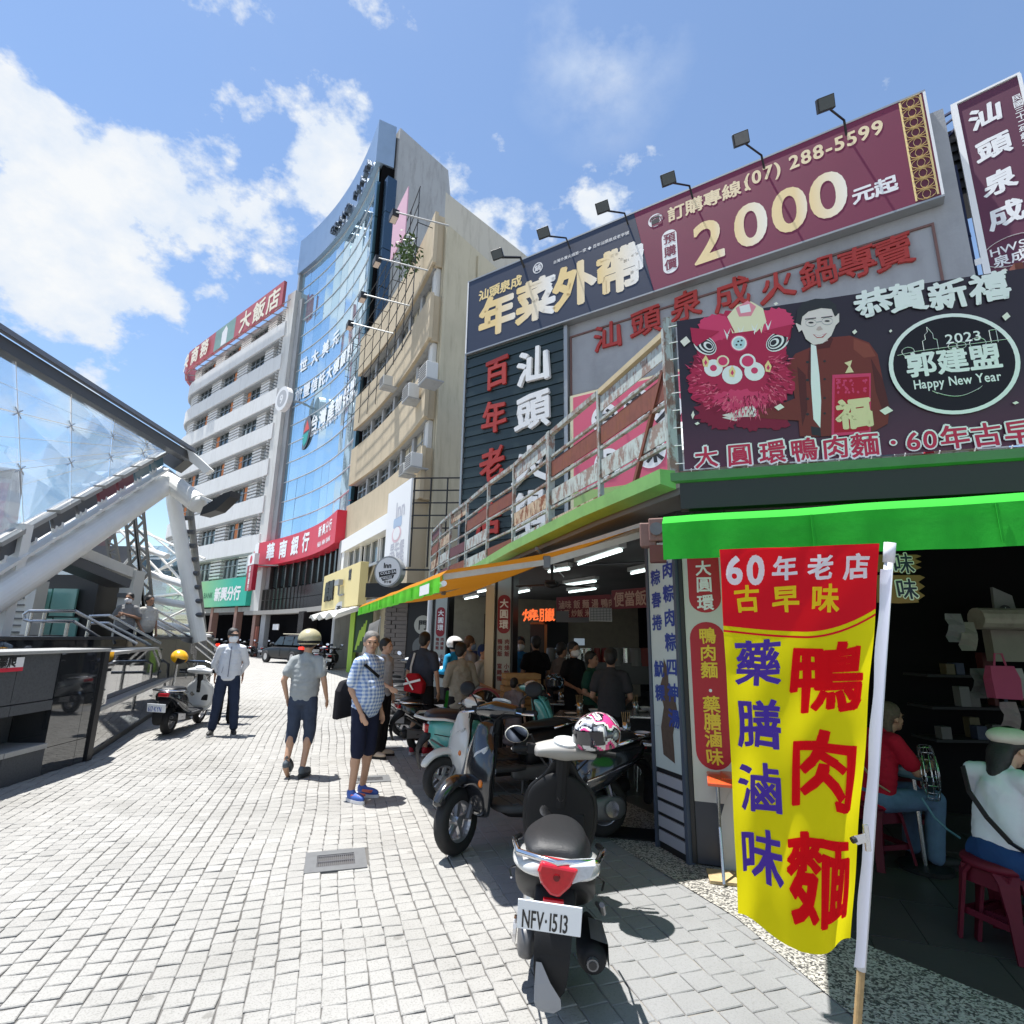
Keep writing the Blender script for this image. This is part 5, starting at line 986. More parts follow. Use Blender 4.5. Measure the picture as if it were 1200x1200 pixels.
sb = thing('peeling_signboard', 'narrow pale signboard with blue characters and peeled paint beside the corner pillar', 'signboard', (LF[0][0], LF[0][1], 0), LF[1])
MB().box(.04, LL-.03, -.03, .0, .95, 2.6).ob('board', mat('pale cyan board', (.52, .60, .60), .5, var=.1, vscale=6), sb)
for x in (0, LL-.03): MB().box(x, x+.035, -.04, .02, 0, 2.6).ob('edge_trim', mat('slate trim', (.07, .09, .13), .5), sb)
rdp = random.Random(6); P = [(.14, .72), (.30, .70), (.31, .9), (.36, 1.1), (.33, 1.22), (.27, 1.3), (.25, 1.42), (.21, 1.5), (.2, 1.36), (.13, 1.28), (.17, 1.1), (.12, .95)]; P = [(a+rdp.uniform(-.02, .02), b+rdp.uniform(-.02, .02)) for a, b in P]
MB().box(.04, LL-.03, -.03, 0, .62, .948).ob('board', mat('pale cyan board', (.52, .60, .60), .5), sb); flat('peeled_patch', [P], mat('bare brown board', (.10, .07, .055), .9, var=.5, vscale=30), sb, -.033)
for k in range(5): MB().box(.05, LL-.04, -.035, .0, .06+k*.11, .14+k*.11).ob('louvre', mat('grey louvre', (.36, .37, .42), .5), sb)
MB().box(.04, LL-.03, -.02, .005, 0.0, .62).ob('louvre_back', M_blk, sb)
M_bl = mat('blue lettering', (.02, .05, .28), .5)
text('肉粽肉粽四神湯', 'lettering', M_bl, sb, .24, 2.25, .15, y=-.034, fat=.03, vert=True, gap=.35, brush=.08); text('粽春捲 魷粿', 'lettering', M_bl, sb, .07, 2.2, .14, y=-.034, fat=.03, vert=True, gap=.4, brush=.08)
# ---- arcade pillars
for i, (px, Y, lab, wpx) in enumerate([(578, 8.6, 'arcade pillar with a cream post and a red capsule sign, wooden crates at its foot', 42), (506, 12.5, 'farther arcade pillar with a white drainpipe and narrow red capsule sign', 34)]):
    p = AY(px, 745, Y); t = thing('arcade_pillar', lab, 'pillar', (p.x, p.y, 0), radians(-12), 'pillars of the shop arcade')
    w = .27 if i == 0 else .33
    MB().box(.02, w+.03, .02, .42, 0, 2.76).ob('core', M_blk, t)
    if i == 0: MB().box(-.12, 0.015, -.04, .1, 0, 2.7).ob('post', mat('cream paint', (.62, .56, .42), .6, streak=.3), t)
    else: MB().tube([(-.07, 0, 1.35), (-.07, 0, 2.7)], .06, 10).ob('post', mat('white pipe', (.6, .6, .6), .5), t)
    MB().box(.06, w-.0, -.01, .018, .6, 2.7).ob('board', mat('grey green board', (.36, .39, .37), .6, var=.1), t)
    c = (w+.06)/2; flat('red_capsule', [rrect(c-.10, c+.10, 1.72 if i == 0 else 1.66, 2.3 if i == 0 else 2.3, .095)], mat('dark crimson sign', (.24, .01, .02), .5), t, -.013)
    text('大圓環', 'lettering', M_wht, t, c-.07, 2.17, .14, y=-.017, fat=.025, vert=True, gap=.12)
    for xx, s in ((c-.095, '鴨肉飯 當歸鴨'), (c+.015, '肉燥飯 小炒類')): text(s, 'lettering', mat('brown lettering', (.16, .02, .02), .5), t, xx, 1.6, .08, y=-.014, fat=.03, vert=True, gap=.12)
# ---- next door storefront
nx = thing('neighbour_storefront', 'dark narrow storefront between stone clad piers with two round signs', 'storefront', (AY(448, 770, 17.2).x, 17.2, 0), radians(-14))
M_stone = mat('stacked stone', (.22, .19, .17), .85, var=.3, vscale=8, island=.5)
for x0, x1 in ((0, .75), (1.75, 2.4)):
    for k in range(22):
        xx = x0+(.15 if k % 2 else 0); 
        for (a, b) in ((x0, xx+.22), (xx+.24, x1)): 
            if b-a > .05: MB().box(a, b-.01, random.uniform(-.02, .01), .3, k*.125, k*.125+.115).ob('stone', M_stone, nx)
MB().box(.75, 1.75, .02, .3, 0, 2.76).ob('panel', M_blk, nx); flat('disc', [ell(1.25, 2.0, .28, .28)], mat('pale disc', (.5, .5, .45), .5), nx, .012); flat('disc', [ell(1.25, 1.35, .30, .30)], mat('grey disc', (.15, .16, .16), .5), nx, .012); text('門', 'lettering', M_blk, nx, 1.1, 2.0, .3, y=.008, fat=.03); flat('leaf_mark', [[(1.15, 1.15), (1.4, 1.3), (1.35, 1.55), (1.2, 1.4)]], M_blk, nx, .008)
MB().box(-.1, 2.5, .3, .5, 0, 2.9).ob('wall', M_dark, nx); MB().box(-.4, 2.6, -.6, .5, 2.78, 3.2).ob('fascia', M_blk, nx)
# ================================================================ metro entrance on the left
def graniteD():
    m = mat('polished black granite', (.022, .024, .027), .035, var=.5, vscale=60, spec=1.0); m.node_tree.nodes['Principled BSDF'].inputs['Coat Weight'].default_value = .5; m.node_tree.nodes['Principled BSDF'].inputs['Coat Roughness'].default_value = .02; return m
M_pol = graniteD(); M_rough = mat('flamed dark granite', (.075, .08, .088), .6, var=.6, vscale=45, bump=.3, bscale=80, spec=.3); M_cope = mat('pale granite coping', (.34, .34, .33), .5, var=.3, vscale=40); M_gbase = mat('dark granite', (.045, .048, .055), .35, var=.5, vscale=40)
W1, W1L = frame((-5.02, 0), (-5.5, 7.8)); W2F, W2L = frame((-5.5, 7.8), (-7.75, 13.2))
gw = thing('granite_wall', 'polished black granite retaining wall with a bench and pale copings along the left side', 'wall', (W1[0][0], W1[0][1], 0), W1[1])
ub = LP(W1, 46, 905)[0]; u0 = -1.0
for i in range(8):
    a = ub-(i+1)*.62; MB().box(a+.006, a+.614, -.02, .42, 0, .30).ob('bench_block', M_rough, gw, bevel=.006)
    MB().box(a+.006, a+.614, -.04, .46, .302, .36).ob('bench_top', M_cope, gw, bevel=.005)
for i in range(8):
    a = ub-(i+1)*.62
    MB().box(a+.004, a+.616, .42, .6, .36, .72).ob('granite_panel', M_rough, gw); MB().box(a+.004, a+.616, .0, .6, .73, .84).ob('granite_panel', M_rough, gw); MB().box(a+.004, a+.616, .01, .6, .85, 1.38).ob('granite_panel', M_rough, gw)
MB().box(ub-.75, ub-.5, .40, .43, .42, .70).ob('recess_grille', M_hole, gw)
xs = [ub, ub+.42, W1L-.12, W1L]
xs = [ub]
while xs[-1] < W1L-.16: xs.append(min(xs[-1]+.55, W1L-.10))
for a, b in zip(xs, xs[1:]):
    MB().box(a+.003, b-.003, -.0, .5, .30, .86).ob('granite_panel', M_pol, gw); MB().box(a+.003, b-.003, 0, .5, .866, 1.38).ob('granite_panel', M_pol, gw); MB().box(a+.003, b-.003, -.003, .5, .0, .294).ob('granite_panel', M_pol, gw)
MB().box(W1L-.10, W1L-.0, -.03, .5, 0, 1.38).ob('corner_post', M_blk, gw)
MB().box(u0-4, W1L+.02, -.03, .62, 1.381, 1.42).ob('coping', M_cope, gw, bevel=.006)
w2 = thing('granite_wall', 'stepped black granite wall with two pale ledges behind the yellow scooter', 'wall', (W2F[0][0], W2F[0][1], 0), W2F[1])
n = 8; pw = W2L/n
for i in range(n):
    a = i*pw; MB().box(a+.003, a+pw-.003, .0, .5, .1, .60).ob('granite_panel', M_pol, w2); MB().box(a+.003, a+pw-.003, .14, .6, .66, 1.30).ob('granite_panel', M_pol, w2)
MB().box(0, W2L, .02, .5, 0, .098).ob('plinth', M_blk, w2); MB().box(0, W2L, -.04, .14, .602, .655).ob('ledge', M_cope, w2, bevel=.005); MB().box(0, W2L*.75, .10, .5, 1.302, 1.35).ob('ledge', M_cope, w2, bevel=.005); MB().box(0, .3, -.01, .6, .66, 1.37).ob('end_pier', M_pol, w2)
PF, PL = frame((-6.2, -1), (-7.85, 15.0))
pf = thing('entrance_platform', 'raised black granite platform wall under the metro entrance canopy', 'platform', (PF[0][0], PF[0][1], 0), PF[1])
for i in range(16): a = i*PL/16; MB().box(a+.004, a+PL/16-.004, 0, .3, 0, 1.50).ob('granite_panel', M_pol, pf)
MB().box(0, 11.0, -.02, 9, 1.502, 1.55).ob('deck', M_gbase, pf); MB().box(11.0, PL, -.02, .32, 1.502, 1.55).ob('deck', M_gbase, pf); MB().box(11.0, PL, 2.2, 9, 1.502, 1.55).ob('deck', M_gbase, pf); MB().box(PL-.3, PL, .3, 9, 0, 1.5).ob('end_wall', M_pol, pf); MB().box(PL, PL+1.4, .5, 3.0, 0, 1.45).ob('end_block', M_gbase, pf); MB().box(PL, PL+1.45, .45, 3.05, 1.452, 1.5).ob('end_cap', M_cope, pf)
ns = thing('warning_sign', 'white and red no climbing notice on the granite wall at the left edge', 'sign', (W1[0][0], W1[0][1], 0), W1[1])
xa, za = LP(W1, 28, 770, -.0); xb, zb = LP(W1, 27, 786, -.0); MB().box(xa-.62, xa, -.012, .0, zb, za).ob('plate', M_wht, ns); MB().box(xa-.62, xa, -.016, -.013, zb, zb+(za-zb)*.28).ob('stripe', M_red, ns)
text('禁止攀爬', 'lettering', M_blk, ns, xa-.57, za-(za-zb)*.30, .115, y=-.0165, fat=.035); text('No Climbing', 'lettering', M_blk, ns, xa-.4, za-(za-zb)*.62, .035, y=-.0165)
# canopy
M_tubew = mat('white painted tube', (.80, .80, .77), .35, var=.12, vscale=2, streak=.15); M_dgrey = mat('dark grey steel', (.10, .105, .115), .4, metal=.4); M_sil = mat('stainless steel', (.55, .56, .57), .25, metal=.9)
org = AY(210, 745, 13.6); org.z = 0
cn = thing('glass_canopy', 'sloping glass canopy on thick white steel tubes over the metro entrance', 'canopy', (org.x, org.y, 0)); rl_ = lambda v: tuple(Vector(v)-org)
N0 = AY(196, 566, 13.0); T1 = AY(-70, 742, 7.6)
MB().tube([rl_(T1), rl_(N0)], .24, 28).ob('main_tube', M_tubew, cn, smooth=False)
for o in bpy.data.objects:
    pass
S1 = AY(232, 590, 12.6); mb = MB(); mb.tube([rl_(AY(188, 556, 13.1)), rl_(S1)], .23, 20); mb.ob('stub_tube', M_tubew, cn); MB().tube([rl_(S1), rl_(AY(238, 585, 12.4))], [.23, .04], 16).ob('stub_cap', M_tubew, cn)
MB().tube([rl_(AY(202, 560, 13.5)), rl_(AY(204, 590, 13.55)), rl_(AY(234, 752, 13.9))], [.17, .17, .17], 20).ob('column', M_tubew, cn)
MB().tube([rl_(AY(221, 578, 13.9)), rl_(AY(238, 740, 14.2))], .085, 8).ob('drain_rail', mat('pitted channel', (.30, .29, .26), .6, var=.6, vscale=5, metal=.3), cn)
for k in range(9): t = .08+k*.1; p = AY(218+17*t, 578+162*t, 13.75); MB().tube([rl_(p-Vector((.12, 0, 0))), rl_(p+Vector((.10, 0, 0)))], .06, 8).ob('clamp', M_dgrey, cn)
MB().beam(rl_(AY(236, 583, 12.4)), rl_(AY(258, 592, 12.2)), .07).ob('lamp_arm', M_tubew, cn)
mb = MB(); P = [AY(x, y, 12.1) for x, y in ((234, 604), (238, 594), (262, 578), (271, 575), (269, 582), (252, 598))]; b = [rl_(p) for p in P]; b2 = [tuple(Vector(q)+Vector((.05, .35, .02))) for q in b]; mb.loft([b, b2]); mb.ob('lamp_wing', M_blk, cn)
# gutter beam
B0 = AY(-80, 357, 6.4); B1 = AY(218, 535, 12.9); dB = (B1-B0).normalized()
MB().beam(rl_(B0), rl_(B1), .22, .20).ob('gutter_beam', M_dgrey, cn); MB().beam(rl_(B0+Vector((.16, 0, .16))), rl_(B1+Vector((.16, 0, .16))), .10, .08).ob('gutter_lip', mat('blue grey steel', (.20, .22, .26), .4, metal=.4), cn)
mb = MB(); P = [AY(x, y, 12.9) for x, y in ((187, 530), (219, 527), (218, 538), (203, 550), (192, 543))]; b = [rl_(p) for p in P]; mb.loft([b, [tuple(Vector(q)+Vector((-.1, .5, .05))) for q in b]]); mb.ob('end_box', M_dgrey, cn)
mb = MB(); P = [AY(x, y, 12.7) for x, y in ((219, 526), (226, 530), (248, 550), (240, 555), (222, 540))]; b = [rl_(p) for p in P]; mb.loft([b, [tuple(Vector(q)+Vector((0, .15, 0))) for q in b]]); mb.ob('end_plate', M_tubew, cn)
# fascia running above the main tube
up = Vector((0, 0, 1)); d_t = (N0-T1).normalized(); side_ = Vector((-d_t.y, d_t.x, 0)).normalized()
Fp = lambda t, h: AY(-70, 742, 7.6).lerp(N0, t)+Vector((-.05, 0, h))
L_t = (N0-T1).length; cols = [M_dgrey, M_dgrey, M_dgrey, mat('maroon fascia', (.16, .03, .045), .4), mat('blue glass fascia', (.10, .19, .24), .2), mat('blue glass fascia', (.10, .19, .24), .2)]
for k in range(9):
    t0, t1 = k/9*.94+.01, (k+1)/9*.94; m = M_dgrey if k < 5 else (cols[3] if k < 7 else cols[4])
    MB().beam(rl_(Fp(t0, .72)), rl_(Fp(t1-.004, .72)), .06, .26).ob('fascia_panel', m, cn); MB().beam(rl_(Fp(t0, .90)), rl_(Fp(t1-.006, .90)), .22, .07).ob('fascia_cap', M_cope, cn)
    for tt in (t0+.02, t0+.045): MB().tube([rl_(Fp(tt, .28)), rl_(Fp(tt, .6))], .045, 8).ob('bracket', M_tubew, cn)
MB().beam(rl_(Fp(0, .46)), rl_(Fp(.95, .46)), .34, .05).ob('ledge', M_tubew, cn)
# glass panes between gutter and fascia
M_cg = glassmat('canopy glass', (.93, .97, 1.), .07, .03); NU, NV = 5, 3
def gp_(u, v):
    A = B0.lerp(B1, .02+.93*u); Bq = Fp(.02+.93*u, .98); return A.lerp(Bq, v)
for i in range(NU):
    for j in range(NV):
        e = .004; c = [gp_((i+e*2)/NU if 0 else i/NU+e, j/NV+e), gp_((i+1)/NU-e, j/NV+e), gp_((i+1)/NU-e, (j+1)/NV-e), gp_(i/NU+e, (j+1)/NV-e)]
        nrm = (c[1]-c[0]).cross(c[3]-c[0]).normalized()*.012; MB().loft([[rl_(q) for q in c], [rl_(q+nrm) for q in c]]).ob('pane', M_cg, cn)
for i in range(NU+1): MB().tube([rl_(gp_(i/NU, v)) for v in (0, .5, 1)], .005, 5).ob('cable', M_tubew, cn)
for j in range(1, NV): MB().tube([rl_(gp_(u, j/NV)) for u in (0, .5, 1)], .005, 5).ob('cable', M_tubew, cn)
for k in range(6): MB().tube([rl_(gp_(0, k/6)+Vector((-.4, 0, .1))), rl_(gp_(1, .3+k*.1)+Vector((-.4, 0, 0)))], .008, 5).ob('cable', M_tubew, cn)
for i in range(1, NU):
    for j in range(1, NV):
        p = gp_(i/NU, j/NV); mb = MB()
        for sx, sz in ((1, 1), (1, -1), (-1, 1), (-1, -1)): mb.beam(rl_(p), rl_(p+Vector((0, sx*.07, sz*.07))), .013)
        mb.ball(rl_(p), .02, 8, 6); mb.ob('spider_fitting', M_sil, cn)
# inner entrance hall: frame, lift, glass back wall and truss
hl = thing('entrance_hall', 'glass walled lift lobby with white portal frame and steel trusses beneath the canopy', 'building', (-12, 13, 0)); ho = Vector((-12, 13, 0)); rh_ = lambda v: tuple(Vector(v)-ho)
Yl = 12.2
def hb(px0, px1, py0, py1, Y, d, nm, m, par=hl):
    a = AY(px0, py1, Y); b = AY(px1, py0, Y); z0 = a.z; x0 = AY((px0), (py0+py1)/2, Y).x; x1 = AY(px1, (py0+py1)/2, Y).x
    return MB().box(x0-ho.x, x1-ho.x, Y-ho.y, Y+d-ho.y, z0, b.z).ob(nm, m, par)
M_conw = mat('white render', (.60, .60, .57), .7, streak=.2); M_teal = mat('teal frosted glass', (.16, .36, .33), .15, var=.3, vscale=2, spec=.7)
hb(136, 152, 668, 756, 13.0, .35, 'portal_leg', M_conw); hb(-20, 28, 690, 756, 11.9, .25, 'louvre_wall', M_conw); hb(28, 37, 680, 756, 11.7, .3, 'portal_leg', M_conw)
MB().beam(rh_(AY(68, 640, 10.2)), rh_(AY(150, 672, 13.1)), .35, .22).ob('portal_beam', M_conw, hl); MB().beam(rh_(AY(60, 652, 10.2)), rh_(AY(140, 684, 12.0)), .5, .18).ob('portal_soffit', M_dgrey, hl)
for k in range(8): hb(0, 27, 692+k*8, 693+k*8, 11.85, .04, 'louvre', M_dgrey)
hb(40, 110, 674, 756, 12.6, 1.2, 'lift_shaft', M_blk)
for x0, x1 in ((34, 58), (60, 88)):
    hb(x0, x1, 690, 722, 12.5, .05, 'glass_panel', M_teal); hb(x0, x1, 724, 756, 12.5, .05, 'glass_panel', M_teal)
hb(37, 53, 693, 712, 12.42, .03, 'notice', mat('notice grey', (.35, .42, .42), .5)); mb = MB()
hb(137, 147, 695, 700, 12.95, .03, 'notice', M_dgrey)
M_hg = glassmat('hall glass', (.55, .70, .78), .3, .05)
for i in range(6):
    for j in range(4): hb(66+i*27, 66+i*27+26, 640+j*29, 640+j*29+28, 17.5, .03, 'pane', M_hg)
for k, (p, q, r) in enumerate([((160, 668), (232, 690), .10), ((162, 700), (236, 712), .10), ((160, 730), (236, 738), .10), ((158, 640), (196, 652), .08)]): MB().tube([rh_(AY(*p, 15.5)), rh_(AY(*q, 15.0))], r, 10).ob('cross_tube', M_tubew, hl)
for k, (p, q) in enumerate([((120, 600), (196, 680)), ((150, 610), (230, 700)), ((130, 660), (236, 690)), ((150, 690), (232, 640)), ((160, 700), (200, 745)), ((165, 622), (240, 655)), ((90, 640), (170, 600)), ((110, 700), (165, 640)), ((165, 740), (236, 705))]): MB().tube([rh_(AY(*p, 15.8)), rh_(AY(*q, 15.3))], .035, 6).ob('tie_rod', M_tubew, hl)
rdl = random.Random(3)
for k in range(26):
    x0 = rdl.uniform(70, 235); y0 = rdl.uniform(600, 740); dx = rdl.choice((-1, 1))*rdl.uniform(25, 60); dy = rdl.uniform(-6, 6) if k % 2 else rdl.uniform(18, 40); Yd = rdl.uniform(15.8, 19); MB().tube([rh_(AY(x0, y0, Yd)), rh_(AY(min(240, x0+dx), min(750, y0+dy), Yd))], .05 if k % 2 else .028, 6).ob('lattice_bar', M_tubew, hl)
for (xa, ya, xb, yb) in ((150, 590, 166, 735), (162, 590, 176, 735), (125, 605, 140, 690)):
    mb = MB(); a = AY(xa, ya, 15); b = AY(xb, yb, 15)
    for dx in (-.12, .12): mb.beam(rh_(a+Vector((dx, 0, 0))), rh_(b+Vector((dx, 0, 0))), .06)
    for k in range(14): t = k/14; mb.beam(rh_(a.lerp(b, t)+Vector((-.12 if k % 2 else .12, 0, 0))), rh_(a.lerp(b, t+1/14)+Vector((.12 if k % 2 else -.12, 0, 0))), .05)
    mb.ob('truss', mat('brown grey steel', (.16, .15, .13), .5, metal=.3), hl)
MB().tube([rh_(AY(112, 672, 13.5)), rh_(AY(124, 752, 13.5))], .2, 14).ob('inner_column', M_tubew, hl); hb(100, 130, 600, 640, 16.5, .1, 'back_panel', mat('dull rose panel', (.20, .12, .12), .6)); hb(84, 150, 640, 662, 16, .1, 'back_sign', mat('dim grey sign', (.12, .12, .13), .5))
# stair handrails
M_rail = M_sil
def rails(name, label, polys, r=.028, posts=()):
    o = AY(*polys[0][0]); o.z = 0; t = thing(name, label, 'handrail', (o.x, o.y, 0), 0, 'stainless rails of the metro stairs')
    for P in polys: MB().tube([tuple(AY(*p)-o) for p in P], r, 8).ob('rail', M_rail, t)
    for (px, py, Y, z0) in posts: p = AY(px, py, Y); MB().tube([(p.x-o.x, p.y-o.y, z0), (p.x-o.x, p.y-o.y, p.z)], .03, 8).ob('post', M_rail, t)
rails('handrail', 'handrail with a rounded end in front of the lift, sloping down to the right', [[(88, 716, 9.8), (34, 716, 9.6), (28, 720, 9.6), (29, 726, 9.6), (36, 728, 9.6), (86, 728, 9.8)], [(88, 716, 9.8), (160, 754, 11.0)], [(86, 728, 9.8), (128, 754, 10.6)]], posts=((37, 718, 9.62, 1.5), (53, 718, 9.7, 1.5), (80, 728, 9.8, 1.5)))
rails('handrail', 'middle handrail sloping down in front of the two men on the stairs', [[(104, 722, 10.4), (128, 721, 10.6), (188, 754, 11.8)], [(104, 730, 10.4), (126, 730, 10.6), (176, 756, 11.6)]], posts=((106, 722, 10.4, 1.5),))
rails('handrail', 'far set of parallel handrails descending beside the end of the platform', [[(178, 712, 13), (236, 745, 14), (262, 766, 14.8)], [(180, 722, 13), (232, 752, 14), (258, 772, 14.8)], [(182, 732, 13), (228, 757, 14), (256, 780, 14.8)]])
st = thing('stairs', 'grey stone stairs going down beside the platform end', 'stairs', (-9.3, 16, 0)); 
for k in range(8): MB().box(-2.2, .6, -1.5+k*.3, -1.5+k*.3+.3, 0, 1.4-k*.17).ob('step', M_cope, st)
bn_ = thing('barrier_rail', 'stainless hoop barrier on the paving behind the yellow scooter', 'barrier', (G(222, 832).x, G(222, 832).y, 0), .2); 
MB().tube([(-.55, .4, 0), (-.5, .35, .95), (-.4, .3, 1.02), (.2, 0, 1.02), (.33, -.05, .98), (.36, -.05, .9), (.3, 0, .8), (-.4, .3, .78)], .03, 8).ob('hoop', M_sil, bn_); MB().tube([(.0, .1, 0), (.0, .1, 1.0)], .03, 8).ob('post', M_sil, bn_); MB().tube([(.62, .9, 0), (.62, .9, .95), (.2, 1.3, .95)], .03, 8).ob('post', M_sil, bn_)
lp_ = thing('station_sign', 'narrow dark and pink station totem leaning into the left edge of the view', 'sign', (AY(6, 700, 8.6).x, 8.6, 0)); o = Vector((lp_.location.x, 8.6, 0)); P = [AY(x, y, 8.6)-o for x, y in ((-12, 545), (16, 549), (2, 655), (-14, 655))]; MB().loft([[tuple(p) for p in P], [tuple(p+Vector((0, .2, 0))) for p in P]]).ob('panel', mat('totem grey', (.45, .45, .46), .5), lp_)
P = [AY(x, y, 8.58)-o for x, y in ((-12, 566), (11, 566), (2, 618), (-12, 618))]; MB().poly([tuple(p) for p in P]).ob('print', mat('pink print', (.40, .16, .26), .5, var=.6, vscale=20), lp_); P = [AY(x, y, 8.58)-o for x, y in ((-12, 547), (16, 550), (13, 561), (-12, 560))]; MB().poly([tuple(p) for p in P]).ob('print', M_blk, lp_); MB().box(-.25, .05, .02, .18, 0, 3.3).ob('post', M_tubew, lp_)
# far city beyond the entrance
for k, (x, y, w, h, m) in enumerate([(-62, 62, 22, 9, (.36, .38, .40)), (-95, 80, 26, 14, (.40, .38, .35)), (-44, 78, 16, 12, (.32, .35, .38)), (-120, 60, 24, 8, (.42, .42, .40))]):
    t = thing('distant_building', ['low grey block behind the stair trusses', 'pale brown block far left beyond the canopy', 'blue grey block just left of the hotel', 'pale low block farthest left'][k], 'building', (x, y, 0), .6); MB().box(-w/2, w/2, 0, 12, 0, h).ob('wall', mat('far wall %d' % k, m, .9, streak=.3), t)
    for fz in range(int(h/3.2)): MB().box(-w/2+.5, w/2-.5, -.1, 0, 1+fz*3.1, 2.5+fz*3.1).ob('window', M_dkglass, t)
# ================================================================ scooters, helmets, car
M_tyre = mat('rubber tyre', (.018, .018, .019), .75, var=.3, vscale=30); M_rimw = mat('silver wheel rim', (.5, .5, .52), .3, metal=.8); M_plas = mat('matt black plastic', (.011, .0115, .013), .6, bump=.1, bscale=200, spec=.25); M_plasg = mat('grey rubber mat', (.05, .052, .057), .7, var=.2, vscale=20)
M_seat = mat('black vinyl seat', (.016, .017, .019), .45, spec=.4, bump=.25, bscale=160); M_chr = mat('chrome', (.7, .7, .72), .12, metal=1.); M_redl = mat('red lamp lens', (.50, .008, .015), .08, coat=.8, var=.35, vscale=60); M_clr = mat('clear lamp lens', (.50, .52, .54), .08, coat=.7, var=.5, vscale=45); M_orl = mat('amber lens', (.75, .20, .02), .15, coat=.6); M_mirr = mat('mirror glass', (.55, .65, .85), .03, metal=1.); M_plate = mat('white number plate', (.72, .76, .80), .4); M_eng = mat('engine alloy', (.16, .16, .165), .45, metal=.5, var=.4, vscale=15)
def paint(n, c, r=.18): return mat('paint '+n, c, r, coat=.8, spec=.6)
def ring(cx, z, hh, w, e=2.6, n=16, tilt=0., top=1., x2=None):
    """superellipse section of a body at station cx"""
    P = []
    for k in range(n):
        t = 2*pi*k/n; c, s = cos(t), sin(t); y = w*abs(c)**(2/e)*(1 if c > 0 else -1); q = hh*abs(s)**(2/e)*(1 if s > 0 else -1)
        if s > 0: y *= top
        P.append((cx+tilt*q, y, z+q))
    return P
def hull(rings, name, m, par, sub=1, loc=None, rot=None):
    mb = MB(); mb.loft(rings); return mb.ob(name, m, par, smooth=True, sub=sub, loc=loc, rot=rot)
def wheel(par, x, r, w, m_rim=None, rear=False):
    mb = MB(); R = Matrix.Rotation(pi/2, 4, 'X'); prof = [(r*.62, -w*.42), (r*.80, -w*.5), (r*.93, -w*.42), (r, -w*.18), (r, w*.18), (r*.93, w*.42), (r*.80, w*.5), (r*.62, w*.42), (r*.62, -w*.42)]
    mb.lathe(prof, 28, M=R); ty_ = mb.ob('tyre', M_tyre, par, smooth=True, loc=(x, 0, r))
    mb = MB(); mb.lathe([(r*.64, -w*.38), (r*.6, -w*.36), (r*.54, -w*.2), (r*.54, w*.2), (r*.6, w*.36), (r*.64, w*.38)], 28, M=R)
    for k in range(5): a = 2*pi*k/5+.3; mb.beam((cos(a)*r*.12, 0, sin(a)*r*.12), (cos(a+.18)*r*.56, 0, sin(a+.18)*r*.56), w*.32, r*.13, up=(0, 1, 0))
    mb.lathe([(.0, -w*.36), (r*.16, -w*.36), (r*.16, w*.36), (0, w*.36)], 12, M=R); mb.ob('rim', m_rim or M_rimw, ty_)
    if not rear: mb = MB(); mb.lathe([(r*.2, w*.5), (r*.45, w*.5), (r*.45, w*.54), (r*.2, w*.54)], 20, M=R); mb.ob('brake_disc', M_chr, ty_)
    return ty_
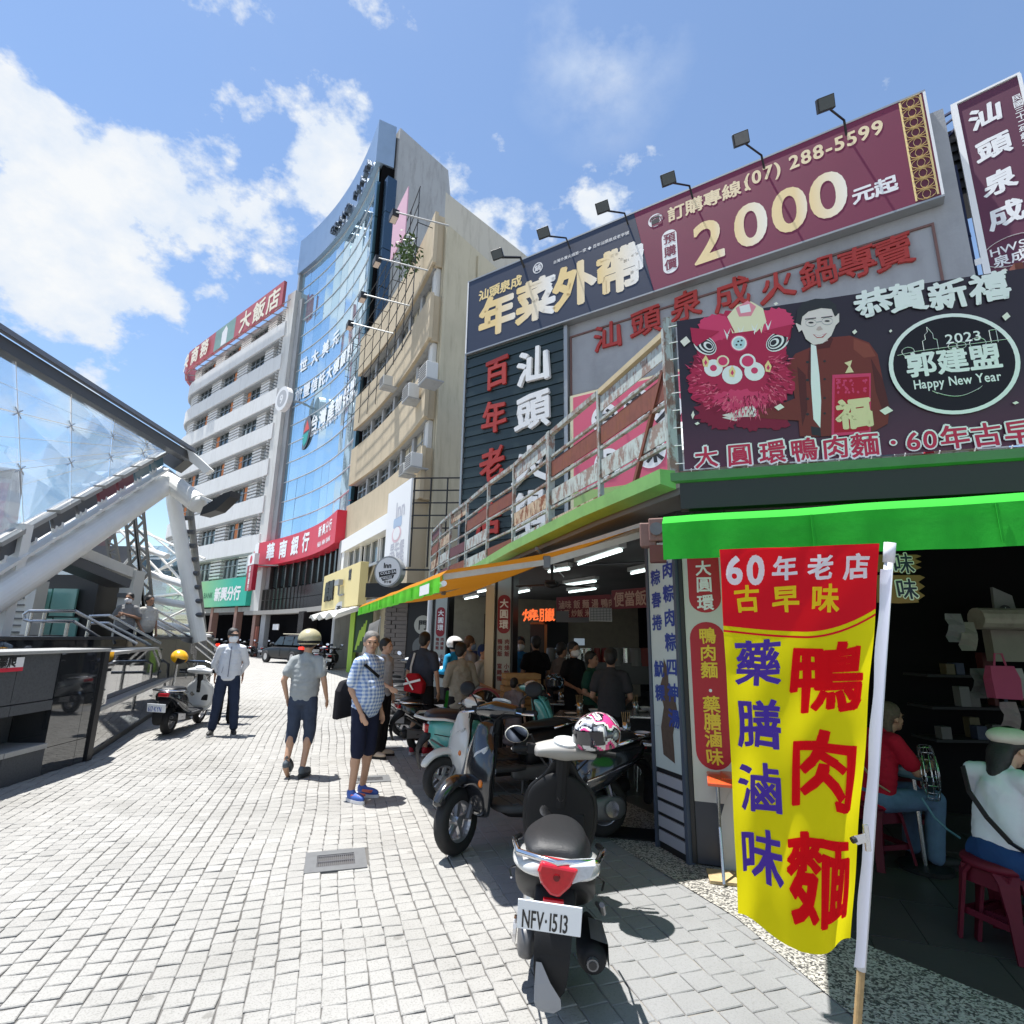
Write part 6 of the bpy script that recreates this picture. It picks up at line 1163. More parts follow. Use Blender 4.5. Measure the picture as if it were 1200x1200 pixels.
def scooter(label, loc, yaw, cfg, group='parked scooters', lean=.06):
    c = dict(body=paint('black', (.02, .021, .024)), shield=None, head=None, seat=M_seat, rim=M_rimw, mirror=M_plas, plate='', fender=None, lampm=M_clr, round=False, mirrors=True, helmet=None, steer=0., panel=None, sc=1., grab=M_chr, tail='plain'); c.update(cfg)
    sh_ = c['shield'] or c['body']; hd = c['head'] or c['body']; fe = c['fender'] or sh_; rnd = c['round']
    t = thing('scooter', label, 'scooter', (loc[0], loc[1], 0), yaw, group); t.rotation_euler = (lean, 0, yaw); t.scale = (c['sc'], c['sc']*1.1, c['sc'])
    wheel(t, -.60, .225, .11, c['rim'], True)
    fw = wheel(t, .64, .225, .10, c['rim']); fw.rotation_euler = (0, 0, c['steer'])
    W = 1.12 if rnd else 1.
    if rnd: sec = [(-.93, .60, .05, .05), (-.90, .58, .12, .12), (-.78, .54, .20, .19), (-.62, .52, .225, .235), (-.48, .52, .22, .23), (-.36, .49, .21, .20), (-.30, .45, .18, .16), (-.27, .42, .15, .12)]
    else: sec = [(-1.0, .69, .03, .08), (-.97, .67, .065, .135), (-.85, .63, .10, .185), (-.68, .57, .14, .205), (-.55, .53, .17, .21), (-.42, .49, .18, .20), (-.34, .45, .17, .16), (-.29, .42, .15, .12)]
    hull([ring(x, z, h, w, 3.2, top=.86) for x, z, h, w in sec], 'rear_body', c['body'], t)
    hull([ring(x, z, h, w, 4) for x, z, h, w in [(-.62, .32, .05, .09), (-.5, .31, .07, .12), (-.1, .26, .06, .13), (.34, .27, .05, .12)]], 'underbody', M_plas, t)
    hull([ring(x, z, h, w, 5) for x, z, h, w in [(-.34, .30, .03, .17), (-.2, .295, .035, .19), (.2, .295, .035, .19), (.40, .31, .03, .16)]], 'floorboard', M_plasg, t)
    mb = MB(); 
    for k in range(5): mb.box(-.2+k*.1, -.15+k*.1, -.15, .15, .33, .337)
    mb.ob('floor_rib', M_plasg, t, kind='stuff')
    zs = .742 if not rnd else .75
    hull([ring(x, z, h, w, 3, top=.8) for x, z, h, w in [(-.95, zs-.02, .02, .09), (-.92, zs+.0, .04, .14), (-.80, zs+.01, .055, .17), (-.64, zs-.005, .05, .17), (-.52, zs-.012, .048, .155), (-.40, zs-.02, .045, .115), (-.30, zs-.035, .035, .06), (-.27, zs-.04, .015, .03)]], 'seat', c['seat'], t, sub=2)
    mb = MB(); mb.tube([(-.33, 0, .60), (-.30, 0, .42)], [.09, .12], 12, flat=1.); mb.ob('seat_base', c['panel'] or c['body'], t)
    # leg shield: outer skin and inner panel
    xs = lambda z: .47-.28*max(0, z-.45)**1.15+.03*sin((z-.28)*4)
    prof = [(.24, .13), (.30, .21), (.45, .25), (.62, .25), (.71, .22), (.77, .15), (.83, .095), (.93, .07)] if not rnd else [(.24, .12), (.30, .20), (.42, .24), (.56, .245), (.70, .225), (.82, .185), (.90, .12), (.95, .07)]
    R_ = []
    for z, w in prof:
        x = xs(z); b = .10 if z > .4 else .05; n = 9; front = [(x+b*(1-(abs(k-4)/4)**2.2)+.0, -w+2*w*k/8, z) for k in range(n)]; back = [(x-.03, w-2*w*k/8, z) for k in range(n)]; R_.append(front+back)
    hull(R_, 'front_shield', sh_, t)
    R_ = []
    for z, w in prof[1:-1]:
        x = xs(z); w2 = w-.02; n = 7; a = [(x-.032, -w2+2*w2*k/6, z) for k in range(n)]; b = [(x-.05-.05*(1-(abs(k-3)/3)**2), w2-2*w2*k/6, z) for k in range(n)]; R_.append(a+b)
    hull(R_, 'inner_panel', c.get('inner') or (M_plas if not rnd else c['body']), t)
    mb = MB(); mb.tube([(xs(.66)-.11, 0, .66), (xs(.66)-.075, 0, .66)], .022, 12); mb.ob('key_switch', M_chr, t)
    mb = MB(); mb.tube([(xs(.55)-.10, .09, .56), (xs(.55)-.07, .09, .56)], .04, 16); mb.ob('fuel_cap', M_chr if not rnd else M_plas, t); MB().box(xs(.5)-.1, xs(.5)-.06, -.16, -.06, .45, .56).ob('glove_flap', M_plas, t, bevel=.01)
    # front fender, fork
    st = bpy.data.objects.new('steering', None)
    R_ = []
    for k in range(9):
        a = radians(150-k*15.5); rr = .265; x = .64+rr*cos(a)*1.02; z = .225+rr*sin(a)*1.05+.01; w = .045+.035*sin(pi*min(1, (k+.6)/8)); u = Vector((cos(a), 0, sin(a))); R_.append([(x-u.x*.05, -w, z-u.z*.05), (x, -w*.92, z), (x+u.x*.03, -w*.5, z+u.z*.03), (x+u.x*.036, 0, z+u.z*.036), (x+u.x*.03, w*.5, z+u.z*.03), (x, w*.92, z), (x-u.x*.05, w, z-u.z*.05), (x-u.x*.0, 0, z-u.z*.0)])
    hull(R_, 'front_fender', fe, fw, loc=(-.64, 0, -.225))
    MB().tube([(.40, .075, .62), (.60, .075, .24)], .024, 8).ob('fork', M_eng, fw, loc=(-.64, 0, -.225)); MB().tube([(.40, -.075, .62), (.60, -.075, .24)], .024, 8).ob('fork', M_eng, fw, loc=(-.64, 0, -.225)); MB().tube([(.40, 0, .6), (.31, 0, .96)], .045, 10).ob('steering_column', M_plas, t)
    # handlebar group turned by steer
    hb_ = MB().tube([(0, -.20, 0), (0, .20, 0)], .028, 8).ob('handlebar', M_plas, t, loc=(.31, 0, .985), rot=(0, 0, c['steer']))
    R_ = []
    for k in range(13):
        y = -.205+.41*k/12; a = abs(y)/.205; zz = .0+.03*(1-a*a); R_.append([(x_*(1-.35*a)-.01-.02*a, y, z_*(1-.5*a)+zz*.5) for x_, z_ in ((-.12, -.02), (-.105, .025), (-.045, .06), (.05, .075), (.11, .04), (.115, -.03), (.06, -.09), (-.05, -.085))])
    hull(R_, 'handlebar_cover', hd, hb_)
    mb = MB(); P = [( .062*cos(2*pi*k/20), .085*sin(2*pi*k/20)) for k in range(20)]; mb._add([(-.055+a*.85, b, .075+a*.42) for a, b in P]+[(-.055+a*.85, b, .055+a*.42) for a, b in P], [tuple(range(20))]+[(i, (i+1) % 20, (i+1) % 20+20, i+20) for i in range(20)]); dsh = mb.ob('speedometer', mat('dial face', (.62, .65, .66), .15, coat=.8, var=.4, vscale=40), hb_)
    for s in (-1, 1):
        MB().tube([(0, s*.20, 0), (-.03, s*.34, -.005)], .019, 10).ob('grip', M_plas if not c.get('grip') else c['grip'], hb_); MB().box(-.035, .03, s*.215-.03, s*.215+.03, -.03, .035).ob('switch_block', M_plas, hb_, bevel=.008); MB().tube([(.045, s*.2, -.005), (.05, s*.25, -.01), (.02, s*.34, -.015)], .008, 6).ob('brake_lever', M_chr, hb_)
        if c['mirrors'] and not (s == -1 and c.get('rmirror') is False):
            mz = c.get('mirror_z', .17)
            ms = MB().tube([(.0, s*.19, .02), (.01, s*.22, .09), (-.01, s*.30, mz)], .007, 6).ob('mirror_stem', M_plas, hb_); R2 = Matrix.Translation((-.015, s*.32, mz+.02)) @ Matrix.Rotation(radians(78), 4, 'Y')
            mb = MB(); mb.M = R2; mb.lathe([(0, .028), (.04, .026), (.058, .012), (.062, 0), (.058, -.004)], 18); mb.v = [(v[0], s*.32+(v[1]-s*.32)*1.25, v[2]) for v in mb.v]; mb.ob('mirror_shell', c['mirror'], ms, smooth=True); mb = MB(); mb.M = R2; mb.lathe([(0, -.006), (.056, -.006), (.056, -.003)], 18); mb.v = [(v[0], s*.32+(v[1]-s*.32)*1.25, v[2]) for v in mb.v]; mb.ob('mirror_glass', M_mirr, ms)
    # lamps
    if rnd: mb = MB(); mb.M = Matrix.Translation((.085, 0, .0)) @ Matrix.Rotation(pi/2, 4, 'Y'); mb.lathe([(0, .02), (.05, .015), (.062, 0), (.062, -.05)], 18); mb.ob('headlight', c['lampm'], hb_, smooth=True)
    for s in (-1, 1):
        z = .66; x = xs(z)+.065
        if not rnd: mb = MB(); mb.loft([[(x-.01, s*.05, z-.05), (x+.025, s*.06, z-.03), (x+.022, s*.09, z+.03), (x-.01, s*.09, z+.06)], [(x-.05, s*.17, z+.02), (x-.03, s*.165, z+.03), (x-.045, s*.175, z+.09), (x-.07, s*.17, z+.09)]]); mb.ob('headlight', c['lampm'], t, smooth=False, bevel=.006)
        MB().ball((xs(.5)+.035, s*.185, .5), (.02, .018, .028), 10, 6).ob('indicator', M_orl, t)
    # tail
    xt = -1.0 if not rnd else -.93
    hull([ring(x, z, h, w, 3) for x, z, h, w in [(xt+.10, .60, .06, .10), (xt+.02, .56, .05, .09), (xt-.04, .50, .03, .08), (xt-.10, .40, .02, .075), (xt-.06, .27, .015, .07), (xt-.04, .20, .012, .055)]], 'rear_mudguard', M_plas, t)
    if c['tail'] == 'hero':
        mb = MB(); P = [(-.11, .735), (.05, .745), (.062, .71), (.045, .66), (.005, .62), (-.035, .612), (-.08, .66)]; mb.loft([[(xt-.066-.02*(1-abs(y)*4)-(.74-z)*.0, y+.02, z) for y, z in P], [(xt+.03, y*1.0+.02, z) for y, z in P]]); tlo = mb.ob('tail_light', M_redl, t, bevel=.012); MB().tube([(xt-.092, .0, .695), (xt-.07, .0, .695)], [.013, .018], 14).ob('bulb', mat('dark red core', (.12, .002, .004), .15), tlo)
        mb = MB(); P = [(.04, .74), (.15, .76), (.13, .705), (.05, .665)]; P = [(-y, z) for y, z in P]; mb.loft([[(xt-.062, y-.01, z) for y, z in P], [(xt+.03, y-.01, z) for y, z in P]]); mb.ob('indicator', M_clr, t, bevel=.004)
        hull([ring(x, z, h, w, 3.2, top=.9) for x, z, h, w in [(xt-.045, .705, .02, .07), (xt-.035, .70, .04, .13), (xt+.04, .69, .045, .185), (xt+.16, .675, .045, .213), (xt+.30, .66, .04, .219), (xt+.42, .65, .02, .214)]], 'tail_panel', paint('pearl white', (.62, .63, .62)), t)
        MB().box(xt-.085, xt-.06, -.035, .05, .575, .603).ob('reflector', M_redl, t, rot=(0, 0, 0), bevel=.003); mb = MB(); mb.loft([[(xt-.098, .04, .36), (xt-.098, .062, .36)], [(xt-.102, .0, .29), (xt-.100, .062, .27)], [(xt-.095, -.045, .23), (xt-.095, .06, .21)], [(xt-.085, -.05, .19), (xt-.085, .05, .18)], [(xt-.078, -.02, .165), (xt-.078, .03, .165)]], cap=False, closed=False); mb.ob('mudguard_tip', mat('pale grey tip', (.26, .27, .29), .35), t)
    else:
        mb = MB(); P = [(-.08, .70), (.08, .70), (.07, .645), (-.07, .645)] if not rnd else [(-.045, .66), (.045, .66), (.05, .58), (-.05, .58)]; mb.loft([[(xt-.03, y, z) for y, z in P], [(xt+.05, y, z) for y, z in P]]); mb.ob('tail_light', M_redl, t, bevel=.01)
    if c['plate']:
        pp_ = MB().box(-.13, .13, -.004, .004, -.07, .07).ob('number_plate', M_plate, t, loc=(xt-.115, .02, .545 if c['tail'] == 'hero' else .48), rot=(radians(18), 0, -pi/2), bevel=.003)
        text(c['plate'], 'plate_lettering', M_blk if not c.get('plate_col') else c['plate_col'], pp_, -.112, -.012, .098, y=-.0055, fat=.012, sx=.48, sy=1.25, gap=.01)
    for s in (-1, 1): MB().tube([(.33, s*.16, .97), (.40, s*.17, .93), (.38, s*.06, .80), (.38, s*.02, .66)], .006, 6).ob('cable', M_plas, t); MB().tube([(-.90, s*.20, .60), (-.70, s*.222, .56), (-.50, s*.225, .50), (-.36, s*.20, .46)], .005, 5).ob('seam_trim', M_chr if s > 0 else M_plas, t)
    MB().tube([(-.93, -.20, .55), (-.70, -.226, .42), (-.45, -.21, .36)], .012, 6).ob('side_trim', M_eng, t)
    # grab rail, engine, exhaust, stand, shock
    MB().tube([(-.62, -.19, .70), (-.80, -.205, .74), (-.98, -.17, .745), (-1.06, 0, .745), (-.98, .17, .745), (-.80, .205, .74), (-.62, .19, .70)], .015, 8).ob('grab_rail', c['grab'], t, smooth=True)
    hull([ring(x, z, h, w, 3.5) for x, z, h, w in [(-.74, .235, .03, .02), (-.70, .235, .09, .045), (-.55, .235, .10, .05), (-.35, .24, .07, .05), (-.18, .25, .09, .05), (-.10, .25, .05, .03)]], 'engine_case', M_eng, t, loc=(0, .12, 0)); MB().tube([(-.58, .175, .24), (-.58, .19, .24)], .06, 16).ob('case_cover', M_chr, t)
    hull([ring(x, z, h, h, 2) for x, z, h in [(-.98, .33, .045), (-.96, .33, .065), (-.80, .315, .070), (-.55, .28, .06), (-.42, .25, .035), (-.2, .2, .02)]], 'muffler', M_plas, t, loc=(0, -.17, 0)); mb = MB(); mb.loft([[(-.93, -.245, .28), (-.93, -.235, .39), (-.93, -.16, .405)], [(-.62, -.235, .26), (-.62, -.225, .35), (-.62, -.16, .36)]], cap=False, closed=False); mb.ob('heat_shield', c.get('shieldm') or M_rimw, t); MB().tube([(-1.0, -.17, .33), (-.975, -.17, .33)], .025, 12).ob('exhaust_tip', M_eng, t); MB().tube([(-1.004, -.17, .33), (-.99, -.17, .33)], .017, 12).ob('exhaust_hole', M_blk, t)
    MB().tube([(-.62, .12, .26), (-.55, .12, .55)], .03, 10).ob('shock_absorber', M_chr, t); MB().tube([(-.25, .12, .24), (-.22, .16, .01), (-.28, .17, .0)], .012, 6).ob('side_stand', M_eng, t)
    return t
pw = paint('pearl white', (.62, .63, .62)); pk = paint('gloss black', (.014, .015, .018)); pt = paint('mint teal', (.10, .42, .38), .25); pyel = paint('yellow', (.75, .48, .02)); pbl = paint('dark blue', (.02, .035, .09)); pgr = paint('silver grey', (.3, .31, .32)); prd = paint('dark red', (.2, .012, .015))
hero = scooter('nearest scooter seen from behind, grey and black with number plate NFV·1513', (.28, 3.67), radians(84), dict(sc=.94, rmirror=False, body=mat('satin graphite', (.011, .0115, .013), .5, spec=.3), shield=mat('satin graphite', (.011, .0115, .013), .5, spec=.3), head=mat('warm grey cover', (.36, .35, .33), .45), panel=M_plas, plate='NFV·1513', tail='hero', steer=.25, mirror=mat('cream mirror shell', (.6, .58, .52), .4), mirror_z=.07, seat=M_seat), lean=.07)
sc2 = scooter('glossy black scooter pointing at the camera from the left of the nearest scooter', (.24, 5.02), radians(201), dict(sc=1.06, body=pk, shield=pk, head=pk, mirrors=True, steer=.6, mirror_z=.15))
sc3 = scooter('white scooter with silver front wheel behind the glossy black one', (-.10, 6.42), radians(203), dict(body=mat('satin graphite', (.011, .0115, .013), .5, spec=.3), shield=pw, head=pw, fender=pw, mirrors=False, sc=.96, steer=.1))
sc4 = scooter('round mint green scooter with navy seat facing the shop', (-.02, 6.98), radians(22), dict(body=pt, shield=pt, head=pt, fender=pt, round=True, seat=mat('navy seat', (.012, .016, .03), .4), mirrors=False, grab=pw, plate='', sc=1.06))
sc5 = scooter('white and black sport scooter with a striped tail beside the man with the red bag', (-1.2, 10.1), radians(15), dict(body=pw, shield=pk, head=pk, plate='', seat=M_seat))
sc6 = scooter('black scooter parked by the second pillar in front of the wooden crates', (-.75, 8.9), radians(30), dict(body=pk, shield=prd, head=pk))
sc7 = scooter('yellow and white scooter parked against the black granite wall, helmet on its bar', (-5.75, 10.35), radians(97), dict(body=pk, shield=pw, head=pw, fender=pyel, inner=pw, round=False, plate='617·KYN', plate_col=mat('plate blue', (.02, .08, .4), .4), seat=M_seat, sc=.98))
sc8 = scooter('dark scooter with red tail light beyond the man in the checked shirt', (-3.0, 15.6), radians(60), dict(body=pk, plate='528·LBC')); sc9 = scooter('dark scooter behind the checked shirt man, nearest the stone pier', (-2.4, 14.0), radians(35), dict(body=pbl)); sc10 = scooter('silver scooter in the row before the neighbour storefront', (-2.0, 12.6), radians(25), dict(body=pgr, shield=pgr))
sc11 = scooter('dark motorcycle like scooter with plate standing right of the car', (-8.9, 28.5), radians(100), dict(body=pk, plate='903·PLT')); sc12 = scooter('blue scooter between the car and the dark one with plate', (-9.7, 29.3), radians(95), dict(body=pbl))
for i, (x, y, m, lab) in enumerate([(-17.2, 40.8, pw, 'white scooter under the hotel arcade, nearest the tower'), (-18.8, 42.2, pk, 'black scooter under the hotel arcade, second from the tower'), (-20.6, 43.8, pgr, 'grey scooter in the hotel arcade beside a red pier'), (-22.8, 45.4, pw, 'white scooter farthest left in the hotel arcade')]):
    dup(sc11, (x, y, 0), radians(80+i*8), lab)
sc13 = scooter('black scooter standing deepest in the row by the green shopping bag', (-1.5, 11.3), radians(40), dict(body=pk, shield=pw))
def helmet(label, loc, rot, cols, open_=True, visor=None, sc=1.):
    t = thing('helmet', label, 'helmet', loc); t.rotation_euler = rot; t.scale = (sc,)*3
    n, m_ = 72, 40; mb = MB(); V = []
    for j in range(m_+1):
        ph = radians(4)+radians(118)*j/m_
        for k in range(n):
            a = 2*pi*k/n; rr = .135*sin(ph)*(1+.08*cos(a)); V.append((rr*cos(a)*1.12, rr*sin(a), .125*cos(ph)))
    F = []; MI = []
    for j in range(m_):
        for k in range(n):
            a = 2*pi*(k+.5)/n; ph = radians(4)+radians(118)*(j+.5)/m_
            front = cos(a) > .55
            if front and ph > radians(72 if open_ else 68) and (open_ or ph < radians(104)): continue
            F.append((j*n+k, (j+1)*n+k, (j+1)*n+(k+1) % n, j*n+(k+1) % n)); q = noise.noise(Vector((cos(a)*1.9, sin(a)*1.9, ph*1.5+.3)))+.35*sin(ph*3+cos(a)*2); MI.append(0 if len(cols) == 1 else (int((q+1.5)*4.6) % len(cols)))
    V.append((0, 0, .126)); T_ = len(V)-1
    for k in range(n): F.append((T_, k, (k+1) % n)); MI.append(0)
    mb._add(V, F); mb.mi = MI; me = mb.mesh('shell', True); o = link('shell', me, cols, t); sm = o.modifiers.new('solid', 'SOLIDIFY'); sm.thickness = .012; sm.offset = -1
    MB().ball((0, 0, -.005), (.13, .115, .108), 16, 10).ob('lining', M_plas, t, smooth=True)
    if visor: 
        mb = MB(); 
        for j in range(6):
            pass
        R_ = [[(.16*cos(a)*1.0+.005, .145*sin(a), z) for a in [radians(-62+124*k/12) for k in range(13)]] for z in (.045, .01, -.03)]; mb.loft(R_, cap=False, closed=False); mb.ob('visor', visor, t, smooth=True, fixn=False)
    return t
hp = mat('helmet hot pink', (.75, .06, .25), .2, coat=.8); hw_ = mat('helmet white', (.7, .7, .7), .2, coat=.8); hk = mat('helmet black', (.015, .015, .02), .2, coat=.8); hg = mat('helmet grey', (.25, .26, .3), .2, coat=.8)
helmet("pink, white and black patterned full face helmet on the bar of the nearest scooter", tuple(AY(701, 860, 3.82)), (0, .1, radians(215)), [hw_, hp, hk, hw_, hg, hk], False, mat('smoked visor', (.02, .02, .025), .05, coat=1.), 1.08)
p = AY(210, 770, 10.15); helmet('bright yellow helmet hanging on the bar of the yellow scooter', (p.x, p.y, p.z), (0, .5, radians(-20)), [mat('helmet yellow', (.85, .42, .005), .25, coat=.6)], True)
p = AY(650, 800, 7.9); helmet('black helmet with a blue white flash on a scooter in the shade', (p.x, p.y, p.z), (0, 0, radians(-120)), [hk, hk, mat('helmet blue flash', (.25, .45, .7), .2, coat=.8), hk], False, hk)
p = AY(519, 788, 11.2); helmet('small white helmet on the scooter beside the man with the red bag', (p.x, p.y, p.z), (0, 0, radians(-100)), [hw_], True)
for o_, (px, py, Y) in ((None, (565, 828, 7.8)),):
    p = AY(px, py, Y); t = thing('cargo_box', 'black rear box with a dark red rim on the scooter behind the mint one', 'top box', (p.x, p.y, 0), .3); mb = MB(); mb.M = Matrix.Translation((0, 0, p.z)) @ Matrix.Rotation(pi/2, 4, 'X'); mb.lathe([(0, -.1), (.22, -.1), (.24, 0), (.2, .12), (0, .14)], 24); mb.ob('lid', hk, t, smooth=True); mb = MB(); mb.M = Matrix.Translation((0, 0, p.z)) @ Matrix.Rotation(pi/2, 4, 'X'); mb.lathe([(.225, .09), (.25, .085), (.25, .12), (.225, .12)], 24, a0=0, a1=pi*1.1); mb.ob('rim_strip', mat('dull rose strip', (.3, .05, .07), .4), t)
# ---- car
def car(label, loc, yaw, m):
    t = thing('parked_car', label, 'car', (loc[0], loc[1], 0), yaw)
    lower = [(-2.25, .50, .12, .70), (-2.2, .60, .28, .82), (-1.9, .62, .36, .88), (-1.0, .60, .38, .90), (.6, .60, .38, .90), (1.5, .58, .34, .88), (2.1, .55, .26, .80), (2.22, .50, .14, .70)]
    hull([ring(x, z, h, w, 5, 20) for x, z, h, w in lower], 'body', m, t); up_ = [(-2.05, 1.1, .12, .66), (-1.95, 1.25, .28, .70), (-1.4, 1.32, .34, .72), (.0, 1.32, .34, .72), (.6, 1.22, .28, .70), (1.15, 1.0, .1, .66)]
    hull([ring(x, z, h, w, 4, 20, top=.84) for x, z, h, w in up_], 'cabin', m, t)
    M_cg2 = mat('car glass', (.015, .02, .028), .12, spec=.5)
    for s in (-1, 1):
        for x0, x1, x2, x3 in ((-1.85, -1.15, -1.2, -1.7), (-1.05, -.15, -.2, -1.05), (-.05, .85, .35, -.05)): mb = MB(); mb.loft([[(x0, s*.735, 1.05), (x1, s*.735, 1.05), (x2, s*.66, 1.52), (x3, s*.66, 1.52)], [(x0, s*.70, 1.05), (x1, s*.70, 1.05), (x2, s*.6, 1.52), (x3, s*.6, 1.52)]]); mb.ob('side_window', M_cg2, t)
        for x in (-1.35, 1.4): mb = MB(); R = Matrix.Rotation(pi/2, 4, 'X'); mb.lathe([(.2, -.1), (.34, -.1), (.36, 0), (.34, .1), (.2, .1)], 24, M=R); wo = mb.ob('wheel', M_tyre, t, loc=(x, s*.80, .36), smooth=True); mb = MB(); mb.lathe([(0, -.08), (.23, -.09), (.23, .09), (0, .08)], 24, M=R); mb.ob('rim', M_rimw, wo)
        mb = MB(); mb.loft([[(-2.28, s*.82, .82), (-2.3, s*.55, .84), (-2.28, s*.55, .98), (-2.22, s*.80, 1.0)], [(-1.95, s*.90, .84), (-2.1, s*.6, .84), (-2.1, s*.6, .98), (-1.95, s*.88, .98)]]); mb.ob('tail_light', mat('lit tail lamp', (.6, .03, .02), .1, emis=(1, .05, .02), es=.5), t)
        MB().ball((.75, s*.98, 1.08), (.08, .1, .07), 10, 8).ob('wing_mirror', m, t, smooth=True)
        for x in (-1.1, -.1): MB().box(x, x+.02, s*.905-.005, s*.905+.005, .35, .98).ob('door_seam', M_blk, t)
    mb = MB(); mb.loft([[(-2.12, -.6, 1.08), (-2.12, .6, 1.08), (-1.9, .52, 1.50), (-1.9, -.52, 1.50)], [(-2.0, -.6, 1.08), (-2.0, .6, 1.08), (-1.8, .52, 1.50), (-1.8, -.52, 1.50)]]); mb.ob('rear_window', M_cg2, t); mb = MB(); mb.box(-2.33, -2.28, -.22, .22, .68, .84); pl_ = mb.ob('number_plate', M_plate, t); MB().box(-2.34, -2.2, -.8, .8, .38, .45).ob('bumper_trim', M_plas, t); MB().box(-1.7, .2, -.6, -.56, 1.66, 1.70).ob('roof_rail', M_chr, t); MB().box(-1.7, .2, .56, .6, 1.66, 1.70).ob('roof_rail', M_chr, t)
    return t
cp_ = G(345, 777); car('black SUV parked in front of the dark arcade of the glass tower', (-12.9, 33.8), radians(143), mat('car black', (.006, .0065, .008), .4, coat=.05, spec=.35))
car('white car mostly hidden behind the end of the metro platform', (-21.8, 38.5), radians(150), paint('car white', (.6, .6, .6), .2))
# ================================================================ people
SK = lambda n, c: mat('skin '+n, c, .5, var=.12, vscale=9, spec=.35)
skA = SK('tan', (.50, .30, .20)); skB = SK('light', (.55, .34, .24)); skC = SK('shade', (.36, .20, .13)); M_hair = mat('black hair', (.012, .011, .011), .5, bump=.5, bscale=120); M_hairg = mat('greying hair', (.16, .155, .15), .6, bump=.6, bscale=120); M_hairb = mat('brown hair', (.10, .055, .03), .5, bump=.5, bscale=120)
M_maskw = mat('white face mask', (.75, .76, .78), .8); M_maskb = mat('blue face mask', (.25, .38, .6), .8)
def fab(n, c, var=.25): return mat('fabric '+n, c, .88, var=var, vscale=7, bump=.35, bscale=26, spec=.12)
def remesh(mb, name, m, par, vox, sm=6, fac=.5, disp=0.):
    me = mb.mesh(name); o = link(name, me, m, par); r = o.modifiers.new('remesh', 'REMESH'); r.mode = 'VOXEL'; r.voxel_size = vox; r.use_smooth_shade = True
    s = o.modifiers.new('smooth', 'SMOOTH'); s.iterations = sm; s.factor = fac
    if disp:
        tx = bpy.data.textures.get('cloth folds') or bpy.data.textures.new('cloth folds', 'CLOUDS'); tx.noise_scale = .11; d = o.modifiers.new('folds', 'DISPLACE'); d.texture = tx; d.strength = disp; d.mid_level = .5
    return o
def cap(mb, p, q, r0, r1, n=12):
    p, q = Vector(p), Vector(q); d = (q-p); k = 5
    mb.tube([p.lerp(q, i/k) for i in range(k+1)], [r0+(r1-r0)*i/k for i in range(k+1)], n); mb.ball(p, r0, n, 8); mb.ball(q, r1, n, 8)
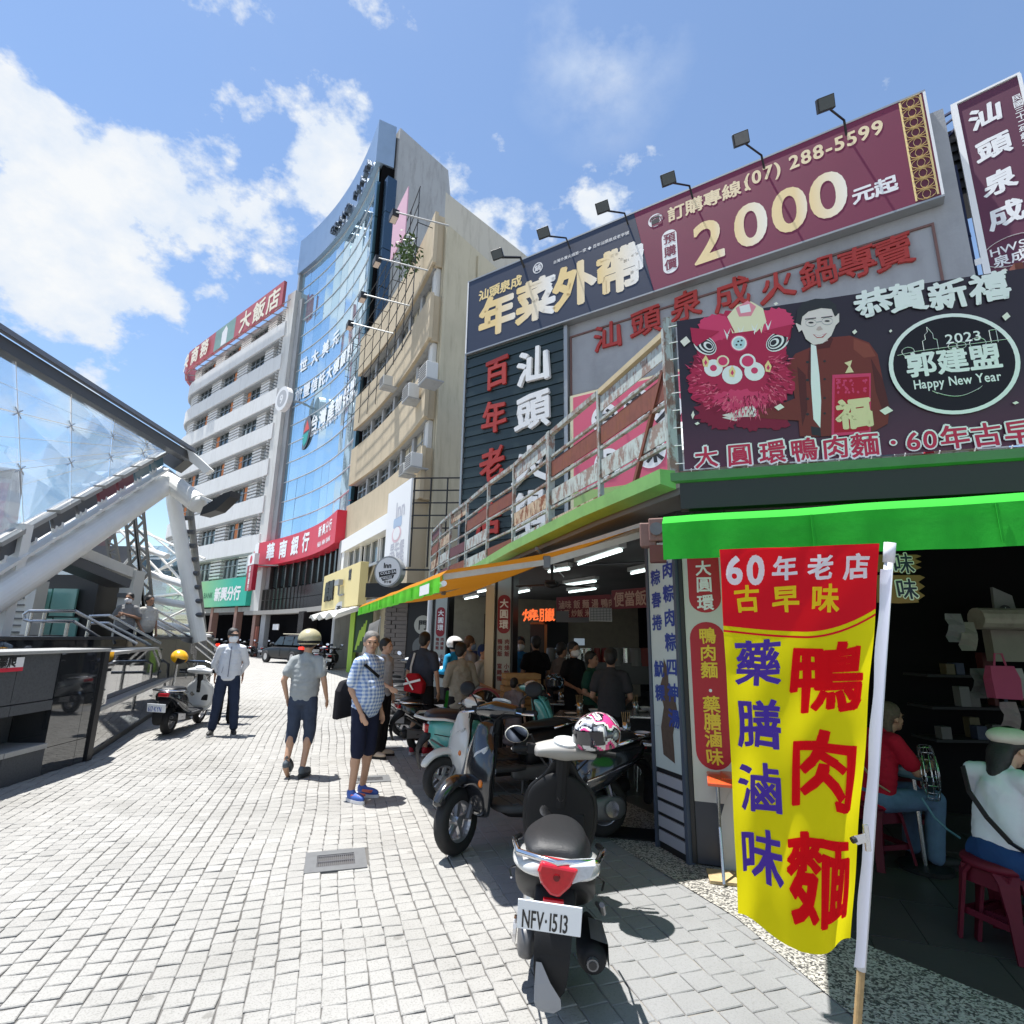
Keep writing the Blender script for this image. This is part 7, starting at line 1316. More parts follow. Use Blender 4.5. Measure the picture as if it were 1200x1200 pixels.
def person(label, loc, yaw, H=1.70, J=None, skin=skA, hair=M_hair, shirt=None, sleeve=.55, pants=None, leg=1.0, shoes=None, belly=0., hy=0., hp=0., mask=None, bald=False, long=False, vox=.011, group=None, tilt=0., slim=1., sw=1., shirt_low=.90, hand=True, dress=False, fold=.012, cat='person', z=0.):
    j = dict(pel=(0, 0, .94), che=(0, 0, 1.25), nek=(0, .0, 1.44), hed=(0, -.015, 1.575))
    for s, n in ((-1, 'a'), (1, 'b')): j.update({'sh'+n: (s*.165, 0, 1.37), 'el'+n: (s*.235, .02, 1.11), 'wr'+n: (s*.245, -.04, .865), 'hi'+n: (s*.085, 0, .90), 'kn'+n: (s*.10, -.015, .49), 'an'+n: (s*.105, .02, .085), 'td'+n: (s*.15, -1, 0)})
    j.update(J or {}); j = {k: Vector(v) for k, v in j.items()}; k_ = H/1.70
    t = thing('person', label, cat, (loc[0], loc[1], z), yaw, group); t.scale = (k_,)*3
    if tilt: t.rotation_euler = (tilt, 0, yaw)
    RH = Matrix.Rotation(hy, 3, 'Z') @ Matrix.Rotation(hp, 3, 'X'); hd = j['hed']; hh = lambda x, y, z: hd+RH @ Vector((x, y, z))
    b = MB()
    b.ball(hh(0, .012, .03), (.074, .092, .088), 18, 14, RH); b.ball(hh(0, -.012, -.03), (.060, .070, .078), 16, 12, RH); b.ball(hh(0, -.045, -.075), (.036, .036, .03), 12, 8, RH); b.ball(hh(0, -.088, -.02), (.012, .02, .022), 10, 8, RH); b.ball(hh(0, -.078, .022), (.045, .014, .012), 10, 8, RH); b.ball(hh(0, -.08, -.052), (.024, .012, .010), 10, 6, RH)
    for s in (-1, 1): b.ball(hh(s*.077, .01, -.01), (.012, .022, .032), 8, 8, RH); b.ball(hh(s*.036, -.062, -.022), (.022, .016, .018), 8, 6, RH)
    cap(b, j['nek']+Vector((0, .01, -.05)), hd+RH @ Vector((0, .015, -.06)), .056*slim, .05)
    sp = [j['pel'], j['che'], j['nek']]
    b.ball(j['pel'], (.12, .085, .11), 14, 10); b.ball(j['pel'].lerp(j['che'], .5), (.105, .07, .14), 14, 10); b.ball(j['che'], (.12, .075, .12), 14, 10); b.ball(j['che'].lerp(j['nek'], .7), (.12, .075, .07), 12, 8)
    for n in 'ab':
        cap(b, j['sh'+n], j['el'+n], .048*slim, .037*slim); cap(b, j['el'+n], j['wr'+n], .037*slim, .024)
        s = -1 if n == 'a' else 1; d = (j['wr'+n]-j['el'+n]).normalized(); u = d.orthogonal().normalized() if abs(d.x) > .9 else Vector((1, 0, 0)); u = (u-d*u.dot(d)).normalized(); w = d.cross(u).normalized(); hd_ = j.get('hd'+n, d).normalized(); palm = j['wr'+n]+hd_*.045
        Mx = Matrix((u, w, hd_)).transposed()
        b.ball(palm, (.018, .036, .048), 10, 8, Mx)
        if hand:
            for i, (o_, ln) in enumerate(((-.027, .062), (-.009, .072), (.009, .068), (.026, .052))):
                p0 = palm+hd_*.035+w*o_; p1 = p0+hd_*ln*.5+u*-.004*s; p2 = p1+hd_*ln*.42-u*.016*s+w*0; cap(b, p0, p1, .0098, .0092, 6); cap(b, p1, p2, .0092, .008, 6)
            p0 = palm-w*.028-hd_*.015; p1 = p0-w*.022+hd_*.035-u*.01*s; cap(b, p0, p1, .012, .010, 6); cap(b, p1, p1+hd_*.028, .010, .0085, 6)
        cap(b, j['hi'+n], j['kn'+n], .082*slim, .055*slim); cap(b, j['kn'+n], j['an'+n], .052*slim, .034); m_ = j['kn'+n].lerp(j['an'+n], .3); b.ball(m_+Vector((0, .012, 0)), (.052*slim, .055*slim, .10), 10, 8)
        td = j['td'+n]; td = Vector((td.x, td.y, td.z)).normalized(); cap(b, j['an'+n]+Vector((0, 0, -.03)), j['an'+n]+td*.13+Vector((0, 0, -.05)), .036, .028, 8)
    body = remesh(b, 'body', skin, t, vox, 4)
    # face
    for s in (-1, 1):
        MB().ball(hh(s*.031, -.080, .004), (.0125, .006, .0055), 8, 6, RH).ob('eye', M_blk, body, smooth=True); mb = MB(); mb.beam(hh(s*.016, -.0915, .026), hh(s*.046, -.082, .025), .006, .006); mb.ob('eyebrow', hair if not bald else M_hairg, body)
    if mask:
        mb = MB(); R_ = []
        for zz, ww, dd in ((.0, .045, -.088), (-.02, .068, -.108), (-.05, .068, -.108), (-.085, .055, -.096), (-.105, .035, -.07)): R_.append([hh(ww*sin(a), dd*cos(a)*1.0+.02*(1-cos(a)), zz) for a in [radians(-85+170*i/10) for i in range(11)]])
        mb.loft([[tuple(p) for p in r] for r in R_], cap=False, closed=False); o = mb.ob('face_mask', mask, t, smooth=True, fixn=False); sm = o.modifiers.new('s', 'SOLIDIFY'); sm.thickness = .004
    else: MB().ball(hh(0, -.088, -.052), (.019, .007, .005), 8, 6, RH).ob('mouth', mat('lips', (.30, .10, .08), .5), body, smooth=True)
    hm = MB()
    if hair is not None and not bald:
        hm.ball(hh(0, .022, .052), (.084, .094, .082), 18, 12, RH); hm.ball(hh(0, .055, -.0), (.074, .062, .085), 14, 10, RH)
        for s in (-1, 1): hm.ball(hh(s*.068, .02, .03), (.02, .05, .045), 10, 8, RH)
        if long: hm.ball(hh(0, .075, -.08), (.078, .05, .13), 14, 10, RH); hm.ball(hh(0, .07, -.17), (.06, .045, .08), 12, 8, RH)
        remesh(hm, 'hair', hair, t, .009, 3, disp=.018)
    elif bald: hm.ball(hh(0, .025, .045), (.081, .090, .076), 18, 12, RH); remesh(hm, 'hair', M_hairg, t, .009, 3)
    if shirt:
        c = MB(); lo = j['pel']+(j['che']-j['pel'])*((shirt_low-.94)/.31); ax = (j['che']-j['pel']).normalized(); g = .018
        for i in range(9):
            u = i/8; p = lo.lerp(j['che'].lerp(j['nek'], .45), u); w = .166+.010*sin(pi*u*.9)+.014*(1-u)-.012*u; d = .118+belly*sin(pi*min(1, u*1.25))*.9; w = w+belly*.35*sin(pi*min(1, u*1.2)); c.ball(p+Vector((0, -belly*.45*sin(pi*min(1, u*1.25)), 0)), ((w-(.035 if u > .9 else 0))*sw, d*sw, .075), 16, 10)
        c.ball(j['che'].lerp(j['nek'], .72), (.125, .085, .07), 14, 8); cap(c, j['nek']+Vector((0, .012, -.07)), j['nek']+Vector((0, .008, -.01)), .075, .064)
        for n in 'ab':
            cap(c, j['sh'+n].lerp(j['nek'], .35)+Vector((0, 0, -.02)), j['sh'+n]+Vector((0, 0, -.006)), .066, .063); e = j['sh'+n].lerp(j['el'+n], min(1, sleeve*1.0))
            cap(c, j['sh'+n]+Vector((0, 0, -.006)), e, .063, .068 if sleeve < 1 else .052)
            if sleeve > 1: cap(c, j['el'+n], j['el'+n].lerp(j['wr'+n], sleeve-1), .055, .042)
        if dress:
            for i in range(6): u = i/5; p = lo.lerp(Vector((lo.x, lo.y, lo.z-.45)), u); c.ball(p, (.17+.07*u, .13+.06*u, .09), 16, 8)
        remesh(c, 'shirt', shirt, t, .012, 5, disp=fold)
    if pants:
        c = MB(); c.ball(j['pel']+Vector((0, .005, .02)), (.146, .104+belly*.3, .11), 16, 10); c.ball(j['hia'].lerp(j['hib'], .5)+Vector((0, .01, -.02)), (.14, .11, .10), 14, 10)
        for n in 'ab':
            if leg <= .5: cap(c, j['hi'+n], j['hi'+n].lerp(j['kn'+n], leg*2), .098, .090)
            else: cap(c, j['hi'+n], j['kn'+n], .098, .076); cap(c, j['kn'+n], j['kn'+n].lerp(j['an'+n], (leg-.5)*2), .074, .066)
        remesh(c, 'trousers' if leg > .5 else 'shorts', pants, t, .012, 5, disp=fold)
    if shoes:
        for n in 'ab':
            td = j['td'+n].normalized(); a = j['an'+n]; c = MB(); p = a+td*.045; Mx = Matrix((Vector((0, 0, 1)).cross(td).normalized(), td, Vector((0, 0, 1)))).transposed()
            if abs(td.z) > .3: rt = Vector((-td.y, td.x, 0)).normalized(); Mx = Matrix((rt, td, rt.cross(td))).transposed()
            c.ball(p+Mx @ Vector((0, .03, -.038)), (.046, .135, .045), 14, 8, Mx); c.ball(p+Mx @ Vector((0, -.045, -.01)), (.042, .055, .052), 12, 8, Mx); so = remesh(c, 'shoe', shoes[0], t, .009, 3)
            c = MB(); P = [(x, y) for x, y in ell(0, .0, .046, .142, 16)]; c._add([tuple(p+Mx @ Vector((x, y+.027, -.085))) for x, y in P]+[tuple(p+Mx @ Vector((x, y+.027, -.055))) for x, y in P], [tuple(range(15, -1, -1)), tuple(range(16, 32))]+[(i, (i+1) % 16, (i+1) % 16+16, i+16) for i in range(16)]); c.ob('sole', shoes[1], so)
    return t, j
def sub(parent, mb, name, m, **k): return mb.ob(name, m, parent, **k)
def strap(t, pts, w, m, name='strap', th=.008):
    mb = MB()
    for a, b in zip(pts, pts[1:]): mb.beam(a, b, w, th, up=(0, 1, 0))
    return mb.ob(name, m, t)
# plaid cloth
def plaid():
    m = fab('blue check', (.34, .44, .62)); nt = m.node_tree; N = nt.nodes; L = nt.links; b = N['Principled BSDF']; tc = N.new('ShaderNodeTexCoord'); src = None; cur = None
    for ax in (0, 2):
        sp = N.new('ShaderNodeSeparateXYZ'); L.new(tc.outputs['Object'], sp.inputs[0]); a = N.new('ShaderNodeMath'); a.operation = 'MULTIPLY'; a.inputs[1].default_value = 26; L.new(sp.outputs[ax], a.inputs[0]); f = N.new('ShaderNodeMath'); f.operation = 'FRACT'; L.new(a.outputs[0], f.inputs[0]); g = N.new('ShaderNodeMath'); g.operation = 'GREATER_THAN'; g.inputs[1].default_value = .5; L.new(f.outputs[0], g.inputs[0])
        if cur is None: cur = g.outputs[0]
        else: h = N.new('ShaderNodeMath'); h.operation = 'ADD'; L.new(cur, h.inputs[0]); L.new(g.outputs[0], h.inputs[1]); cur = h.outputs[0]
    r = N.new('ShaderNodeValToRGB'); r.color_ramp.interpolation = 'CONSTANT'; e = r.color_ramp.elements; e[0].color = (.17, .26, .50, 1); e[1].position = .45; e[1].color = (.40, .50, .68, 1); n = e.new(.9); n.color = (.66, .72, .78, 1); d = N.new('ShaderNodeMath'); d.operation = 'DIVIDE'; d.inputs[1].default_value = 2.05; L.new(cur, d.inputs[0]); L.new(d.outputs[0], r.inputs[0]); L.new(r.outputs[0], b.inputs['Base Color']); return m
navy = fab('navy', (.018, .022, .045)); blackf = fab('black', (.014, .014, .016)); denim = fab('dark denim', (.025, .035, .065)); greyt = fab('light grey tee', (.36, .38, .38)); whitef = fab('white', (.66, .66, .66), .1)
# man in the blue checked shirt
P1 = G(421, 936); t1, j1 = person('grey haired man in a blue checked short sleeved shirt and navy shorts, facing the shops', (P1.x, P1.y), radians(62), 1.70, dict(ela=(-.19, .05, 1.10), wra=(-.17, -.09, .87), elb=(.20, .05, 1.10), wrb=(.19, -.05, .86), kna=(-.09, -.01, .49), knb=(.10, .0, .49), anb=(.10, .06, .085)), skA, M_hairg, plaid(), .75, navy, .55, (mat('shoe blue orange', (.05, .12, .42), .5, var=.3), mat('sole white', (.7, .7, .72), .5)), belly=.055, hy=radians(-42), fold=.016, shirt_low=.86)
mb = MB(); mb.ball((0, 0, 0), 1, 4, 3)
bag = MB(); P = [(-.16, -.24), (.17, -.22), (.15, .16), (.05, .24), (-.08, .22), (-.15, .1)]
bag.loft([[(x, y+.0, z) for x, z in P] for y in (-.05, .05)]); t = thing('shoulder_bag', 'limp black shoulder bag hanging at the back of the man in the checked shirt', 'bag', (P1.x-.25, P1.y+.04, .98), radians(62)); t.scale = (.78, .9, .85); bag.ob('bag_body', fab('black nylon', (.022, .021, .024)), t, smooth=False, bevel=.03); mb = MB(); mb.tube([(.05, 0, .22), (.16, .01, .36), (.28, .03, .43)], .012, 6); mb.ob('handle', blackf, t)
strap(t1, [(-.10, .13, .98), (-.165, .03, 1.20), (-.13, -.06, 1.35), (.0, -.155, 1.22)], .03, blackf)
for s in (-1, 1):
    mb = MB(); a = j1['ana' if s < 0 else 'anb']; mb.box(a.x-.048, a.x+.048, a.y-.15, a.y-.04, .055, .075); mb.ob('shoe_flash', mat('coral flash', (.8, .18, .1), .5), t1)
# man with helmet walking away
P2 = G(347, 909); t2, j2 = person('man in a khaki helmet, grey tee and rolled jeans shorts walking away', (P2.x, P2.y), radians(180), 1.66, dict(ela=(-.25, .03, 1.12), wra=(-.26, -.10, .90), elb=(.25, .06, 1.12), wrb=(.22, -.03, .90), kna=(-.10, -.05, .49), ana=(-.10, .10, .10), knb=(.09, .02, .50), anb=(.08, .16, .15), tdb=(0, -.75, -.65)), skA, None, fab('heather grey tee', (.34, .36, .36), .4), .6, fab('rolled denim', (.05, .065, .10), .5), .62, (mat('grey slipper', (.08, .10, .12), .6), mat('dark sole', (.03, .035, .04), .7)), belly=.03, fold=.02)
khk = mat('khaki helmet shell', (.46, .41, .25), .3, coat=.5, var=.1); hz_ = j2['hed']; h = helmet('khaki half helmet worn by the walking man in grey', (P2.x, P2.y, 1.60), (0, 0, radians(90)), [khk], True, None, 1.03); h['group'] = 'helmets'
MB().tube([(.0, .0, 0), (.01, 0, -.0)], .001, 4)
mb = MB(); mb.lathe([(.136, -.02), (.14, -.035), (.136, -.05)], 24); mb.ob('trim', M_plas, h)
# man in the white jacket
P3 = G(259, 862); t3, j3 = person('man in a white zip jacket, mask and dark jeans standing with his hands behind', (P3.x, P3.y), radians(22), 1.74, dict(ela=(-.24, .09, 1.13), wra=(-.14, .15, .92), elb=(.24, .09, 1.13), wrb=(.14, .15, .92), ana=(-.15, .03, .085), kna=(-.12, 0, .49), anb=(.17, .0, .085), knb=(.14, -.02, .49)), skB, M_hair, fab('white jacket', (.62, .64, .68), .12), 1.9, denim, .95, (mat('black shoe', (.02, .02, .02), .5), mat('pale sole', (.45, .45, .45), .6)), hy=radians(32), mask=M_maskw, fold=.022)
strap(t3, [(.0, -.135, .92), (.0, -.14, 1.1), (.0, -.125, 1.3), (.0, -.10, 1.40)], .012, mat('zip grey', (.12, .13, .18), .5), 'zip', .006); MB().beam((-.10, -.127, .98), (-.085, -.13, 1.08), .01, .006).ob('pocket_zip', mat('zip grey', (.12, .13, .18), .5), t3)
mb = MB(); mb.box(-.07, .07, -.108, -.085, 1.575, 1.605); mb.ob('glasses', M_blk, t3)
P4 = AY(267, 800, 11.0); person('man in a blue tee half hidden behind the man in the white jacket', (P4.x, 11.0), radians(200), 1.66, {}, skC, M_hair, fab('dusty blue tee', (.18, .25, .36)), .6, blackf, 1., (M_plas, M_plas))
# two men on the metro stairs
p = AY(152, 700, 12.3); person('man in grey and a mask looking at his phone on the metro stairs', (p.x, 12.3), radians(10), 1.70, dict(ela=(-.26, .02, 1.15), wra=(-.05, -.24, 1.20), elb=(.26, .02, 1.15), wrb=(.08, -.25, 1.22)), skC, M_hair, fab('mid grey tee', (.22, .22, .22)), .7, blackf, 1., (M_plas, M_plas), belly=.05, mask=M_maskw, z=p.z-1.60)
p = AY(176, 702, 12.6); person('man in a pale tee walking down the metro stairs with a pouch on his hip', (p.x, 12.6), radians(70), 1.66, dict(ela=(-.2, .04, 1.12), wra=(-.18, -.1, .95)), skC, M_hair, fab('cream tee', (.50, .48, .44)), .7, blackf, 1., (M_plas, M_plas), belly=.04, z=p.z-1.58)
# behind the checked man
p = AY(452, 760, 8.3); person('woman in pale grey behind the man in the checked shirt', (p.x, 8.3), radians(75), 1.62, dict(wra=(-.2, -.2, 1.0)), skB, M_hair, fab('pale grey top', (.42, .45, .5)), .5, blackf, 1., (mat('pale slipper', (.5, .4, .3), .6), M_plas))
p = AY(497, 760, 8.5); t5, j5 = person('man in a slate grey tee and black shorts wearing a red sling bag', (p.x, 8.5), radians(160), 1.72, dict(wrb=(.25, -.02, .86)), skA, M_hair, fab('slate tee', (.045, .055, .08)), .65, blackf, .48, (mat('red shoe', (.5, .02, .04), .5), mat('sole white', (.7, .7, .72), .5)), slim=.95)
strap(t5, [(.12, .14, .98), (.13, .13, 1.2), (.10, .09, 1.40)], .03, mat('pale strap', (.5, .5, .5), .7)); t = thing('sling_bag', 'red and white sling bag worn by the man in slate grey', 'bag', (p.x-.08, 8.32, 1.0), radians(-20)); mb = MB(); P = [(-.16, -.12), (.15, -.15), (.17, .0), (.05, .13), (-.12, .13)]; mb.loft([[(x, y, z) for x, z in P] for y in (-.07, .05)]); mb.ob('bag_body', fab('red nylon', (.32, .012, .02)), t, bevel=.03); MB().beam((-.14, -.085, -.02), (.13, -.085, .05), .01, .03).ob('stripe', M_wht, t); MB().beam((-.1, -.085, .07), (.02, -.085, -.09), .01, .02).ob('stripe', M_wht, t)
p = AY(541, 770, 7.9); person('woman with short black hair in a loose greige tunic, standing by the scooters', (p.x, 7.9), radians(205), 1.58, dict(wrb=(.10, -.28, 1.08), wra=(-.2, -.15, .95)), skB, M_hair, fab('greige tunic', (.28, .26, .22), .3), 1.4, blackf, .8, (M_plas, M_plas), hy=radians(-50), dress=True, mask=None, fold=.04)
p = AY(532, 762, 10.2); t, jj = person('rider in a bright blue jacket and white helmet beyond the woman in greige', (p.x, 10.2), radians(230), 1.62, dict(wra=(-.2, -.3, 1.1), wrb=(.2, -.3, 1.1)), skA, None, fab('cyan jacket', (.03, .30, .55)), 1.9, blackf, 1., (M_plas, M_plas)); helmet('white half helmet worn by the rider in the blue jacket', (p.x, 10.2, 1.545), (0, 0, radians(-40)), [hw_], True, None, 1.05)
p = AY(550, 752, 9.2); person('person with brown hair and blue mask in a grey vest by the second pillar', (p.x, 9.2), radians(120), 1.68, {}, skB, M_hairb, fab('grey vest', (.2, .21, .23)), .4, blackf, 1., (M_plas, M_plas), mask=M_maskb)
p = AY(566, 765, 8.6); person('person in a dark blue cap leaning over beside the second pillar', (p.x, 8.7), radians(60), 1.55, dict(wra=(-.15, -.3, 1.0), wrb=(.15, -.3, 1.0)), skC, fab('blue cap', (.02, .04, .12)), fab('white top', (.4, .42, .45)), .6, blackf, 1., (M_plas, M_plas))
# inside the shop
ins = [(610, 745, 9.6, 0, fab('royal blue tee', (.03, .16, .36)), 'masked man in a blue tee standing inside the arcade', M_maskw, 1.68), (628, 748, 9.2, 200, blackf, 'man in black standing with his back turned beside the man in blue', None, 1.70), (658, 765, 8.8, 120, fab('dull brown top', (.12, .1, .09)), 'woman in dull brown inside the arcade among the tables', None, 1.6), (672, 768, 8.4, 40, blackf, 'masked person in black behind the metal tables', M_maskw, 1.62), (693, 785, 7.6, 60, fab('dark green top', (.02, .07, .05)), 'person in dark green bending at a table in the arcade', None, 1.5), (716, 790, 6.6, 170, fab('charcoal top', (.05, .05, .055)), 'person in charcoal with back turned near the corner pillar', None, 1.56)]
for px, py, Y, yw, m, lab, mk, H_ in ins:
    p = AY(px, py, Y); person(lab, (p.x, Y), radians(yw), H_, dict(wra=(-.18, -.22, 1.02), wrb=(.18, -.22, 1.02)) if yw not in (0,) else {}, skC, M_hair, m, .6, blackf, 1., (M_plas, M_plas), mask=mk, vox=.014)
p = AY(602, 830, 8.0); person('child in a grey patterned dress standing behind the mint scooter', (p.x, 7.9), radians(150), 1.12, {}, skB, M_hair, fab('grey dress', (.22, .2, .22), .6), .5, fab('grey dress', (.2, .2, .2)), .45, (M_plas, M_plas), dress=True)
# seated diners
SEAT = dict(pel=(0, .0, .50), che=(0, -.07, .80), nek=(0, -.14, 1.0), hed=(0, -.23, 1.11), sha=(-.175, -.10, .95), shb=(.175, -.10, .95), ela=(-.22, -.22, .72), elb=(.22, -.22, .72), wra=(-.10, -.42, .74), wrb=(.10, -.42, .74), hia=(-.09, 0, .49), hib=(.09, 0, .49), kna=(-.12, -.42, .50), knb=(.12, -.42, .50), ana=(-.12, -.36, .085), anb=(.12, -.36, .085))
p = AY(1168, 985, 3.55); WPX, WPY = p.x, 3.55
t6, j6 = person('woman in a white tee and cream cap bent forward on a maroon stool', (WPX, WPY), radians(100), 1.60, SEAT, skB, M_hair, fab('white tee', (.62, .63, .68), .1), .8, fab('blue jeans', (.018, .05, .14), .4), 1.0, (M_wht, M_wht), hp=radians(28), hy=radians(0), shirt_low=1.03, sw=.90, belly=.0, long=True, vox=.009, fold=.02)
mb = MB(); 
for a, b in zip([(-.17, .07, .93), (-.175, .03, .80), (-.15, -.02, .66), (-.13, -.12, .58)][:-1], [(-.17, .07, .93), (-.175, .03, .80), (-.15, -.02, .66), (-.13, -.12, .58)][1:]): mb.beam(a, b, .035, .012, up=(1, 0, 0))
strap(t6, [(.10, .055, .99), (.02, .125, .86), (-.08, .135, .74), (-.155, .08, .62), (-.17, .0, .57)], .032, M_blk)
t = thing('cap', 'cream baker boy cap worn by the seated woman in white', 'cap', (WPX, WPY, 0), radians(100)); q = j6['hed']; k = 1.60/1.7; mb = MB(); mb.ball(Vector((q.x, q.y+.01, q.z+.075))*k, (.105, .115, .055), 18, 10); mb.ball(Vector((q.x, q.y-.10, q.z+.05))*k, (.07, .06, .012), 12, 6); remesh(mb, 'crown', fab('cream cloth', (.55, .52, .45), .2), t, .009, 3)
t = thing('white_bag', 'white cloth draped beside the seated woman at the right edge', 'cloth', (WPX+.28, WPY-.2, 0), .3); mb = MB(); mb.loft([[(-.12-.02*i, .0, .85-.09*i), (-.02, -.05-.01*i, .86-.09*i), (.12+.01*i, .02, .85-.09*i)] for i in range(7)], cap=False, closed=False); mb.ob('cloth', cloth('white sheet', (.6, .62, .68), .2), t, smooth=True, fixn=False)
p = AY(1010, 950, 4.5); t7, j7 = person('person in a red tee and blue jeans seated with back turned, behind the yellow banner', (1.42+1.5, 4.75), radians(95), 1.64, dict(SEAT), skC, mat('curly brown hair', (.09, .06, .04), .7, var=.6, vscale=60, bump=.8, bscale=60), fab('red tee', (.38, .012, .03)), .7, fab('washed jeans', (.10, .16, .26), .4), 1., (M_plas, M_plas), long=True)
strap(t7, [(.10, .055, .99), (.02, .125, .86), (-.08, .135, .74), (-.155, .08, .62), (-.17, .0, .57)], .02, mat('tan strap', (.35, .25, .15), .6))
# ================================================================ foreground banner flag
fo = G(1003, 1226); FO = Vector((fo.x, fo.y, 0)); FT = AY(1043, 636, 2.46)
fg = thing('banner_flag', 'tall yellow and red vertical banner with big red and violet characters on a pole', 'banner', tuple(FO))
M_ply = mat('flag pole plastic', (.66, .67, .72), .4); M_wood = mat('wooden pole', (.42, .28, .13), .7, var=.5, vscale=25, bump=.2)
rel = lambda v: Vector(v)-FO; pd = (FT-FO).normalized()
zc_ = .36; MB().tube([(0, 0, 0), tuple(pd*(zc_/pd.z))], .0155, 12).ob('wooden_pole', M_wood, fg, smooth=False)
MB().tube([tuple(pd*((zc_-.06)/pd.z)), tuple(rel(FT))], .0185, 16).ob('sleeve_pole', M_ply, fg, smooth=True); MB().tube([tuple(rel(FT)-pd*.09), tuple(rel(FT))], .024, 16).ob('pole_cap', M_ply, fg, smooth=True)
# cloth: a grid from photograph corners with folds; u across (0 left..1 pole), v down
TL_, TR_ = AY(843, 644, 2.62), AY(1030, 637, 2.47); BL_, BR_ = AY(863, 1068, 2.66), AY(1000, 1103, 2.60)
def fl_pt(u, v, dn=0.):
    a = TL_.lerp(TR_, u); b = BL_.lerp(BR_, u); p = a.lerp(b, v); p.z -= .10*max(0, v-.85)/.15*sin(pi*min(1, max(0, u)))**1.3*.9*(1-abs(u-.55)*.6)
    wv = .030*v*sin(u*7.5+1.2+v*1.2)+.018*sin(u*15+v*3)*v+.012*noise.noise(Vector((u*3, v*5, 1.)))+.006*sin(v*22+u*9)+.030*max(0, u-.85)*sin(v*14)
    n = Vector((-.12, -1, .05)).normalized(); return p+n*(wv+dn)-FO
NU_, NV_ = 44, 110
def flagpatch(name, m, quads):
    """quads: list of (u,v) polygons laid on the cloth"""
    mb = MB(); 
    for P, dn in quads: mb._add([tuple(fl_pt(u, v, dn)) for u, v in P], [tuple(range(len(P)))])
    return mb.ob(name, m, fg, fixn=False)
M_fy = cloth('flag yellow', (.86, .74, .01), .4, .05); M_fr = cloth('flag red', (.74, .015, .03), .35, .04)
edge = lambda u: .232+.05*(u**2)*0-.055*(max(0, u-.55)/.45)**2+.012*sin(u*3)
mb = MB(); mi = []
for i in range(NU_+1):
    for j in range(NV_+1): mb.v.append(tuple(fl_pt(i/NU_, j/NV_)))
mb.f = [(i*(NV_+1)+j, (i+1)*(NV_+1)+j, (i+1)*(NV_+1)+j+1, i*(NV_+1)+j+1) for i in range(NU_) for j in range(NV_)]; mb.mi = [0]*len(mb.f); mb.ob('cloth', M_fy, fg, smooth=True, fixn=False)
def band(name, m, f0, f1, dn):
    mb = MB(); R_ = []
    for i in range(61): u = i/60; R_.append([tuple(fl_pt(u, f0(u)+(f1(u)-f0(u))*k/14, dn)) for k in range(15)])
    mb.loft(R_, cap=False, closed=False); return mb.ob(name, m, fg, smooth=True, fixn=False)
band('red_top', M_fr, lambda u: 0, lambda u: edge(u), .0015); band('red_line', M_fr, lambda u: edge(u)+.012, lambda u: edge(u)+.018, .0015); 
def subdiv(a, b, c, n): pass
def flagtext(s, m, u0, v0, su, sv, fat, dn=.003, brush=.05, step=None, vert=False, name='print'):
    """glyph outlines mapped onto the cloth; long strokes are cut so that they follow the folds"""
    mb = MB(); cu, cv = 0, 0
    for c in s:
        vs, fs, bd, w = glyph(c); P = []
        for a, b in vs:
            if brush: q = noise.noise_vector(Vector((a*2.1+3, b*2.1, ord(c) % 97))); a, b = a+q.x*brush, b+q.y*brush+(a-.5)*brush*.9
            P.append((a, b))
        bm = bmesh.new(); V = [bm.verts.new((a, b, 0)) for a, b in P]
        for f in fs:
            try: bm.faces.new([V[i] for i in f])
            except Exception: pass
        lay_ = []
        for (i, j) in bd:
            (a0, b0), (a1, b1) = P[i], P[j]; dx, dz = a1-a0, b1-b0; L_ = hypot(dx, dz)
            if L_ < 1e-6: continue
            dx, dz = dx/L_, dz/L_; h = fat*(1+.5*noise.noise(Vector((a0*6, b0*6, 1.)))); nx, nz = -dz*h, dx*h; ex, ez = dx*h*.6, dz*h*.6
            Q = [(a0-ex+nx, b0-ez+nz), (a1+ex+nx, b1+ez+nz), (a1+ex-nx, b1+ez-nz), (a0-ex-nx, b0-ez-nz)]
            k = max(1, int(L_/.08)); 
            for t_ in range(k):
                l = lambda A, B, x: (A[0]+(B[0]-A[0])*x, A[1]+(B[1]-A[1])*x); bm.faces.new([bm.verts.new((*q, .05*(1+len(lay_) % 5))) for q in (l(Q[0], Q[1], t_/k), l(Q[0], Q[1], (t_+1)/k), l(Q[3], Q[2], (t_+1)/k), l(Q[3], Q[2], t_/k))]); lay_.append(1)
        bmesh.ops.triangulate(bm, faces=bm.faces); 
        for _ in range(2):
            E_ = [e for e in bm.edges if e.calc_length() > .11]
            if E_: bmesh.ops.subdivide_edges(bm, edges=E_, cuts=1); bmesh.ops.triangulate(bm, faces=bm.faces)
        bm.verts.index_update(); mb._add([tuple(fl_pt(u0+(cu+v.co.x)*su, v0-(v.co.y-.38+cv)*sv, dn+v.co.z*.004)) for v in bm.verts], [tuple(v.index for v in f.verts) for f in bm.faces]); bm.free()
        if vert: cv -= step or 1
        else: cu += (step or 1) if ord(c) > 0x2e80 else (step or 1)*.62
    return mb.ob(name, m, fg, fixn=False)
M_pr = cloth('flag print red', (.78, .008, .015), .35, .03); M_pv = cloth('flag print violet', (.10, .05, .42), .3, .03); M_pw = cloth('flag print white', (.84, .84, .86), .35, .03); M_pyl = cloth('flag print yellow', (.88, .74, .03), .4, .03)
flagtext('60', M_pw, .03, .062, .235, .115, .035, brush=0); flagtext('年老店', M_pw, .345, .062, .165, .075, .03, step=1.34)
flagtext('古早味', M_pyl, .08, .150, .185, .085, .028, step=1.38)
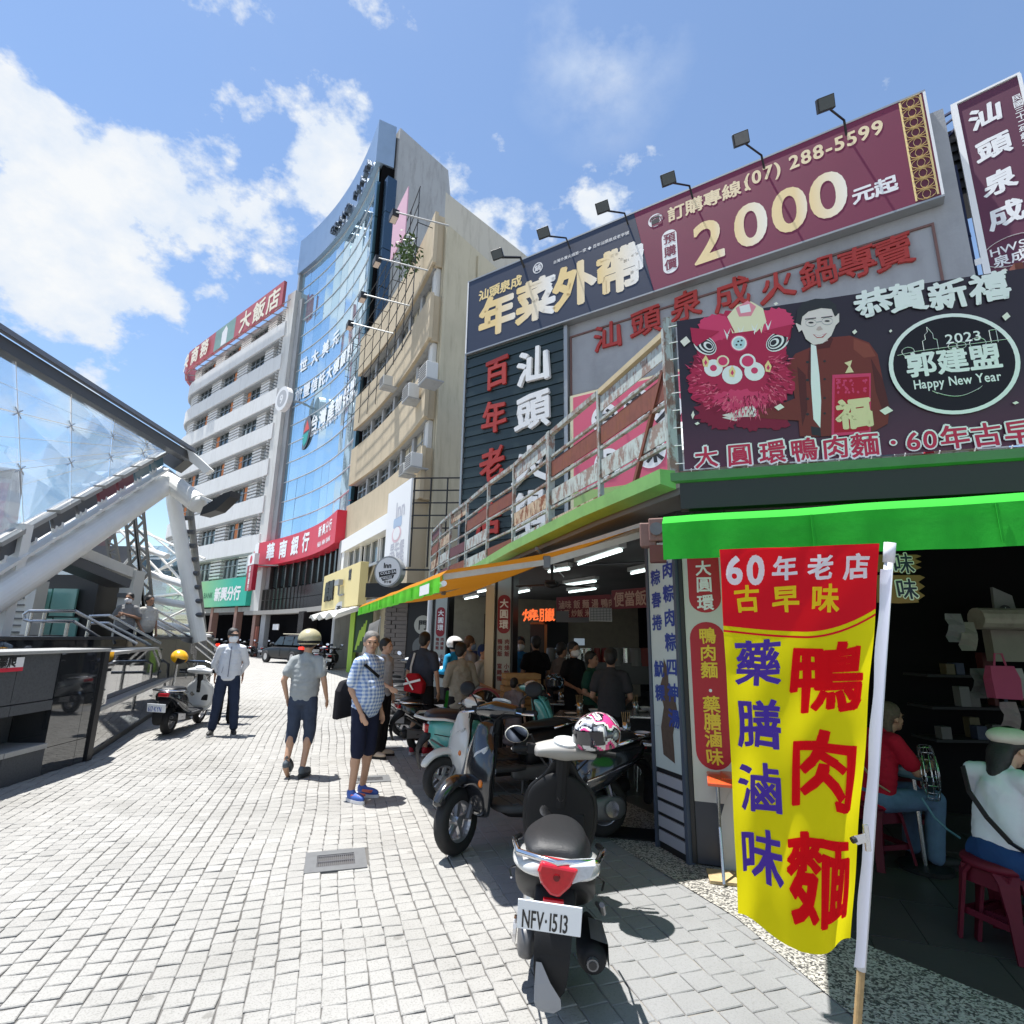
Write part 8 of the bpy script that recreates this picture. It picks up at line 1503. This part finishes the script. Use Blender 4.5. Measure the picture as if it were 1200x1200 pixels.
for c, v0 in zip('藥膳滷味', (.335, .505, .675, .845)): flagtext(c, M_pv, .055, v0, .36, .135, .022, brush=.06)
for c, v0, sv in zip('鴨肉麵', (.365, .605, .86), (.20, .20, .195)): flagtext(c, M_pr, .45, v0, .50, sv, .027, dn=.0035, brush=.07)
mb = MB(); R_ = []
for k in range(40):
    t_ = k/39; p = rel(FO+pd*((.32+1.66*t_)/pd.z)); w = .012*sin(t_*30); R_.append([tuple(p+Vector((-.045+w*.3, -.02, 0))), tuple(p+Vector((-.02, -.026, 0))), tuple(p+Vector((.0, -.0235, 0)))])
mb.loft(R_, cap=False, closed=False); mb.ob('pole_sleeve', cloth('sleeve white', (.6, .62, .72), .4, .05), fg, smooth=True, fixn=False)
cl_ = thing('bulldog_clip', 'steel bulldog clip holding the yellow banner to its pole', 'clip', tuple(AY(1010, 980, 2.40)), .1); mb = MB(); mb.box(-.008, .012, -.03, -.02, -.045, .05); mb.prism([(-.055, .012), (-.01, .02), (.0, -.01), (-.045, -.02), (-.06, -.008)], .006, 'y', -.034); mb.ob('jaw', M_sil, cl_, bevel=.002); MB().tube([(-.065, -.03, -.004), (-.05, -.03, .0)], .012, 10).ob('spring', M_blk, cl_)
# ================================================================ table, stools, props
M_mar2 = mat('maroon plastic', (.10, .006, .018), .55, spec=.25, var=.2, vscale=12)
def stool(label, loc, yaw):
    t = thing('plastic_stool', label, 'stool', (loc[0], loc[1], 0), yaw, 'maroon plastic stools')
    mb = MB(); mb.loft([[(x, y, z) for x, y in ell(0, 0, r*1.0, r*1.0, 24)] for r, z in ((.150, .40), (.168, .41), (.175, .425), (.17, .445), (.12, .452), (.05, .452))]); mb.ob('seat', M_mar2, t, smooth=True)
    for k in range(4):
        a = pi/4+k*pi/2; u = Vector((cos(a), sin(a), 0)); v = Vector((-sin(a), cos(a), 0)); R_ = []
        for z, r, w in ((.42, .13, .075), (.36, .165, .05), (.2, .19, .032), (0.0, .225, .028)): c = u*r+Vector((0, 0, z)); R_.append([tuple(c+v*w-u*.004), tuple(c+v*w*.9+u*.014), tuple(c-v*w*.9+u*.014), tuple(c-v*w-u*.004), tuple(c-u*.0)])
        mb = MB(); mb.loft(R_); mb.ob('leg', M_mar2, t)
    for k in range(4):
        a0 = pi/4+k*pi/2; p = [Vector((cos(a)*.196, sin(a)*.196, .15)) for a in (a0, a0+pi/2)]; mb = MB(); mb.beam(p[0], p[1], .012, .035); mb.ob('stretcher', M_mar2, t)
        q = [Vector((cos(a)*.17, sin(a)*.17, .355)) for a in (a0, a0+pi/2)]; mb = MB(); mb.beam(q[0], q[1], .012, .09); mb.ob('apron', M_mar2, t)
    return t
stool('maroon plastic stool under the woman in the white tee', (WPX, WPY+.02), .3); p = G(1200, 1110); stool('nearest maroon plastic stool, empty, at the right edge', (p.x+.02, p.y+.0), .45); stool('maroon plastic stool under the person in red behind the yellow banner', (2.92, 4.77), .2); 
p = AY(1075, 900, 4.9); stool('maroon plastic stool in the dark behind the standing fan', (3.6, 5.4), .1)
M_or2 = mat('orange table top', (.75, .10, .03), .3, coat=.3); p = AY(832, 914, 4.35); t = thing('folding_table', 'orange folding side table beside the corner pillar behind the yellow banner', 'table', (p.x+.1, 4.33, 0), NF[1])
MB().box(-.12, .50, -.12, .30, p.z-.02, p.z+.005).ob('table_top', M_or2, t, bevel=.006); MB().box(-.02, .40, .0, .25, p.z+.006, p.z+.016).ob('tray', M_or2, t)
for x in (-.05, .42):
    for s in (1, -1): MB().tube([(x, .09-s*.17, .02), (x, .09+s*.17, p.z-.02)], .011, 8).ob('leg', M_sil, t)
p = G(850, 1035); t = thing('plywood_board', 'sheet of plywood lying under the folding table', 'board', (p.x+.12, p.y+.02, 0), NF[1]+.1); MB().box(-.22, .42, -.10, .12, .006, .026).ob('sheet', mat('plywood', (.46, .34, .18), .7, var=.4, vscale=12), t)
# standing fan
p = AY(1088, 905, 4.6); t = thing('floor_fan', 'standing fan with a wire cage and blue grey motor in the dark behind the banner', 'fan', (p.x, 4.6, 0), radians(60)); mb = MB(); R = Matrix.Rotation(pi/2, 4, 'X')
for r, y in ((.20, 0), (.195, .04), (.195, -.04), (.12, .055), (.06, .06), (.12, -.055)):
    P = [(r*cos(2*pi*k/24), y, p.z+r*sin(2*pi*k/24)) for k in range(25)]; mb.tube(P, .004, 5, cap=False)
for k in range(20): a = 2*pi*k/20; mb.tube([(0.05*cos(a), -.06, p.z+.05*sin(a)), (.12*cos(a), -.055, p.z+.12*sin(a)), (.198*cos(a), -.03, p.z+.198*sin(a)), (.2*cos(a), 0, p.z+.2*sin(a)), (.198*cos(a), .03, p.z+.198*sin(a)), (.05*cos(a), .06, p.z+.05*sin(a))], .002, 4, cap=False)
mb.ob('cage', M_sil, t, kind='stuff'); mb = MB()
for k in range(3): a = 2*pi*k/3; mb.loft([[(.03*cos(a), -.01, p.z+.03*sin(a)), (.03*cos(a+.8), .01, p.z+.03*sin(a+.8))], [(.17*cos(a), -.02, p.z+.17*sin(a)), (.17*cos(a+.7), .02, p.z+.17*sin(a+.7))]], cap=False, closed=False); mb2 = mb
mb.ob('blade', mat('blade', (.03, .05, .06), .3), t, kind='stuff'); MB().tube([(0, .05, p.z), (0, .2, p.z)], [.07, .05], 14).ob('motor', mat('fan motor blue', (.08, .16, .20), .4), t); MB().tube([(0, .1, .02), (0, .1, p.z)], .015, 8).ob('stand', M_sil, t); MB().tube([(0, .1, 0), (0, .1, .03)], .18, 20).ob('base', M_plas, t)
p = AY(1080, 935, 4.4); 
# arcade tables with crockery
def atable(label, x, y, yaw, w=.9, d=.6, h=.75, n=5, seed=1):
    t = thing('metal_table', label, 'table', (x, y, 0), yaw, 'tables in the arcade'); MB().box(-w/2, w/2, -d/2, d/2, h-.03, h).ob('table_top', M_sil, t, bevel=.006)
    for sx in (-1, 1):
        for sy in (-1, 1): MB().tube([(sx*(w/2-.05), sy*(d/2-.05), 0), (sx*(w/2-.08), sy*(d/2-.08), h-.03)], .014, 8).ob('leg', M_sil, t)
    return t
tabs = [(735, 832, 5.6, 'steel table just left of the corner pillar'), (680, 826, 7.2, 'steel table in the middle of the arcade with bowls'), (658, 808, 8.6, 'far steel table in the arcade with a white tray'), (745, 808, 7.4, 'steel table by the inner wall with chopstick pots')]
rd = random.Random(9)
for i, (px, py, Y, lab) in enumerate(tabs):
    p = AY(px, py, Y); atable(lab, p.x+.15, Y, NF[1]+.1*i)
    for k in range(3):
        q = (p.x+.15+rd.uniform(-.3, .3), Y+rd.uniform(-.2, .2)); b = thing('bowl', ['white bowl', 'stack of bowls', 'small dish'][k]+[' on the table left of the corner pillar', ' on the middle arcade table', ' on the far arcade table', ' on the inner wall table'][i], 'bowl', (q[0], q[1], .75)); mb = MB(); mb.lathe([(.0, .005), (.035, .005), (.07, .05), (.075, .055)] if k != 2 else [(0, .004), (.05, .004), (.08, .018)], 16); o = mb.ob('bowl_body', M_wht, b, smooth=True)
    q = (p.x+.0, Y+.05); b = thing('chopstick_pot', 'steel chopstick pot'+[' on the table left of the corner pillar', ' on the middle arcade table', ' on the far arcade table', ' on the inner wall table'][i], 'pot', (q[0], q[1], .75)); mb = MB(); mb.lathe([(0, 0), (.04, 0), (.04, .13), (.036, .13), (.036, .01)], 14); mb.ob('cup', M_sil, b, smooth=True)
    for k in range(5): MB().beam((.012*k-.025, .005*(k % 3), .02), (.02*k-.045, .01*(k % 3), .22), .006).ob('chopstick', M_wood, b)
def mstool(label, x, y):
    t = thing('metal_stool', label, 'stool', (x, y, 0), .3, 'steel stools in the arcade'); MB().lathe([(0, .45), (.15, .45), (.155, .44), (.15, .42), (0, .42)], 20).ob('seat', M_plas, t)
    for k in range(2):
        a = k*pi/2+.4; u = Vector((cos(a), sin(a), 0)); MB().tube([tuple(u*.17), tuple(u*.13+Vector((0, 0, .40))), tuple(u*.09+Vector((0, 0, .43))), tuple(-u*.09+Vector((0, 0, .43))), tuple(-u*.13+Vector((0, 0, .40))), tuple(-u*.17)], .010, 8).ob('leg', M_sil, t)
for i, (px, py) in enumerate([(738, 905), (757, 925), (690, 880)]): p = G(px, py); mstool(['steel legged stool left of its neighbour by the corner pillar', 'steel legged stool nearest the corner pillar', 'steel legged stool farther in the arcade'][i], p.x, p.y)
# wooden crates at the second pillar
for k in range(3):
    p = AY(603, 815, 8.35); t = thing('wooden_crate', ['bottom', 'middle', 'top'][k]+' wooden crate of the stack at the foot of the second pillar', 'crate', (p.x+.05+.02*k, 8.3, .66+k*.17), .2, 'wooden crates stacked by the pillar'); M_cr = mat('crate wood', (.50, .30, .13), .7, var=.4, vscale=14)
    for s in (-1, 1):
        for z in (0, .085): MB().box(-.25, .25, s*.16-.008, s*.16+.008, z, z+.07).ob('slat', M_cr, t); MB().box(s*.25-.008, s*.25+.008, -.15, .15, z, z+.07).ob('slat', M_cr, t)
    MB().box(-.24, .24, -.15, .15, 0, .012).ob('base', M_cr, t)
t = thing('crate_stand', 'dark low stand under the wooden crates', 'stand', (AY(603, 815, 8.35).x+.05, 8.3, 0), .2); MB().box(-.25, .25, -.16, .16, .61, .658).ob('top', M_blk, t)
for sx in (-1, 1):
    for sy in (-1, 1): MB().box(sx*.22-.02, sx*.22+.02, sy*.13-.02, sy*.13+.02, 0, .61).ob('leg', M_blk, t)
# menu boards, neon, window frame inside
def inner(name, label, cat, x0, y0, x1, y1, Y, m, part='board', yaw=None, d=.04, Yr=None):
    a = AY(x0, y1, Y); b = AY(x1, y0, Yr or Y); w = hypot(b.x-a.x, (Yr or Y)-Y); t = thing(name, label, cat, (a.x, Y, 0), atan2((Yr or Y)-Y, b.x-a.x)); z1 = AY(x0, y0, Y).z; MB().box(0, w, 0, d, a.z, z1).ob(part, m, t); return t, w, a.z, z1
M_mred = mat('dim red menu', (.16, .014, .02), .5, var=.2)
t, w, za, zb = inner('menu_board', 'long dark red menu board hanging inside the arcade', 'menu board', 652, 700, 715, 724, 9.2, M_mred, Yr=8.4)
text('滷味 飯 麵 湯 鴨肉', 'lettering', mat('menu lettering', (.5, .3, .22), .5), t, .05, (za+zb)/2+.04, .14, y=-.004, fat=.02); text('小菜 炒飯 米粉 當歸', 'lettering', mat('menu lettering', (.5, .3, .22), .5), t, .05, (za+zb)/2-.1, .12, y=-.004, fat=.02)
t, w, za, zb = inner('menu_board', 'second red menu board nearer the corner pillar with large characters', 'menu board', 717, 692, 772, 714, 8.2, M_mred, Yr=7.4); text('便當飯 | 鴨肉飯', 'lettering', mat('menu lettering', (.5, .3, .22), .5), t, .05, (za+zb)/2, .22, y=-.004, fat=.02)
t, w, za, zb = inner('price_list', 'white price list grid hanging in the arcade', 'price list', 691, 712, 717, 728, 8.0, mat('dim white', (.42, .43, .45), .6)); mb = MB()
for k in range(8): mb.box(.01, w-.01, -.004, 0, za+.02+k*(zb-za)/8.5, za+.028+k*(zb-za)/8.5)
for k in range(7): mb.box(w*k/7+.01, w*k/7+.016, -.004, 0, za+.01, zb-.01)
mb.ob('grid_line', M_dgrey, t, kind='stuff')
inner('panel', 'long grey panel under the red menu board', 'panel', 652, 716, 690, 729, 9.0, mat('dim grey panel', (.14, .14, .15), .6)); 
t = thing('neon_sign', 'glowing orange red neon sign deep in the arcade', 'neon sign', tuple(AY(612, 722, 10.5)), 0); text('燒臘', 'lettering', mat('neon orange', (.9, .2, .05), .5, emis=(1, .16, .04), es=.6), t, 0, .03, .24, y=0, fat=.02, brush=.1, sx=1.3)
t, w, za, zb = inner('doorway_frame', 'dim orange door frame behind the man in black', 'door frame', 621, 729, 641, 770, 10.8, mat('dim interior', (.05, .045, .04), .8)); fm = mat('orange wood frame', (.30, .13, .04), .6); MB().box(w-.05, w, -.03, 0, za-.8, zb).ob('jamb', fm, t); MB().box(0, w, -.03, 0, zb-.04, zb).ob('lintel', fm, t)
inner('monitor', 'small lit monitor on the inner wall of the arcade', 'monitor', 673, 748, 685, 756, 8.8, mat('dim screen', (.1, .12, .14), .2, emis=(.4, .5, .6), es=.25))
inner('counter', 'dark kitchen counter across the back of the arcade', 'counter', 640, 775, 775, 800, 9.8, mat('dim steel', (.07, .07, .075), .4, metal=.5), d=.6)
rd = random.Random(21)
for k in range(12): px = 645+k*11; p = AY(px, 772, 9.9); t = thing('kitchen_pot', 'dim pot or jar number '.replace(' number ', ' ')+['at the left end of', 'near the left of', 'left of centre on', 'in the middle of', 'just right of centre on', 'near the right of', 'at the right end of', 'at the back left of', 'at the back of', 'behind the others on', 'at the far right back of', 'beside the last one on'][k]+' the arcade counter', 'pot', (p.x, 9.9, p.z-.12), 0, 'pots on the arcade counter'); r = rd.uniform(.06, .13); MB().lathe([(0, 0), (r, 0), (r, rd.uniform(.12, .3)), (r*.9, .3), (0, .31)], 14).ob('pot_body', random.Random(k).choice([M_sil, mat('dim enamel', (.2, .2, .2), .5), mat('dim red tin', (.18, .02, .02), .5)]), t)
# front shop interior: brown menu flags, duct, shelves, bags, bottles
M_bf = mat('brown menu cloth', (.24, .12, .05), .8, var=.3)
for k, (x0, x1, y0, y1) in enumerate(((1036, 1078, 650, 670), (1040, 1082, 674, 706))):
    Y = 3.75; t = thing('menu_flag', ['upper', 'lower'][k]+' brown menu cloth with a ragged edge hanging under the green awning', 'menu cloth', (AY(x0, y0, Y).x, Y, 0)); o = Vector(t.location); P = [(x0-12, y0), (x1-4, y0)]+[(x1-(6 if i % 2 else -2), y0+(y1-y0)*(i+.5)/6) for i in range(6)]+[(x1-5, y1), (x0+14, y1+1), (x0-12, y1)]; Q = [AY(x, y, Y)-o for x, y in P]; mb = MB(); mb.loft([[tuple(q) for q in Q], [tuple(q+Vector((0, .006, 0))) for q in Q]]); mb.ob('cloth', M_bf, t)
    p = AY((x0+x1)/2-12, (y0+y1)/2, Y)-o; text('味', 'lettering_edge', M_wht, t, p.x, p.z+.0, .15, y=p.y-.004, fat=.06, brush=.05); text('味', 'lettering', mat('navy ink', (.01, .01, .06), .5), t, p.x, p.z, .15, y=p.y-.006, fat=.015, brush=.05)
t = thing('duct', 'dusty silver duct pipe in the dark shop at the right', 'duct', (AY(1150, 725, 5.2).x, 5.2, AY(1150, 725, 5.2).z)); MB().tube([(-.05, 0, 0), (.25, .0, .0), (1.2, 0, .02)], .10, 14).ob('pipe', mat('dusty foil', (.34, .31, .26), .6, var=.5, vscale=12, metal=.2), t); MB().tube([(.6, 0, 0), (.62, 0, 0)], .115, 14).ob('band', M_sil, t)
t = thing('wall_cabinet', 'pale tiled cabinet front below the duct', 'cabinet', (AY(1160, 770, 5.4).x, 5.4, 0)); z0 = AY(1160, 775, 5.4).z; z1 = AY(1160, 738, 5.4).z
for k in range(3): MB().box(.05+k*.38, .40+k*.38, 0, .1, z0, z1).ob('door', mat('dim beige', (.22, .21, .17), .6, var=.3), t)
p = AY(1177, 795, 4.8); t = thing('shopping_bag', 'pink plastic bag hanging from a hook in the dark shop', 'bag', (p.x, 4.8, p.z)); mb = MB(); mb.loft([[(-.10, 0, .10), (.10, .0, .10), (.10, .05, .10), (-.10, .05, .10)], [(-.12, -.02, 0), (.12, -.02, 0), (.12, .07, 0), (-.12, .07, 0)], [(-.115, -.02, -.16), (.11, -.02, -.17), (.11, .07, -.17), (-.115, .07, -.16)]]); mb.ob('bag_body', cloth('pink plastic', (.50, .10, .20), .3), t, smooth=False); MB().tube([(-.05, .02, .10), (-.03, .02, .2), (.03, .02, .2), (.05, .02, .10)], .008, 6).ob('handle', cloth('pink plastic', (.50, .10, .20), .3), t)
for k, (px, py, c) in enumerate([(1192, 800, (.35, .33, .33)), (1120, 735, (.16, .16, .17)), (1135, 745, (.20, .19, .17)), (1150, 800, (.12, .12, .13)), (1185, 840, (.25, .20, .2))]):
    p = AY(px, py, 5.0); t = thing('hanging_towel', ['white rag beside the pink bag', 'dim grey towel hanging left of the duct', 'crumpled dim sheet under the left end of the duct', 'dark towel below the duct', 'pale rag lowest at the right edge'][k]+' in the shop', 'towel', (p.x, 5.0, p.z)); mb = MB(); mb.loft([[(-.08+.01*sin(i), .02*sin(i*2), .12-.05*i), (0, .03*sin(i*1.7+1), .12-.05*i), (.08-.01*i*.5, .02*sin(i+2), .12-.05*i)] for i in range(6)], cap=False, closed=False); mb.ob('cloth', mat('rag %d' % k, c, .9, var=.3), t, fixn=False)
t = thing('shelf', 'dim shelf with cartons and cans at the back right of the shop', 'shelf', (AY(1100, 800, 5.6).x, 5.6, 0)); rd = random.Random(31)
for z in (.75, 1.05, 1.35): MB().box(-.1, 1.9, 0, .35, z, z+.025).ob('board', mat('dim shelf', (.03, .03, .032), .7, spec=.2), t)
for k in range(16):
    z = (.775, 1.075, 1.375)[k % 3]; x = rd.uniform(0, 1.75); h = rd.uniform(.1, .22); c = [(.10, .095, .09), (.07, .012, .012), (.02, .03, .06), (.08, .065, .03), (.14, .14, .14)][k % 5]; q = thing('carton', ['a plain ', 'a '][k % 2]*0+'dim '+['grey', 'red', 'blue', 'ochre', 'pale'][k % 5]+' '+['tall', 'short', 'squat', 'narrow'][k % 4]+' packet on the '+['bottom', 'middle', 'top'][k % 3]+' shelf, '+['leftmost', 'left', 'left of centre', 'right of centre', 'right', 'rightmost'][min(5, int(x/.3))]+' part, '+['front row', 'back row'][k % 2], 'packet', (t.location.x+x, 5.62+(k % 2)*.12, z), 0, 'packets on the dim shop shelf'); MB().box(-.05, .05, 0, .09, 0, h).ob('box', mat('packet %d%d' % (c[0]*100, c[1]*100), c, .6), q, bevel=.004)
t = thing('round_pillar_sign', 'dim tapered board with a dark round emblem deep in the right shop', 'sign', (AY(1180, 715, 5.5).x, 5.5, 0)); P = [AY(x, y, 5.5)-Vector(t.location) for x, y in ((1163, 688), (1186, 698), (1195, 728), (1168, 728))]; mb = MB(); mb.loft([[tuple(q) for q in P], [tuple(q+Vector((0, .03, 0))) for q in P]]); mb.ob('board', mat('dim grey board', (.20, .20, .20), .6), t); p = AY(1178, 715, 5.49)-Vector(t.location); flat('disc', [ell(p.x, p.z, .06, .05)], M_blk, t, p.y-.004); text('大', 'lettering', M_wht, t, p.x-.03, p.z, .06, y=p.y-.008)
t = thing('blue_hose', 'blue hose trailing from the fan down to the dark floor', 'hose', (AY(1080, 935, 4.4).x, 4.4, 0)); o = Vector(t.location); MB().tube([tuple(AY(x, y, Y)-o) for x, y, Y in ((1080, 935, 4.4), (1095, 958, 4.35), (1110, 972, 4.3), (1125, 982, 4.3))], .008, 8).ob('tube', mat('hose blue', (.08, .2, .26), .4), t)
# overhead cables and pipes under the deck
for k, (a, b) in enumerate([((.3, 6.5), (.9, 9.5)), ((1.6, 5.4), (2.6, 9.5)), ((.9, 8.0), (4.5, 6.2))]):
    t = thing('ceiling_pipe', ['grey conduit along the arcade ceiling nearest the street', 'grey conduit running inward above the tables', 'grey conduit crossing the arcade ceiling'][k], 'pipe', (a[0], a[1], 2.70)); MB().tube([(0, 0, 0), (b[0]-a[0], b[1]-a[1], 0)], .02, 8).ob('pipe', M_dgrey, t)
t = thing('ceiling_fan', 'black ceiling fan under the arcade deck', 'ceiling fan', (AY(632, 640, 6.6).x+.2, 7.2, 2.35)); MB().tube([(0, 0, .4), (0, 0, 0)], .02, 8).ob('rod', M_blk, t); MB().lathe([(0, -.06), (.09, -.04), (.1, .02), (0, .06)], 16).ob('motor', M_blk, t)
for k in range(3): a = 2*pi*k/3+.4; MB().beam((cos(a)*.1, sin(a)*.1, -.01), (cos(a)*.55, sin(a)*.55, -.01), .12, .01).ob('blade', M_blk, t)
t = thing('shopping_bag', 'bright green carrier bag on the scooter row beside the man with the red bag', 'bag', tuple(AY(530, 822, 9.0))); mb = MB(); mb.loft([[(-.1, 0, .15), (.1, 0, .15), (.1, .08, .15), (-.1, .08, .15)], [(-.13, -.02, -.15), (.12, -.02, -.15), (.12, .1, -.15), (-.13, .1, -.15)]]); mb.ob('bag_body', cloth('green plastic', (.06, .45, .08), .3), t)
t = thing('floor_mat', 'black rubber mat on the shaded paving before the arcade', 'mat', (G(735, 978).x, G(735, 978).y, 0), NF[1]+.1); MB().box(-.26, .26, -.14, .16, .004, .014).ob('sheet', M_plas, t)
